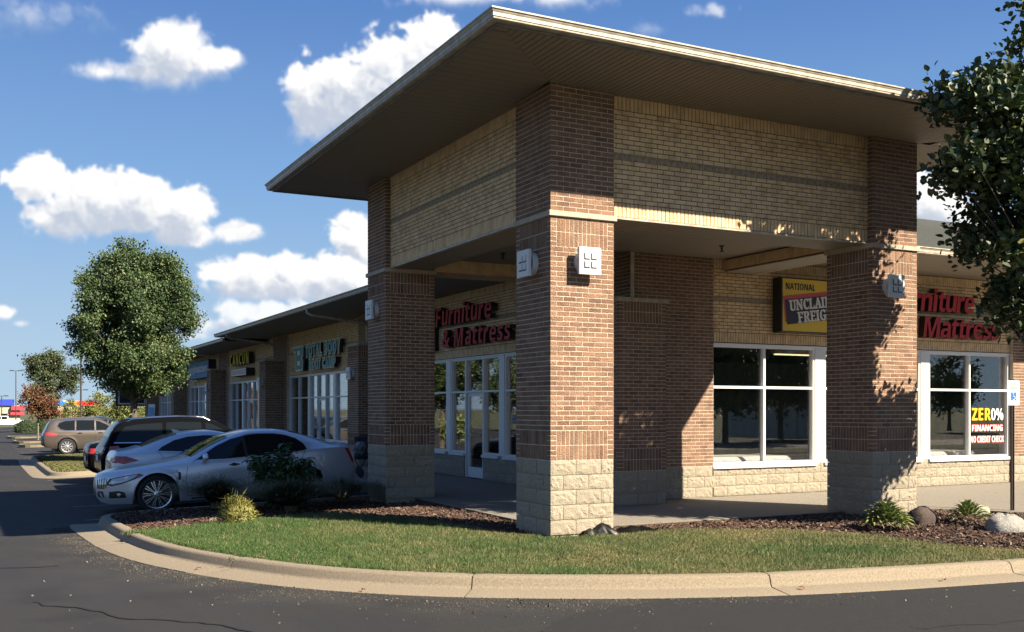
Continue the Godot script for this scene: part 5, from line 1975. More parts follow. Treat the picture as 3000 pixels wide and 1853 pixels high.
func build_cars() -> void:
	# ---- the near silver sedan
	var b := Body.new()
	b.length = 5.06
	b.xs = [0.0, 0.05, 0.14, 0.3, 0.6, 1.0, 1.5, 1.68, 2.1, 2.5, 3.0, 3.5, 3.85, 4.28, 4.58, 4.80, 4.95, 5.03, 5.06]
	b.f = {
		"yt": [.70, .755, .795, .835, .885, .945, 1.01, 1.05, 1.27, 1.43, 1.525, 1.515, 1.45, 1.30, 1.205, 1.185, 1.16, 1.08, 1.0],
		"ys": [.62, .665, .695, .735, .80, .865, .915, .93, .955, .97, .99, 1.015, 1.035, 1.07, 1.09, 1.085, 1.06, .98, .92],
		"yr": [.655, .70, .735, .78, .845, .91, .968, 1.0, 1.205, 1.365, 1.455, 1.445, 1.375, 1.245, 1.165, 1.145, 1.12, 1.04, .97],
		"zr": [.16, .28, .42, .57, .71, .765, .775, .765, .68, .62, .585, .585, .60, .65, .69, .70, .69, .62, .52],
		"hw": [.24, .38, .53, .70, .87, .952, .963, .964, .965, .966, .967, .966, .963, .955, .94, .915, .88, .82, .72],
		"yb": [.34, .26, .22, .20, .20, .20, .20, .20, .20, .20, .20, .20, .20, .21, .24, .28, .33, .40, .46],
	}
	b.wheels = [1.03, 3.9]
	b.r = 0.365
	b.arch = 0.415
	var silver := paint(lin(.52, .53, .555), 0.5, 0.30)
	var door_glass := chaikin_closed(v2([1.80, 1.00, 2.42, 1.33, 2.66, 1.395, 2.70, 1.005]))
	var s := car("silver_sedan", "silver sedan backed into the first stall behind the dark grass clumps", b, silver,
		[v2([1.74, .985, 2.2, 1.232, 2.48, 1.352, 2.72, 1.405, 2.735, .995, 2.3, .975]), v2([2.785, .997, 2.77, 1.415, 3.0, 1.438, 3.35, 1.43, 3.62, 1.388, 3.82, 1.31, 3.95, 1.20, 4.0, 1.09, 3.9, 1.06, 3.3, 1.02])],
		{
			"screen": v2([1.70, -.70, 1.70, .70, 2.46, .575, 2.46, -.575]), "back_glass": v2([3.72, -.53, 3.72, .53, 4.42, .58, 4.42, -.58]),
			"window_trim": [[Vector2(1.72, .955), Vector2(2.2, 1.235), Vector2(2.5, 1.358), Vector2(2.77, 1.418), Vector2(3.05, 1.44), Vector2(3.4, 1.43)]],
			"pillars": [v2([2.735, .985, 2.785, .987, 2.77, 1.417, 2.72, 1.407])],
			"seams": [[Vector2(1.60, .30), Vector2(1.56, .6), Vector2(1.62, .93)], [Vector2(2.77, .30), Vector2(2.78, .7), Vector2(2.75, .99)], [Vector2(3.55, .62), Vector2(3.86, .9), Vector2(3.95, 1.06)], [Vector2(1.6, .30), Vector2(2.2, .27), Vector2(3.4, .27)]],
			"handles": [Vector2(2.50, .86), Vector2(3.64, .92)], "mirror": Vector2(1.92, .975), "rim": 0.27, "spokes": 10, "twin": true, "rim_mat": null, "steer": 0.0,
			"lights": [],
		})
	for c in s.get_children():
		if String(c.name).begins_with("wheel"):
			for k in c.get_children():
				if String(k.name).begins_with("rim"):
					k.material_override = M.bright_rim
	for side in ["left", "right"]:
		part("headlight_surround", overlay(b, side, v2([.15, .585, .22, .69, .45, .742, .72, .778, .80, .748, .63, .675, .41, .59, .24, .55]), 0.004, 0.04), M.black, s)
		part("headlight", overlay(b, side, v2([.20, .60, .26, .68, .45, .727, .70, .763, .62, .69, .40, .61, .26, .575]), 0.009, 0.04), M.lens, s)
		part("side_marker", overlay(b, side, v2([.58, .69, .70, .755, .79, .748, .70, .70]), 0.009, 0.04), M.amber, s)
		part("badge", overlay(b, side, v2([1.42, .62, 1.47, .62, 1.475, .76, 1.43, .77]), 0.006, 0.04), M.black, s)
		part("tail_light", overlay(b, side, v2([4.80, 1.07, 4.89, 1.06, 4.99, .80, 4.96, .74, 4.90, .86]), 0.006, 0.04), M.tail, s)
		part("fog_lamp_opening", overlay(b, side, v2([.20, .32, .48, .33, .46, .43, .36, .46, .20, .445]), 0.006, 0.04), M.black, s)
		var fp := b.point(side, 0.36, 0.385)
		var o := 1.0 if side == "left" else -1.0
		var fm := MB.new()
		fm.lathe(fp, Vector3(-0.5, 0, o).normalized(), [Vector2(.034, -.01), Vector2(.034, .012), Vector2(.026, .016), Vector2(0, .016)], 14)
		part("fog_lamp", fm.mesh(), M.chrome, s)
		part("wheel_arch_trim", overlay(b, side, seam(b, side, [Vector2(1.66, .245), Vector2(2.4, .235), Vector2(3.4, .235)], 0.03), 0.006), M.chrome, s)
	for side in ["left", "right"]:
		part("grille", overlay(b, side, v2([.02, .50, .03, .665, .15, .70, .175, .58, .12, .50]), 0.006, 0.03), M.black, s)
		for k in 5:
			var xx := .05 + k * .026
			part("grille_bar", overlay(b, side, v2([xx, .52, xx + .012, .52, xx + .012, .69, xx, .69]), 0.014, 0.03), M.chrome, s)
	for o in []:    # split wing grille
		var poly := v2([.06 * o, .60, .10 * o, .70, .50 * o, .695, .46 * o, .58, .20 * o, .52])
		part("grille", overlay(b, "nose", poly, 0.008, 0.05), M.black, s)
		for k in 7:
			var zz: float = (.10 + k * .058) * o
			part("grille_bar", overlay(b, "nose", v2([zz - .012, .55, zz + .012, .55, zz + .012, .695, zz - .012, .695]), 0.016, 0.05), M.chrome, s)
	part("lower_intake", overlay(b, "nose", v2([-.5, .33, .5, .33, .48, .45, -.48, .45]), 0.006, 0.06), M.black, s)
	park(s, -4.86, -9.47, true, b.length)
	# ---- fastback sedan, tail to the drive
	b = Body.new()
	b.length = 4.82
	b.xs = [0.0, 0.06, 0.18, 0.45, 0.9, 1.3, 1.45, 1.9, 2.3, 2.8, 3.3, 3.7, 4.1, 4.4, 4.62, 4.74, 4.80, 4.82]
	b.f = {
		"yt": [.62, .70, .76, .84, .92, .985, 1.02, 1.25, 1.40, 1.475, 1.455, 1.36, 1.215, 1.13, 1.10, 1.06, .96, .88],
		"ys": [.55, .62, .67, .75, .83, .88, .895, .92, .94, .965, .995, 1.02, 1.04, 1.035, 1.01, .96, .88, .80],
		"yr": [.58, .65, .71, .79, .88, .94, .97, 1.18, 1.33, 1.405, 1.385, 1.295, 1.165, 1.09, 1.06, 1.02, .92, .84],
		"zr": [.4, .55, .65, .71, .74, .745, .735, .65, .59, .56, .56, .58, .63, .67, .68, .66, .58, .48],
		"hw": [.58, .74, .83, .89, .91, .915, .917, .918, .918, .918, .918, .915, .90, .88, .85, .80, .74, .66],
		"yb": [.34, .26, .22, .20, .19, .19, .19, .19, .19, .19, .19, .19, .21, .24, .29, .34, .40, .46],
	}
	b.wheels = [0.95, 3.75]
	b.r = 0.34
	b.arch = 0.385
	var sed_glass := [v2([1.6, .955, 2.0, 1.18, 2.3, 1.295, 2.5, 1.335, 2.53, .975]), v2([2.59, .978, 2.57, 1.345, 2.85, 1.36, 3.2, 1.345, 3.5, 1.28, 3.78, 1.15, 3.9, 1.06, 3.4, 1.025])]
	var sed := {
		"screen": v2([1.5, -.66, 1.5, .66, 2.24, .55, 2.24, -.55]), "back_glass": v2([3.42, -.5, 3.42, .5, 4.2, .57, 4.2, -.57]),
		"window_trim": [[Vector2(1.58, .95), Vector2(2.4, .965), Vector2(3.4, 1.015), Vector2(3.95, 1.06)]],
		"seams": [[Vector2(1.4, .3), Vector2(1.38, .6), Vector2(1.46, .9)], [Vector2(2.57, .3), Vector2(2.58, .7), Vector2(2.56, .96)], [Vector2(3.4, .6), Vector2(3.75, .9), Vector2(3.88, 1.04)]],
		"handles": [Vector2(2.35, .85), Vector2(3.42, .90)], "mirror": Vector2(1.75, .94), "rim": 0.235, "spokes": 10,
		"lights": [["headlight", "left", v2([.2, .60, .5, .72, .75, .74, .5, .63]), M.lamp_metal], ["headlight", "right", v2([.2, .60, .5, .72, .75, .74, .5, .63]), M.lamp_metal]],
	}
	var w := car("pale_sedan", "pale silver fastback sedan with red tail lights, nose in beside the black wagon", b, paint(lin(.50, .53, .575), 0.4, 0.32), sed_glass, sed)
	add_tail(w, b, v2([4.28, .88, 4.55, .985, 4.75, .99, 4.76, .86, 4.6, .82]), v2([.30, .86, .80, .84, .82, .97, .36, .95]), v2([-.26, .62, .26, .62, .26, .76, -.26, .76]))
	var fin := MB.new()
	fin.tri(Vector3(3.25, 1.465, 0.0), Vector3(3.42, 1.44, 0.02), Vector3(3.46, 1.53, 0), Vector3.BACK)
	fin.tri(Vector3(3.25, 1.465, 0.0), Vector3(3.42, 1.44, -0.02), Vector3(3.46, 1.53, 0), Vector3.FORWARD)
	fin.tri(Vector3(3.42, 1.44, 0.02), Vector3(3.42, 1.44, -0.02), Vector3(3.46, 1.53, 0), Vector3.RIGHT)
	part("antenna_fin", fin.mesh(), M.white, w)
	park(w, -4.30, -12.35, false, b.length)
	var k2 := car("black_sedan", "black sedan with wide red tail lights in the stall beside the grass island", b, paint(lin(.004, .004, .005), 0.0, 0.14), sed_glass, sed)
	add_tail(k2, b, v2([4.30, .84, 4.55, .95, 4.75, .96, 4.76, .82, 4.6, .80]), v2([.18, .83, .80, .82, .82, .95, .24, .93]), v2([-.26, .60, .26, .60, .26, .74, -.26, .74]))
	park(k2, -4.28, -18.3, false, b.length)
	# ---- large black wagon
	b = Body.new()
	b.length = 5.0
	b.xs = [0.0, 0.08, 0.3, 0.75, 1.3, 1.5, 2.0, 2.35, 3.1, 4.1, 4.5, 4.7, 4.85, 4.95, 5.0]
	b.f = {
		"yt": [.86, .98, 1.06, 1.12, 1.17, 1.21, 1.53, 1.69, 1.775, 1.75, 1.70, 1.52, 1.24, 1.06, .95],
		"ys": [.76, .88, .96, 1.01, 1.04, 1.05, 1.07, 1.08, 1.10, 1.13, 1.14, 1.14, 1.08, .97, .88],
		"yr": [.80, .93, 1.01, 1.07, 1.115, 1.15, 1.45, 1.61, 1.695, 1.67, 1.62, 1.45, 1.18, 1.02, .92],
		"zr": [.5, .66, .75, .80, .80, .79, .72, .68, .67, .685, .70, .73, .76, .74, .66],
		"hw": [.66, .82, .93, .985, 1.0, 1.0, 1.0, 1.0, 1.0, .998, .985, .97, .945, .90, .82],
		"yb": [.42, .32, .28, .27, .27, .27, .27, .27, .27, .28, .33, .36, .40, .46, .52],
	}
	b.wheels = [0.95, 3.82]
	b.r = 0.385
	b.arch = 0.435
	var suv_glass := [v2([1.66, 1.115, 2.05, 1.39, 2.35, 1.555, 2.5, 1.59, 2.53, 1.12]), v2([2.62, 1.125, 2.60, 1.605, 3.1, 1.635, 3.45, 1.63, 3.5, 1.15]), v2([3.58, 1.155, 3.54, 1.63, 4.1, 1.61, 4.42, 1.565, 4.6, 1.36, 4.68, 1.19])]
	var suv := {
		"screen": v2([1.56, -.72, 1.56, .72, 2.28, .64, 2.28, -.64]), "back_glass": v2([4.53, -.60, 4.53, .60, 4.80, .68, 4.80, -.68]),
		"window_trim": [[Vector2(1.62, 1.11), Vector2(2.6, 1.12), Vector2(3.6, 1.15), Vector2(4.7, 1.185)]],
		"seams": [[Vector2(1.42, .4), Vector2(1.4, .8), Vector2(1.5, 1.08)], [Vector2(2.58, .4), Vector2(2.58, .8), Vector2(2.57, 1.11)], [Vector2(3.4, .75), Vector2(3.54, .95), Vector2(3.54, 1.13)]],
		"handles": [Vector2(2.36, .98), Vector2(3.36, 1.0)], "mirror": Vector2(1.85, 1.10), "rim": 0.26, "spokes": 5, "twin": true,
	}
	var big := car("black_wagon", "tall black sport wagon with silver roof rails between the two sedans", b, paint(lin(.004, .0045, .0055), 0.0, 0.14), suv_glass, suv)
	add_tail(big, b, v2([4.50, .98, 4.62, 1.12, 4.80, 1.10, 4.84, .96, 4.7, .92]), v2([.52, .95, .88, .93, .88, 1.08, .55, 1.09]), v2([-.26, .74, .26, .74, .26, .88, -.26, .88]))
	for o in [1.0, -1.0]:
		var rm := MB.new()
		var rp := []
		for k in 13:
			var x := 2.35 + k * 0.17
			rp.append(Vector3(x, b.at("yr", x) + (0.075 if k > 0 and k < 12 else 0.02), o * (b.at("zr", x) - 0.05)))
		rm.tube(rp, rp.map(func(_p): return 0.016), 6)
		part("roof_rail", rm.mesh(), M.chrome, big)
	park(big, -4.25, -15.3, false, b.length)
	# ---- brown crossover farther on
	for v in b.f:
		for i in b.f[v].size():
			b.f[v][i] *= 0.955 if v in ["yt", "ys", "yr"] else (0.94 if v in ["zr", "hw"] else 0.9)
	for i in b.xs.size():
		b.xs[i] *= 0.934
	b.length = 4.67
	b.wheels = [0.9, 3.65]
	b.r = 0.37
	b.arch = 0.42
	var br_glass := [v2([1.55, 1.07, 1.92, 1.33, 2.2, 1.475, 2.36, 1.51, 2.38, 1.075]), v2([2.45, 1.08, 2.43, 1.525, 2.9, 1.55, 3.2, 1.545, 3.24, 1.10]), v2([3.30, 1.105, 3.27, 1.545, 3.7, 1.53, 3.95, 1.45, 4.02, 1.32, 3.9, 1.18, 3.7, 1.12])]
	var bro := {
		"screen": v2([1.46, -.67, 1.46, .67, 2.12, .60, 2.12, -.60]), "back_glass": v2([4.22, -.56, 4.22, .56, 4.48, .63, 4.48, -.63]),
		"window_trim": [[Vector2(1.55, 1.055), Vector2(2.4, 1.06), Vector2(3.3, 1.085), Vector2(3.75, 1.10), Vector2(3.95, 1.17), Vector2(4.05, 1.32), Vector2(3.96, 1.48), Vector2(3.7, 1.55), Vector2(3.2, 1.565), Vector2(2.4, 1.54)]],
		"seams": [[Vector2(1.35, .4), Vector2(1.33, .8), Vector2(1.42, 1.03)], [Vector2(2.42, .4), Vector2(2.42, .8), Vector2(2.41, 1.06)], [Vector2(3.2, .75), Vector2(3.27, .95), Vector2(3.27, 1.09)]],
		"handles": [Vector2(2.2, .95), Vector2(3.08, .97)], "mirror": Vector2(1.72, 1.05), "rim": 0.25, "spokes": 10, "rim_mat": M.alloy,
	}
	var brown := car("brown_crossover", "taupe brown crossover with bright ten-spoke wheels beyond the grass island", b, paint(lin(.105, .088, .074), 0.5, 0.32), br_glass, bro)
	add_tail(brown, b, v2([4.02, .95, 4.25, 1.03, 4.50, 1.05, 4.56, .93, 4.3, .86, 4.1, .87]), v2([.50, .90, .82, .88, .84, 1.0, .52, 1.02]), v2([-.26, .70, .26, .70, .26, .83, -.26, .83]))
	park(brown, -4.30, -40.4, false, b.length)
	var dark := car("charcoal_crossover", "charcoal crossover mostly hidden behind the taupe brown one", b, paint(lin(.03, .032, .036), 0.3, 0.3), br_glass, bro)
	park(dark, -3.4, -43.6, false, b.length)

func chaikin_closed(p: PackedVector2Array) -> PackedVector2Array:
	return p

func add_tail(o: Node3D, b: Body, side_poly: PackedVector2Array, tail_poly: PackedVector2Array, plate_poly: PackedVector2Array) -> void:
	for side in ["left", "right"]:
		part("tail_light", overlay(b, side, side_poly, 0.006, 0.04), M.tail, o)
		var p := PackedVector2Array()
		for q in tail_poly:
			p.append(Vector2(q.x * (1.0 if side == "left" else -1.0), q.y))
		part("tail_light", overlay(b, "tail", p, 0.008, 0.05), M.tail, o)
	part("number_plate", overlay(b, "tail", plate_poly, 0.012, 0.08), M.white, o)
	part("tail_trim", overlay(b, "tail", v2([-.4, plate_poly[2].y + .02, .4, plate_poly[2].y + .02, .4, plate_poly[2].y + .05, -.4, plate_poly[2].y + .05]), 0.012, 0.08), M.chrome, o)
	part("bumper_trim", overlay(b, "tail", v2([-.6, .46, .6, .46, .62, .54, -.62, .54]), 0.008, 0.08), M.black, o)

# ---------------------------------------------------------------- plants
func leaf_mesh(n: int, size: float, spread: float, sd: int, slim := 0.55) -> ArrayMesh:
	# a little spray of n folded, pointed leaves round the origin
	var r := RandomNumberGenerator.new()
	r.seed = sd
	var mb := MB.new()
	for i in n:
		var bas := Basis(Vector3.UP, r.randf() * TAU) * Basis(Vector3.RIGHT, r.randf_range(-1.3, 0.5)) * Basis(Vector3.FORWARD, r.randf_range(-0.8, 0.8))
		var o := Vector3(r.randfn(), r.randfn() * 0.8, r.randfn()) * spread * 0.5
		var l := size * r.randf_range(0.7, 1.2)
		var w := l * slim * 0.5
		var curl := r.randf_range(-0.25, 0.05)
		var spine := []
		var rim1 := []
		var rim2 := []
		for k in 5:
			var u := k / 4.0
			var ww: float = w * [0.0, 0.86, 1.0, 0.66, 0.0][k]
			var y := l * (curl * u * u)
			spine.append(o + bas * Vector3(0, y - 0.05 * l * sin(PI * u), l * u))
			rim1.append(o + bas * Vector3(ww, y + 0.07 * l * sin(PI * u), l * u))
			rim2.append(o + bas * Vector3(-ww, y + 0.07 * l * sin(PI * u), l * u))
		for k in 4:
			for rim in [rim1, rim2]:
				if k > 0:
					mb.tri(spine[k], rim[k], rim[k + 1] if k < 3 else spine[4], bas * Vector3.UP)
				if k < 3:
					mb.tri(spine[k], rim[k + 1], spine[k + 1], bas * Vector3.UP)
	return mb.mesh(true)

func branch(mb: MB, a: Vector3, b: Vector3, r0: float, r1: float, bend: float) -> void:
	var pts := []
	var rs := []
	var d := b - a
	var side := Vector3(rng.randf_range(-1, 1), 0, rng.randf_range(-1, 1)) * d.length() * bend
	for k in 6:
		var t := k / 5.0
		pts.append(a + d * t + side * sin(t * PI) + Vector3(0, -d.length() * 0.06 * sin(t * PI), 0))
		rs.append(lerpf(r0, r1, pow(t, 0.7)))
	mb.tube(pts, rs, 6, false)

# lobes: [offset, radius] in metres from the foot; the crown fills them clump by clump
func tree(called: String, label: String, at: Vector3, o: Dictionary) -> Node3D:
	rng.seed = o.seed
	var t := thing(called, label, "tree", at, 0.0, o.get("group", ""))
	var lobes: Array = o.lobes
	var mb := MB.new()
	var fork: float = o.fork
	var top: Vector3 = Vector3(lobes[0][0].x, lobes[0][0].y + lobes[0][1].y * 0.6, lobes[0][0].z)
	var r: float = o.trunk
	var lean: Vector3 = o.get("lean", Vector3.ZERO)
	mb.tube([Vector3(0, -0.1, 0), Vector3(0, 0.15, 0), Vector3(0, fork * 0.5, 0) + lean * 0.4, Vector3(0, fork, 0) + lean, (Vector3(0, fork, 0) + lean).lerp(top, 0.4), top], [r * 1.5, r * 1.1, r, r * 0.9, r * 0.55, 0.02], 12)
	var tips := []
	var want: int = o.clumps
	var guard := 0
	while tips.size() < want and guard < want * 40:
		guard += 1
		var lb: Array = lobes[rng.randi() % lobes.size()]
		var q: Vector3 = Vector3(rng.randfn(), rng.randfn(), rng.randfn()).normalized() * pow(rng.randf(), o.get("shell", 0.4)) * rng.randf_range(0.82, 1.12)
		var p: Vector3 = lb[0] + q * lb[1]
		if o.has("avoid") and (o.avoid as Callable).call(at + p):
			continue
		var ok := true
		for e in tips:
			if e.distance_to(p) < o.clump * 0.62:
				ok = false
				break
		if ok:
			tips.append(p)
	var lists := []
	var cols := []
	var meshes := []
	for k in 3:
		lists.append([])
		cols.append([])
		meshes.append(leaf_mesh(o.get("per", 6), o.leaf, o.leaf * 1.7, o.seed + k, o.get("slim", 0.6)))
	for i in tips.size():
		var p: Vector3 = tips[i]
		if i % o.get("limb_every", 2) == 0:
			var h := clampf(p.y - Vector2(p.x, p.z).length() * 0.9, fork * 0.8, top.y * 0.92)
			var root := (Vector3(0, fork, 0) + lean).lerp(top, clampf((h - fork) / maxf(top.y - fork, 0.1), 0.0, 0.95))
			branch(mb, root, p, r * 0.28 * o.get("limb", 1.0), 0.006, 0.08)
		var tone := rng.randf()
		for k in int(o.leaves):
			var q: Vector3 = p + Vector3(rng.randfn(), rng.randfn() * 0.75 - 0.1, rng.randfn()) * o.clump * 0.36
			if o.has("avoid") and (o.avoid as Callable).call(at + q):
				continue
			var m := rng.randi() % 3
			lists[m].append(Transform3D(Basis.from_euler(Vector3(rng.randf_range(-0.7, 0.7), rng.randf() * TAU, rng.randf_range(-0.7, 0.7))).scaled(Vector3.ONE * rng.randf_range(0.75, 1.25)), q))
			var c: Color = o.c0.lerp(o.c1, clampf(tone * 0.6 + rng.randf() * 0.5 - 0.05, 0.0, 1.0))
			if rng.randf() < o.get("odd", 0.0):
				c = o.c2
			cols[m].append(c * rng.randf_range(0.8, 1.2))
	part("trunk", mb.mesh(), o.get("bark", M.bark), t)
	for m in 3:
		if lists[m].size():
			swarm("crown", meshes[m], M.leaf, t, lists[m], cols[m])
	return t

func grass_clump(label: String, at: Vector3, r: float, h: float, n: int, sd: int) -> void:
	rng.seed = sd
	var t := thing("ornamental_grass", label, "ornamental grass", at, 0.0, "dark ornamental grass clumps in the mulch bed")
	var mb := MB.new()
	for i in n:
		var a := rng.randf() * TAU
		var reach := r * pow(rng.randf(), 0.35) * 1.05
		var dir := Vector3(cos(a), 0, sin(a))
		var sd2 := Vector3(-sin(a), 0, cos(a)) * 0.007
		var p0 := dir * rng.randf() * 0.10
		var tall := h * rng.randf_range(0.6, 1.05) * (1.0 - 0.35 * reach / r)
		mb.col = Color(0.15, 0.16, 0.075).lerp(Color(0.26, 0.22, 0.12), rng.randf() * rng.randf()) * rng.randf_range(0.7, 1.2)
		var last := p0
		for k in range(1, 6):
			var u := k / 5.0
			var p := p0 + dir * reach * u * u * 1.0 + Vector3(0, tall * (1.75 * u - 0.85 * u * u), 0)
			var w0 := sd2 * (1.0 - 0.17 * (k - 1))
			var w1 := sd2 * (1.0 - 0.17 * k)
			var nn := (Vector3.UP + dir * 0.5).normalized()
			mb.tri3(last - w0, last + w0, p + w1, nn, nn, nn)
			mb.tri3(last - w0, p + w1, p - w1, nn, nn, nn)
			last = p
		if rng.randf() < 0.07:
			mb.col = Color(0.16, 0.13, 0.09)
			mb.box(last, Vector3(0.006, 0.05, 0.006), Basis(dir.cross(Vector3.UP), -0.5))
	part("foliage", mb.mesh(true), M.blade, t)

func big_leaf(len_: float, wid: float, stripe: bool) -> ArrayMesh:
	var mb := MB.new()
	var rows := []
	for i in 7:
		var u := i / 6.0
		var w := wid * 0.5 * sin(PI * pow(u, 0.75)) + 0.002
		var y := 0.32 * len_ * sin(u * 2.2) - 0.10 * len_ * u * u
		rows.append([Vector3(-w, y + w * 0.25, u * len_), Vector3(-w * 0.55, y + w * 0.06, u * len_), Vector3(0, y - 0.004, u * len_), Vector3(w * 0.55, y + w * 0.06, u * len_), Vector3(w, y + w * 0.25, u * len_)])
	for i in 6:
		for j in 4:
			mb.col = Color(0.25, 0.26, 0.10) if stripe and (j == 0 or j == 3) else (Color(0.06, 0.105, 0.032) if stripe else Color.WHITE)
			mb.quad(rows[i][j], rows[i][j + 1], rows[i + 1][j + 1], rows[i + 1][j], Vector3.UP)
	return mb.mesh(true)

func build_plants() -> void:
	grass_clump("dark grass clump in front of the silver sedan's front door", Vector3(-3.1, -0.05, -6.6), 0.85, 0.74, 3000, 61)
	grass_clump("dark grass clump in front of the leafy shrub, behind the yellow bush", Vector3(-2.1, -0.05, -5.4), 0.95, 0.74, 3400, 62)
	grass_clump("dark grass clump between the sedan's rear wheel and the shaded pillar", Vector3(-0.75, -0.05, -6.75), 0.85, 0.6, 2800, 63)
	# leafy shrub in front of the rear door
	rng.seed = 70
	var t := thing("leafy_shrub", "broad-leaved dark green shrub in front of the silver sedan's rear door", "shrub", Vector3(-1.95, -0.05, -6.45))
	var mb := MB.new()
	var bl := big_leaf(0.17, 0.10, false)
	var lst := []
	var cl := []
	for k in 46:
		var a := rng.randf() * TAU
		var rad := sqrt(rng.randf()) * 0.66
		var tip := Vector3(cos(a) * rad, 0.45 + (0.80 - rad * 0.55) * rng.randf_range(0.55, 1.0), sin(a) * rad)
		mb.tube([Vector3(cos(a) * 0.06, 0, sin(a) * 0.06), tip * Vector3(0.6, 0.55, 0.6), tip], [0.008, 0.006, 0.003], 5, false)
		for q in 34:
			var u := rng.randf_range(0.06, 1.0)
			var p := tip * Vector3(u * 0.6 + 0.4, u, u * 0.6 + 0.4)
			lst.append(Transform3D(Basis(Vector3.UP, rng.randf() * TAU) * Basis(Vector3.RIGHT, rng.randf_range(-0.3, 0.9)).scaled(Vector3.ONE * rng.randf_range(0.65, 1.15)), p))
			cl.append(Color(0.045, 0.095, 0.03) * rng.randf_range(0.7, 1.4) if rng.randf() > 0.06 else Color(0.13, 0.05, 0.03))
	part("stems", mb.mesh(), M.bark, t)
	swarm("leaves", bl, M.leaf, t, lst, cl)
	# golden thread bush
	t = thing("golden_bush", "small golden yellow thread-leaved bush at the lawn's edge", "shrub", Vector3(-3.28, -0.04, -4.22))
	mb = MB.new()
	rng.seed = 71
	for k in 4200:
		var a := rng.randf() * TAU
		var el := asin(sqrt(rng.randf()))
		var dir := Vector3(cos(a) * cos(el), sin(el), sin(a) * cos(el))
		var reach := rng.randf_range(0.14, 0.35) * (0.8 + 0.35 * sin(el)) * (1.0 + 0.6 * nz.get_noise_2d(a * 70.0, el * 90.0))
		if k % 140 == 0:
			reach *= 1.5
			dir = (dir + Vector3.UP * 1.4).normalized()
		mb.col = Color(0.21, 0.185, 0.04).lerp(Color(0.12, 0.135, 0.033), rng.randf()) * rng.randf_range(0.7, 1.3)
		var p0 := dir * reach * 0.72 + Vector3(0, 0.02, 0)
		var p1 := dir * reach * 0.9 + Vector3(rng.randfn(), rng.randfn(), rng.randfn()) * 0.02
		var p2 := dir * reach + Vector3(rng.randfn(), rng.randfn() - 0.9, rng.randfn()) * 0.045
		var sd := dir.cross(Vector3(rng.randfn(), rng.randfn(), rng.randfn())).normalized() * 0.0055
		mb.tri3(p0 - sd, p0 + sd, p1 + sd, dir, dir, dir)
		mb.tri3(p0 - sd, p1 + sd, p1 - sd, dir, dir, dir)
		mb.tri3(p1 - sd, p1 + sd, p2, dir, dir, dir)
	part("foliage", mb.mesh(true), M.blade, t)
	# hostas
	rng.seed = 72
	var hl := big_leaf(0.17, 0.085, true)
	for h in [["variegated hosta with pale leaf edges at the foot of the dappled pillar", Vector3(4.9, -0.03, 1.3), 170, 1.1], ["small yellow-green hosta between the rocks beyond the dappled pillar", Vector3(6.75, -0.03, 1.2), 60, 0.95]]:
		t = thing("hosta", h[0], "hosta", h[1], 0.0, "")
		for k in h[2]:
			var ring: float = float(k) / h[2]
			var b := Basis(Vector3.UP, k * 2.399) * Basis(Vector3.RIGHT, lerpf(-1.1, 0.3, ring))
			part("leaf", hl, M.leaf, t, Transform3D(b.scaled(Vector3.ONE * rng.randf_range(0.8, 1.2) * h[3]), Vector3(0, (0.04 + 0.15 * (1.0 - ring * ring)) * h[3], 0) + Basis(Vector3.UP, k * 2.399) * Vector3(0, 0, 0.21 * ring * h[3])))
	# rocks
	for q in [["dark brown rounded boulder beside the hosta", Vector3(5.95, 0.0, 1.02), Vector3(0.23, 0.22, 0.19), lin(.06, .043, .036), 81], ["low tan boulder near the parking sign", Vector3(7.95, -0.02, 0.42), Vector3(0.26, 0.15, 0.18), lin(.28, .27, .19), 82], ["pale grey boulder in the mulch near the lawn", Vector3(6.5, -0.03, 2.05), Vector3(0.30, 0.22, 0.24), lin(.27, .26, .24), 83]]:
		t = thing("boulder", q[0], "boulder", q[1])
		mb = MB.new()
		var rows := []
		for i in 15:
			var ring := PackedVector3Array()
			for j in 26:
				var a := TAU * j / 26.0
				var b := PI * i / 14.0
				var d := Vector3(sin(b) * cos(a), cos(b), sin(b) * sin(a))
				var k := 1.0 + 0.28 * nz.get_noise_3d(d.x * 60 + q[4] * 50, d.y * 60, d.z * 60) + 0.08 * nz.get_noise_3d(d.x * 260, d.y * 260 + q[4], d.z * 260)
				ring.append(d * q[2] * k)
			rows.append(ring)
		mb.grid(rows, Vector3.ZERO, true)
		part("rock", mb.mesh(), mat(q[3], 0.95, M.grain, M.stone[0].normal_texture, 2.0), t)
	# crumpled weed fabric at the corner pillar's foot
	t = thing("landscape_fabric", "crumpled black landscape fabric at the foot of the sunlit pillar", "fabric", Vector3(0.45, -0.02, 0.02))
	mb = MB.new()
	var rows := []
	for i in 30:
		var u := i / 29.0
		var row := PackedVector3Array()
		for j in 9:
			var w := j / 8.0
			var hgt := (0.035 + 0.12 * exp(-pow((u - 0.28) / 0.10, 2.0)) + 0.06 * exp(-pow((u - 0.08) / 0.06, 2.0)) + 0.035 * exp(-pow((u - 0.7) / 0.2, 2.0))) * sin(PI * clampf(w, 0.03, 0.97))
			row.append(Vector3(u * 1.25, hgt + 0.05 * nz.get_noise_2d(u * 900, w * 300), (w - 0.15) * (0.20 + 0.14 * u) + 0.03 * nz.get_noise_2d(u * 500 + 70, w * 80) - u * 0.16))
		rows.append(row)
	mb.grid(rows, Vector3(0.5, -1, 0))
	part("sheet", mb.mesh(), mat(lin(.004, .004, .0045), 0.35), t)
	# stroller near the wall
	t = thing("stroller", "dark stroller with a pale printed bag hung from it, behind the shaded pillar", "stroller", Vector3(1.75, 0.0, -12.9), 0.35)
	mb = MB.new()
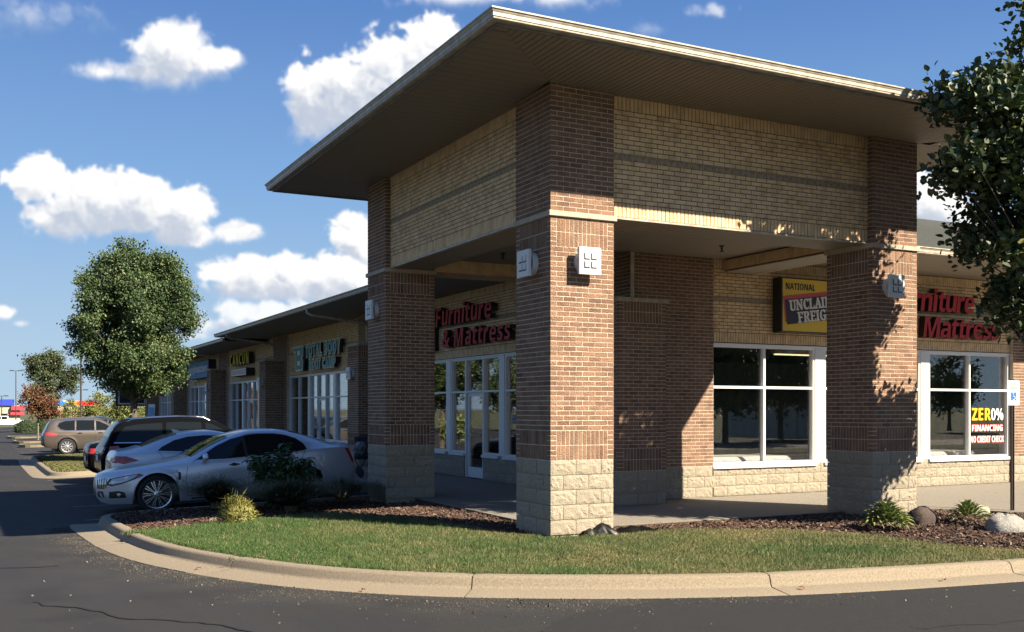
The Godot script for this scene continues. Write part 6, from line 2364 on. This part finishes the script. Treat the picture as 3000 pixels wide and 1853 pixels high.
	mb.tube([Vector3(-.28, 1.0, .25), Vector3(-.22, 1.06, .25), Vector3(.22, 1.06, .25), Vector3(.28, 1.0, .25)], [.016, .016, .016, .016], 8)
	for s in [-.28, .28]:
		mb.tube([Vector3(s, 1.0, .25), Vector3(s, .62, 0.0), Vector3(s, .12, -.45)], [.014, .014, .014], 8)
		mb.tube([Vector3(s, .62, 0.0), Vector3(s, .12, .32)], [.014, .014], 8)
	part("frame", mb.mesh(), M.black, t)
	mb = MB.new()
	mb.soft_box(Vector3(0, .52, -.1), Vector3(.5, .08, .4), .02, Basis(Vector3.RIGHT, .2))
	mb.soft_box(Vector3(0, .78, .1), Vector3(.5, .5, .06), .02, Basis(Vector3.RIGHT, -.35))
	part("seat", mb.mesh(), mat(lin(.03, .03, .04), .9), t)
	for s in [Vector3(-.28, .12, -.45), Vector3(.28, .12, -.45), Vector3(-.28, .12, .32), Vector3(.28, .12, .32)]:
		mb = MB.new()
		mb.lathe(s + Vector3(-.02, 0, 0), Vector3.RIGHT, [Vector2(0, 0), Vector2(.1, 0), Vector2(.12, .008), Vector2(.12, .032), Vector2(.1, .04), Vector2(0, .04)], 20)
		part("wheel", mb.mesh(), M.rubber, t)
	t = thing("shopping_bag", "pale bluish plastic bag hanging from the stroller", "bag", Vector3(1.62, 0.55, -12.6), 0.35)
	mb = MB.new()
	rows = []
	for i in 10:
		var u := i / 9.0
		var ring := PackedVector3Array()
		for j in 18:
			var a := TAU * j / 18.0
			var k := (0.17 * sin(PI * (0.12 + 0.8 * pow(1.0 - u, 0.8)))) * (1.0 + 0.2 * nz.get_noise_2d(j * 40.0, u * 200.0))
			ring.append(Vector3(cos(a) * k * 1.1, u * 0.36, sin(a) * k * 0.55))
		rows.append(ring)
	mb.grid(rows, Vector3(0, .18, 0), true)
	part("sack", mb.mesh(), mat(lin(.30, .33, .38), .5, noise_tex(91, 0.02, 3, 0.3, 1.2, 256), null, 2.0), t)
	# sandwich board by the last shop
	t = thing("sandwich_board", "tall narrow white and blue sign board standing by the last shop window", "sign", Vector3(2.9, 0.0, -57.3), -0.9)
	mb = MB.new()
	mb.soft_box(Vector3(0, 1.3, 0), Vector3(0.55, 1.5, 0.05), 0.01, Basis(Vector3.RIGHT, -0.1))
	part("panel", mb.mesh(), M.white, t)
	mb = MB.new()
	mb.soft_box(Vector3(0, 1.35, 0.05), Vector3(0.4, 1.0, 0.02), 0.005, Basis(Vector3.RIGHT, -0.1))
	part("blue_field", mb.mesh(), mat(lin(.14, .30, .48), .5), t)
	mb = MB.new()
	for s in [-.22, .22]:
		mb.tube([Vector3(s, 0, -.05), Vector3(s, .7, 0)], [.02, .02], 6)
	part("leg", mb.mesh(), M.steel, t)
	# goods inside the freight shop
	for q in [["white wrapped mattress lying just inside the first front window", Vector3(7.2, 0.02, -4.95), Vector3(2.3, 0.72, 1.1)], ["white wrapped mattress lying just inside the window right of the dappled pillar", Vector3(13.0, 0.02, -4.95), Vector3(2.0, 0.72, 1.1)]]:
		t = thing("mattress", q[0], "mattress", q[1])
		mb = MB.new()
		mb.soft_box(Vector3(0, q[2].y * 0.5, 0), q[2], 0.07)
		part("ticking", mb.mesh(), M.cloth_white, t)
	t = thing("leaning_panel", "grey upright board with a slanted brace standing inside the shop window", "board", Vector3(12.45, 0.74, -5.0), 0.3)
	mb = MB.new()
	mb.soft_box(Vector3(0, 0.43, 0), Vector3(0.30, 0.86, 0.05), 0.006)
	part("board", mb.mesh(), mat(lin(.36, .35, .32), .7), t)
	mb = MB.new()
	mb.tube([Vector3(.14, .86, 0), Vector3(.52, 0.0, -.1)], [.012, .012], 6)
	mb.tube([Vector3(.14, .55, 0), Vector3(.45, 0.0, -.1)], [.012, .012], 6)
	part("brace", mb.mesh(), M.steel, t)

func build_trees() -> void:
	# street tree at the front of the bed: its crown hangs over the frame's side and dapples the pillar
	tree("street_tree", "dark leafy pear tree overhanging the canopy's eave and the parking sign", Vector3(6.95, -0.05, 2.35), {
		"seed": 201, "trunk": 0.10, "fork": 1.9, "leaf": 0.112, "per": 5, "clump": 0.40, "clumps": 160, "leaves": 36, "limb_every": 1, "limb": 0.6, "shell": 0.55, "slim": 0.68,
		"lobes": [[Vector3(-0.1, 5.9, 0.5), Vector3(1.5, 2.6, 1.1)], [Vector3(-1.0, 5.6, 0.15), Vector3(1.1, 1.3, 0.75)], [Vector3(-0.7, 4.3, 0.1), Vector3(1.1, 0.85, 0.85)], [Vector3(-0.05, 3.35, 0.2), Vector3(1.0, 0.65, 0.9)], [Vector3(0.5, 3.3, 0.3), Vector3(1.0, 1.0, 1.0)]],
		"c0": Color(0.020, 0.040, 0.013), "c1": Color(0.052, 0.078, 0.026), "c2": Color(0.12, 0.12, 0.035), "odd": 0.05,
		"avoid": func(p: Vector3) -> bool: return (p.z < 1.84 and p.y > 5.85) or (p.z < 0.7 and p.y > 3.9) or p.z < 0.35,
	})
	# round tree on the grass island
	tree("round_tree", "dense round-crowned tree on the grass island behind the parked cars", Vector3(-1.95, G(-5.0, -27.0) + 0.1, -27.0), {
		"seed": 202, "trunk": 0.13, "fork": 2.2, "leaf": 0.088, "per": 10, "clump": 0.58, "clumps": 215, "leaves": 66, "limb_every": 3, "shell": 0.33, "slim": 0.6,
		"lobes": [[Vector3(0.0, 5.1, 0), Vector3(2.05, 1.9, 2.0)], [Vector3(-0.35, 6.8, 0.0), Vector3(0.95, 0.95, 1.0)], [Vector3(0.7, 6.8, 0.0), Vector3(0.85, 0.95, 0.9)], [Vector3(-0.6, 5.9, 0.2), Vector3(1.35, 1.2, 1.4)], [Vector3(0.75, 5.8, 0.0), Vector3(1.3, 1.3, 1.4)], [Vector3(-0.1, 3.9, 0.1), Vector3(1.75, 0.9, 1.7)], [Vector3(0.2, 3.1, 0.2), Vector3(1.2, 0.5, 1.2)]],
		"c0": Color(0.022, 0.050, 0.015), "c1": Color(0.085, 0.125, 0.042), "c2": Color(0.14, 0.155, 0.06), "odd": 0.05,
	})
	# suckers at its foot
	tree("sucker_shoots", "light green shoots sprouting round the foot of the round tree", Vector3(-2.3, G(-5.0, -26.6) + 0.05, -26.5), {
		"seed": 203, "trunk": 0.02, "fork": 0.5, "leaf": 0.15, "per": 5, "clump": 0.3, "clumps": 12, "leaves": 8, "limb_every": 2, "slim": 0.6,
		"lobes": [[Vector3(0, 1.3, 0), Vector3(0.5, 0.8, 0.4)]], "c0": Color(0.10, 0.15, 0.04), "c1": Color(0.2, 0.23, 0.07)})
	# airy vase-shaped tree farther off
	tree("vase_tree", "airy vase-shaped tree with a pale forked trunk far down the lot", Vector3(0.25, G(0.0, -118.0) + 0.1, -118.0), {
		"seed": 204, "trunk": 0.15, "fork": 2.3, "leaf": 0.22, "per": 8, "clump": 0.72, "clumps": 95, "leaves": 20, "limb_every": 1, "limb": 1.1, "shell": 0.5, "bark": M.bark_pale,
		"lobes": [[Vector3(0.0, 5.2, 0), Vector3(2.3, 2.4, 2.2)], [Vector3(-1.2, 7.4, 0), Vector3(1.25, 1.9, 1.3)], [Vector3(0.6, 7.6, 0), Vector3(0.95, 1.7, 1.0)], [Vector3(2.0, 6.0, 0.0), Vector3(1.2, 1.6, 1.2)]],
		"c0": Color(0.03, 0.052, 0.023), "c1": Color(0.085, 0.108, 0.045), "c2": Color(0.2, 0.15, 0.06), "odd": 0.08})
	tree("russet_tree", "small rust-red leaved tree on the mulched traffic island", Vector3(-3.3, G(-5.0, -66.0) + 0.14, -66.0), {
		"seed": 205, "trunk": 0.055, "fork": 1.5, "leaf": 0.13, "per": 9, "clump": 0.42, "clumps": 44, "leaves": 18, "limb_every": 1, "shell": 0.45, "bark": M.bark_pale,
		"lobes": [[Vector3(0.2, 2.35, 0), Vector3(1.1, 0.8, 1.0)], [Vector3(-0.35, 3.1, 0), Vector3(0.7, 0.75, 0.7)], [Vector3(0.5, 1.9, 0.0), Vector3(0.8, 0.4, 0.7)]],
		"c0": Color(0.085, 0.036, 0.02), "c1": Color(0.19, 0.085, 0.04), "c2": Color(0.11, 0.11, 0.04), "odd": 0.12})
	# sunlit yellow-green trees at the end of the wing
	var spots := [Vector3(3.5, 0, -94.0), Vector3(5.3, 0, -90.0), Vector3(7.2, 0, -92.0), Vector3(2.3, 0, -112.0)]
	var said := ["yellow-green young tree behind the brown crossover's windscreen", "tallest yellow-green young tree beyond the end of the long wing", "yellow-green young tree right against the end of the long wing", "thin olive young tree in front of the tan store wall"]
	for k in 4:
		tree("young_tree", said[k], Vector3(spots[k].x, G(0.0, spots[k].z), spots[k].z), {
			"seed": 210 + k, "trunk": 0.07, "fork": 0.9, "leaf": 0.16, "per": 9, "clump": 0.55, "clumps": 50 if k < 3 else 26, "leaves": 18, "limb_every": 2, "shell": 0.4,
			"lobes": [[Vector3(0, 2.3 + 0.3 * (k % 2), 0), Vector3(1.7, 1.5, 1.5)], [Vector3(0.8, 1.5, 0), Vector3(1.3, 0.9, 1.3)], [Vector3(-0.9, 1.6, 0), Vector3(1.2, 1.0, 1.3)]],
			"c0": Color(0.085, 0.105, 0.03), "c1": Color(0.19, 0.20, 0.05), "c2": Color(0.2, 0.17, 0.045), "odd": 0.1})
	# clipped round hedges
	for k in 2:
		rng.seed = 220 + k
		var t := thing("clipped_bush", ["dark clipped round bush in front of the white pickup", "dark clipped bush between the russet tree and the vase-shaped tree's trunk"][k], "bush", [Vector3(-2.7, G(0.0, -104.0), -104.0), Vector3(-1.0, G(0.0, -108.0), -108.0)][k], 0.0, "clipped bushes down the lot")
		var mb := MB.new()
		var rows := []
		for i in 12:
			var ring := PackedVector3Array()
			for j in 22:
				var a := TAU * j / 22.0
				var b := PI * 0.55 * i / 11.0
				ring.append(Vector3(sin(b) * cos(a) * 1.0, cos(b) * 1.05 + 0.2, sin(b) * sin(a)) * (1.0 + 0.05 * nz.get_noise_2d(i * 200.0, j * 200.0 + k * 99)))
			rows.append(ring)
		mb.grid(rows, Vector3.ZERO, true)
		part("core", mb.mesh(), mat(lin(.02, .035, .012), 1.0), t)
		var l := []
		var c := []
		for q in 1500:
			var d := Vector3(rng.randfn(), absf(rng.randfn()), rng.randfn()).normalized()
			l.append(Transform3D(Basis.from_euler(Vector3(rng.randf() * 3, rng.randf() * TAU, rng.randf() * 3)), Vector3(d.x, d.y * 1.05 + 0.2, d.z) * rng.randf_range(0.97, 1.06)))
			c.append(Color(0.03, 0.055, 0.018) * rng.randf_range(0.6, 1.5))
		swarm("foliage", leaf_mesh(5, 0.09, 0.12, 400), M.leaf, t, l, c)

# ---------------------------------------------------------------- things far down the lot and across the road
func build_far() -> void:
	var mb: MB
	# store with the coloured parapet
	var t := thing("far_store", "low tan store with a blue, yellow and red painted parapet on the horizon", "building", Vector3(13.0, -1.9, -311.0))
	mb = MB.new()
	mb.span(Vector3(0.0, -0.5, -14.0), Vector3(10.6, 4.75, 0.0))
	part("wall", mb.mesh(), mat(lin(.46, .39, .29), .9), t)
	mb = MB.new()
	mb.span(Vector3(-1.0, -0.5, -14.1), Vector3(8.2, 3.1, 0.12))
	part("lower_wall", mb.mesh(), mat(lin(.29, .205, .11), .9), t)
	var im := Image.create(256, 32, false, Image.FORMAT_RGB8)
	for x in 256:
		for y in 32:
			var u := x / 255.0
			var v := y / 31.0
			var c := Color(0.90, 0.72, 0.05).lerp(Color(0.80, 0.05, 0.04), smoothstep(0.40, 0.62, u + 0.12 * v))
			if u < 0.40 * (0.25 + 0.75 * v) + 0.02:
				c = Color(0.02, 0.25, 0.65) if (int(x / 9.0 + y / 6.0) + int(y / 9.0)) % 2 == 0 else Color(0.10, 0.50, 0.85)
			elif u < 0.40 * (0.25 + 0.75 * v) + 0.10:
				c = Color(0.90, 0.78, 0.25)
			im.set_pixel(x, y, c)
	var bm := StandardMaterial3D.new()
	bm.albedo_texture = ImageTexture.create_from_image(im)
	bm.roughness = 0.6
	mb = MB.new()
	mb.span(Vector3(-0.2, 4.7, -1.0), Vector3(11.2, 6.1, 0.2))
	var band := MB.new()
	var q0 := [Vector3(-0.2, 4.7, .23), Vector3(11.2, 4.7, .23), Vector3(11.2, 6.1, .23), Vector3(-0.2, 6.1, .23)]
	band.tri3(q0[0], q0[1], q0[2], Vector3.BACK, Vector3.BACK, Vector3.BACK, Vector2(0, 1), Vector2(1, 1), Vector2(1, 0))
	band.tri3(q0[0], q0[2], q0[3], Vector3.BACK, Vector3.BACK, Vector3.BACK, Vector2(0, 1), Vector2(1, 0), Vector2(0, 0))
	var par := part("parapet", mb.mesh(), M.white, t)
	part("painted_band", band.mesh(), bm, par)
	# blue trimmed store left of it
	t = thing("blue_trim_store", "low store with a deep blue parapet and a red awning at the far left", "building", Vector3(-6.0, -1.9, -320.0))
	mb = MB.new()
	mb.span(Vector3(-22.0, -0.5, -14.0), Vector3(9.5, 4.7, 0.0))
	part("wall", mb.mesh(), mat(lin(.40, .33, .25), .9), t)
	mb = MB.new()
	mb.span(Vector3(-22.1, 4.7, -14.1), Vector3(8.0, 6.5, 0.6))
	part("blue_parapet", mb.mesh(), mat(lin(.015, .04, .36), .5), t)
	mb = MB.new()
	mb.span(Vector3(7.2, 3.4, 0.0), Vector3(11.0, 4.6, 1.3))
	mb.span(Vector3(7.0, 2.0, 0.0), Vector3(10.6, 2.8, 1.0))
	part("red_awning", mb.mesh(), mat(lin(.40, .03, .05), .6), t)
	mb = MB.new()
	for x in [-18.0, -13.0, -8.0, -3.0, 1.5, 4.5]:
		mb.span(Vector3(x, 0.0, 0.0), Vector3(x + 1.8, 2.4, 0.07))
	part("window", mb.mesh(), M.car_glass, t)
	# white pickup
	t = thing("white_pickup", "white pickup truck parked at the far left edge of the lot", "pickup truck", Vector3(-4.2, G(0.0, -155.0), -155.0), 0.0)
	mb = MB.new()
	mb.soft_box(Vector3(-2.0, 0.85, 0), Vector3(1.9, 0.7, 1.9), 0.08)
	mb.soft_box(Vector3(0.1, 0.9, 0), Vector3(2.4, 0.8, 1.9), 0.08)
	mb.soft_box(Vector3(0.1, 1.5, 0), Vector3(1.9, 0.6, 1.7), 0.15)
	mb.soft_box(Vector3(2.2, 0.85, 0), Vector3(1.9, 0.7, 1.9), 0.06)
	part("body", mb.mesh(), paint(lin(.78, .78, .76), 0.0, 0.35), t)
	mb = MB.new()
	for z in [-0.86, 0.86]:
		mb.span(Vector3(-0.65, 1.3, z - 0.01), Vector3(0.05, 1.7, z + 0.01))
		mb.span(Vector3(0.15, 1.3, z - 0.01), Vector3(0.85, 1.7, z + 0.01))
	part("side_window", mb.mesh(), M.car_glass, t)
	for x in [-2.0, 2.1]:
		for z in [-0.9, 0.9]:
			mb = MB.new()
			mb.lathe(Vector3(x, 0.38, z * 1.08), Vector3(0, 0, signf(z)), [Vector2(0.0, 0.02), Vector2(0.22, 0.03), Vector2(0.38, 0.03), Vector2(0.38, -0.2)], 20)
			var wh := part("wheel", mb.mesh(), M.rubber, t)
			mb = MB.new()
			mb.lathe(Vector3(x, 0.38, z * 1.08), Vector3(0, 0, signf(z)), [Vector2(0.0, 0.045), Vector2(0.21, 0.04)], 16)
			part("rim", mb.mesh(), M.alloy, wh)
	# light poles: [foot px offset x, z, height, radius, label]
	for q in [[0.56, -80.0, 7.6, 0.075, "tall brown light pole rising behind the round tree"], [8.4, -150.0, 4.6, 0.10, "dark light pole with a flat square head by the tan store"], [-0.5, -215.0, 10.8, 0.10, "slender light pole with twin heads left of the russet tree"], [-3.2, -205.0, 5.6, 0.10, "short light pole at the far left edge of the frame"], [9.5, -190.0, 6.5, 0.07, "thin distant light pole above the painted parapet"]]:
		t = thing("light_pole", q[4], "light pole", Vector3(q[0], G(0.0, q[1]), q[1]), 0.0, "light poles of the parking lots")
		mb = MB.new()
		mb.tube([Vector3.ZERO, Vector3(0, q[2], 0)], [q[3] * 1.15, q[3] * 0.8], 10)
		part("pole", mb.mesh(), M.rust, t)
		mb = MB.new()
		for s in [-1.0, 1.0]:
			mb.soft_box(Vector3(s * 0.75, q[2] + 0.05, 0), Vector3(0.8, 0.16, 0.45), 0.03)
		mb.span(Vector3(-0.75, q[2] - 0.03, -0.05), Vector3(0.75, q[2] + 0.05, 0.05))
		part("head", mb.mesh(), M.black, t)
	# across the road, seen only as reflections in the shop glass
	for k in 15:
		var at: Vector3 = [Vector3(33, 0, 29), Vector3(40, 0, 32), Vector3(80, 0, 52), Vector3(98, 0, 36), Vector3(70, 0, 31), Vector3(-24, 0, -48), Vector3(-27, 0, -60), Vector3(-31, 0, -72), Vector3(-27, 0, -88), Vector3(76, 0, 36), Vector3(45, 0, 46), Vector3(84, 0, 33), Vector3(92, 0, 40), Vector3(-33, 0, -104), Vector3(-38, 0, -92)][k]
		tree("roadside_tree", ["maple first in the row opposite the freight shop", "maple before the white garage across the road", "full-crowned tree set back beyond the road's tree row", "broad tree at the far end of the road", "tall tree third past the garage", "nearest tree of the row west of the parking lot", "second tree of the row west of the lot", "third tree of the row west of the lot", "fourth tree of the row west of the lot", "dense tree fourth past the garage", "tree standing behind the white garage", "tree fifth past the garage", "last tree along the road across the drive", "farthest tree west of the lot", "tree set back west of the parking row"][k], Vector3(at.x, -0.35, at.z), {
			"seed": 240 + k, "trunk": 0.18, "fork": 2.0, "leaf": 0.36, "per": 5, "clump": 1.0, "clumps": 70, "leaves": 16, "limb_every": 3, "shell": 0.4,
			"lobes": [[Vector3(0, 5.2, 0), Vector3(2.9, 3.0, 2.9)], [Vector3(1.0, 4.0, 0.5), Vector3(2.2, 1.8, 2.2)], [Vector3(-1.1, 4.4, -0.4), Vector3(2.0, 2.0, 2.1)]],
			"c0": Color(0.02, 0.045, 0.014), "c1": Color(0.07, 0.098, 0.03), "group": "trees across the road and west of the lot"})
	t = thing("garage", "white gabled garage across the road", "garage", Vector3(47.5, -0.4, 36.0), PI)
	mb = MB.new()
	mb.span(Vector3(-4, 0, -6), Vector3(4, 2.9, 0))
	part("wall", mb.mesh(), M.white, t)
	mb = MB.new()
	mb.plate(v2([-4.4, 2.8, 0, 4.8, 4.4, 2.8]), Vector3(0, 0, 0.3), Vector3.RIGHT, Vector3.UP, Vector3.BACK, 6.6)
	part("roof", mb.mesh(), M.shingle, t)
	mb = MB.new()
	mb.span(Vector3(-2.4, 0, 0.0), Vector3(2.4, 2.3, 0.05))
	part("garage_door", mb.mesh(), mat(lin(.5, .5, .48), .6), t)
	mb = MB.new()
	mb.quad(Vector3(-60, -0.24, 15.0), Vector3(80, -0.24, 15.0), Vector3(80, -0.24, 19.0), Vector3(-60, -0.24, 19.0), Vector3.UP)
	struct("verge", mb.mesh(), M.field, "mown grass verge across the front drive", "verge")
	mb = MB.new()
	mb.quad(Vector3(-80, -0.235, 19.0), Vector3(140, -0.235, 19.0), Vector3(140, -0.235, 26.0), Vector3(-80, -0.235, 26.0), Vector3.UP)
	struct("road", mb.mesh(), M.concrete, "pale concrete road beyond the verge across the front drive", "road")

# ---------------------------------------------------------------- sky
var sky_img: Image
const K := 0.49   # sky light against the exposure

func cloud_density(p: Vector2, lobes: Array, wild: float) -> float:
	var best := -1.0
	var sum := 0.0
	for l in lobes:
		var dx: float = (p.x - l[0]) / l[2]
		var dy: float = (p.y - l[1]) / l[3]
		if dy > 0.0:
			dy *= 1.15
		var d := 1.0 - sqrt(dx * dx + dy * dy)
		best = maxf(best, d)
		sum += maxf(0.0, d)
	return best * 0.8 + minf(sum, 1.2) * 0.25

func paint_cloud(c: Dictionary, to_px: Callable, az0: float, az1: float, el0: float, el1: float) -> void:
	var w := sky_img.get_width()
	var h := sky_img.get_height()
	var i0 := int(floor(az0 / TAU * w))
	var i1 := int(ceil(az1 / TAU * w))
	var j0 := int(floor((0.5 - el1 / PI) * h))
	var j1 := int(ceil((0.5 - el0 / PI) * h))
	var f1 := FastNoiseLite.new()
	f1.seed = c.seed
	f1.frequency = 0.011
	f1.fractal_octaves = 6
	f1.fractal_gain = 0.5
	var f2 := FastNoiseLite.new()
	f2.seed = c.seed + 5
	f2.frequency = 0.016
	f2.fractal_octaves = 3
	var thin: float = c.get("thin", 1.0)
	var ytop := 1e9
	var ybase := -1e9
	for l in c.lobes:
		ytop = minf(ytop, l[1] - l[3])
		ybase = maxf(ybase, l[1] + l[3])
	var wild: float = c.get("wild", 0.5)
	for i in range(i0, i1):
		for j in range(j0, j1):
			var az := (i + 0.5) / w * TAU
			var el := (0.5 - (j + 0.5) / h) * PI
			var p: Vector2 = to_px.call(az, el)
			var d := cloud_density(p, c.lobes, wild)
			if d < -0.35:
				continue
			var wp := p + Vector2(f2.get_noise_2d(p.x + 300.0, p.y), f2.get_noise_2d(p.x, p.y + 700.0)) * 26.0
			var n1 := f1.get_noise_2d(wp.x, wp.y)
			var v := d + 0.10 + n1 * wild
			if v <= 0.0:
				continue
			# crisp at the top, dissolving at the base
			var hgt := (p.y - ytop) / maxf(ybase - ytop, 1.0)
			var sf: float = c.get("soft", 0.22) * lerpf(1.0, 3.2, smoothstep(0.3, 1.0, hgt))
			var a: float = smoothstep(0.0, sf * 1.25, v) * thin
			var q: Vector2 = wp + Vector2(9.0, -13.0)
			var q2: Vector2 = p + Vector2(30.0, -60.0)
			var relief := n1 - f1.get_noise_2d(q.x, q.y)
			var above := cloud_density(q2, c.lobes, wild) + 0.5 * f1.get_noise_2d(q2.x, q2.y) * wild
			var lit := 1.0 - 0.62 * smoothstep(-0.1, 0.6, above) * smoothstep(0.0, 0.7, hgt) - 0.30 * smoothstep(0.5, 1.0, hgt) + relief * 0.5 - 0.10
			lit = clampf(lit, 0.0, 1.0)
			var col := Color(0.35, 0.39, 0.465).lerp(Color(0.70, 0.69, 0.675), smoothstep(0.0, 1.0, lit)) * K
			col = col.lerp(Color(0.36, 0.46, 0.62) * K, 0.30 * (1.0 - a))
			var x := posmod(i, w)
			sky_img.set_pixel(x, j, sky_img.get_pixel(x, j).lerp(col, a))

func build_sky() -> Sky:
	var w := 4096
	var h := 2048
	sky_img = Image.create(w, h, false, Image.FORMAT_RGBF)
	for j in h:
		var el := (0.5 - (j + 0.5) / h) * 180.0
		var t := clampf(el / 90.0, 0.0, 1.0)
		var c := Color(0.30, 0.41, 0.51).lerp(Color(0.155, 0.285, 0.49), smoothstep(0.0, 0.15, t))
		c = c.lerp(Color(0.068, 0.155, 0.37), smoothstep(0.10, 0.27, t))
		c = c.lerp(Color(0.035, 0.085, 0.25), smoothstep(0.27, 1.0, t))
		if el < 0.0:
			c = Color(0.16, 0.16, 0.13)
		sky_img.fill_rect(Rect2i(0, j, w, 1), Color(c.r * K, c.g * K, c.b * K))
	# clouds within the view, laid out where the photograph has them: directions through (column, row) of its frame
	var yaw := atan2(0.458, 0.889)      # heading of the view, from -z towards +x
	var to_view := func(az: float, el: float) -> Vector2:
		var a := az - yaw
		return Vector2(1500.0 + 3029.0 * tan(a), 1200.3 - 3029.0 * tan(el) / cos(a))
	var view := [
		{"seed": 1, "soft": 0.34, "wild": 0.42, "lobes": [[500, 150, 120, 100], [600, 190, 105, 62], [455, 205, 100, 70], [520, 225, 100, 52], [300, 212, 105, 34], [395, 215, 90, 40], [660, 175, 60, 40]]},
		{"seed": 2, "wild": 0.36, "soft": 0.14, "lobes": [[105, 530, 88, 72], [270, 575, 130, 80], [400, 580, 130, 72], [535, 620, 95, 72], [330, 640, 220, 62], [690, 680, 88, 36], [540, 690, 110, 46], [190, 640, 120, 70]]},
		{"seed": 3, "wild": 0.52, "soft": 0.20, "lobes": [[895, 280, 72, 105], [1010, 250, 110, 90], [1140, 190, 110, 95], [1260, 120, 90, 88], [1050, 330, 170, 90], [930, 360, 80, 70], [1180, 280, 130, 90]]},
		{"seed": 4, "wild": 0.42, "soft": 0.2, "lobes": [[1030, 690, 70, 62], [1060, 740, 90, 60]]},
		{"seed": 5, "wild": 0.42, "soft": 0.24, "lobes": [[640, 800, 66, 36], [720, 795, 90, 50], [850, 790, 95, 56], [985, 800, 130, 62], [800, 850, 230, 48], [1000, 860, 170, 60]]},
		{"seed": 6, "wild": 0.5, "soft": 0.4, "thin": 0.85, "lobes": [[640, 960, 130, 32], [760, 915, 150, 40], [900, 930, 150, 50], [560, 985, 90, 18]]},
		{"seed": 7, "wild": 0.75, "soft": 0.7, "thin": 0.8, "lobes": [[1330, 0, 190, 34], [1640, 0, 150, 42], [1480, -20, 260, 40]]},
		{"seed": 8, "wild": 0.8, "soft": 0.8, "thin": 0.6, "lobes": [[2090, 32, 62, 26], [1900, 85, 66, 28]]},
		{"seed": 9, "wild": 0.34, "soft": 0.14, "lobes": [[2745, 600, 95, 75], [2680, 590, 90, 90], [2830, 650, 80, 50]]},
		{"seed": 10, "wild": 0.5, "soft": 0.35, "lobes": [[10, 915, 46, 24], [58, 950, 24, 10]]},
		{"seed": 11, "wild": 0.9, "soft": 1.2, "thin": 0.4, "lobes": [[60, 60, 260, 90]]},
	]
	for c in view:
		var lo := Vector2.INF
		var hi := -Vector2.INF
		for l in c.lobes:
			lo = lo.min(Vector2(l[0] - l[2] * 1.5, l[1] - l[3] * 1.6))
			hi = hi.max(Vector2(l[0] + l[2] * 1.5, l[1] + l[3] * 1.6))
		var a0 := yaw + atan((lo.x - 1500.0) / 3029.0)
		var a1 := yaw + atan((hi.x - 1500.0) / 3029.0)
		var e0 := atan((1200.3 - hi.y) / 3029.0 * 0.88)
		var e1 := atan((1200.3 - lo.y) / 3029.0)
		paint_cloud(c, to_view, a0, a1, maxf(e0, 0.005), e1)
	# the same broken fair-weather sky all round
	rng.seed = 900
	for k in 20:
		var az := yaw + 0.62 + (TAU - 1.24) * (k + rng.randf_range(0.1, 0.9)) / 20.0
		var el := rng.randf_range(0.10, 0.62)
		var s := rng.randf_range(0.7, 1.3)
		var lobes := []
		for q in 5:
			lobes.append([rng.randf_range(-190, 190) * s, rng.randf_range(-40, 50) * s, rng.randf_range(80, 150) * s, rng.randf_range(45, 85) * s])
		var to := func(a: float, e: float) -> Vector2:
			return Vector2((a - az) * cos(el) * 3029.0, -(e - el) * 3029.0)
		paint_cloud({"seed": 30 + k, "wild": 0.45, "soft": 0.2, "lobes": lobes}, to, az - 0.16 * s / cos(el), az + 0.16 * s / cos(el), el - 0.07 * s, el + 0.07 * s)
	var m := PanoramaSkyMaterial.new()
	m.panorama = ImageTexture.create_from_image(sky_img)
	var sky := Sky.new()
	sky.sky_material = m
	return sky

# ---------------------------------------------------------------- the scene
func _ready() -> void:
	nz.seed = 4
	nz.frequency = 0.01
	nz.fractal_octaves = 4
	# camera: level, 1.7 m up, lens shifted upwards
	var cam := Camera3D.new()
	cam.name = "camera"
	cam.projection = Camera3D.PROJECTION_FRUSTUM
	cam.near = 0.1
	cam.far = 4000.0
	cam.size = 0.1 * 1853.0 / 3029.0
	cam.frustum_offset = Vector2(0.0, 0.1 * (1200.3 - 926.5) / 3029.0)
	cam.position = EYE
	cam.rotation.y = -atan2(0.458, 0.889)
	add_child(cam)
	cam.current = true
	# sky and air
	var env := Environment.new()
	env.background_mode = Environment.BG_SKY
	env.sky = build_sky()
	env.background_energy_multiplier = 1.0
	env.tonemap_mode = Environment.TONE_MAPPER_LINEAR
	env.tonemap_exposure = 3.2
	env.sdfgi_enabled = true
	env.ssao_enabled = true
	env.ssil_enabled = true
	var we := WorldEnvironment.new()
	we.name = "world"
	we.environment = env
	add_child(we)
	# sun from the front right
	var sun := DirectionalLight3D.new()
	sun.name = "sun"
	sun.light_energy = 1.6
	sun.light_color = Color(1.0, 0.945, 0.85)
	sun.light_angular_distance = 0.5
	sun.shadow_enabled = true
	add_child(sun)
	sun.look_at_from_position(SUN_FROM * 50.0, Vector3.ZERO, Vector3.UP)

	var bx := MB.new()
	bx.box(Vector3.ZERO, Vector3.ONE)
	unit_box = bx.mesh()
	make_materials()
	make_blocks()
	lines_setup()
	build_ground()
	build_kerb()
	build_centre()
	build_canopy()
	build_beds()
	build_signs()
	build_lamps()
	build_cars()
	build_plants()
	build_trees()
	build_far()
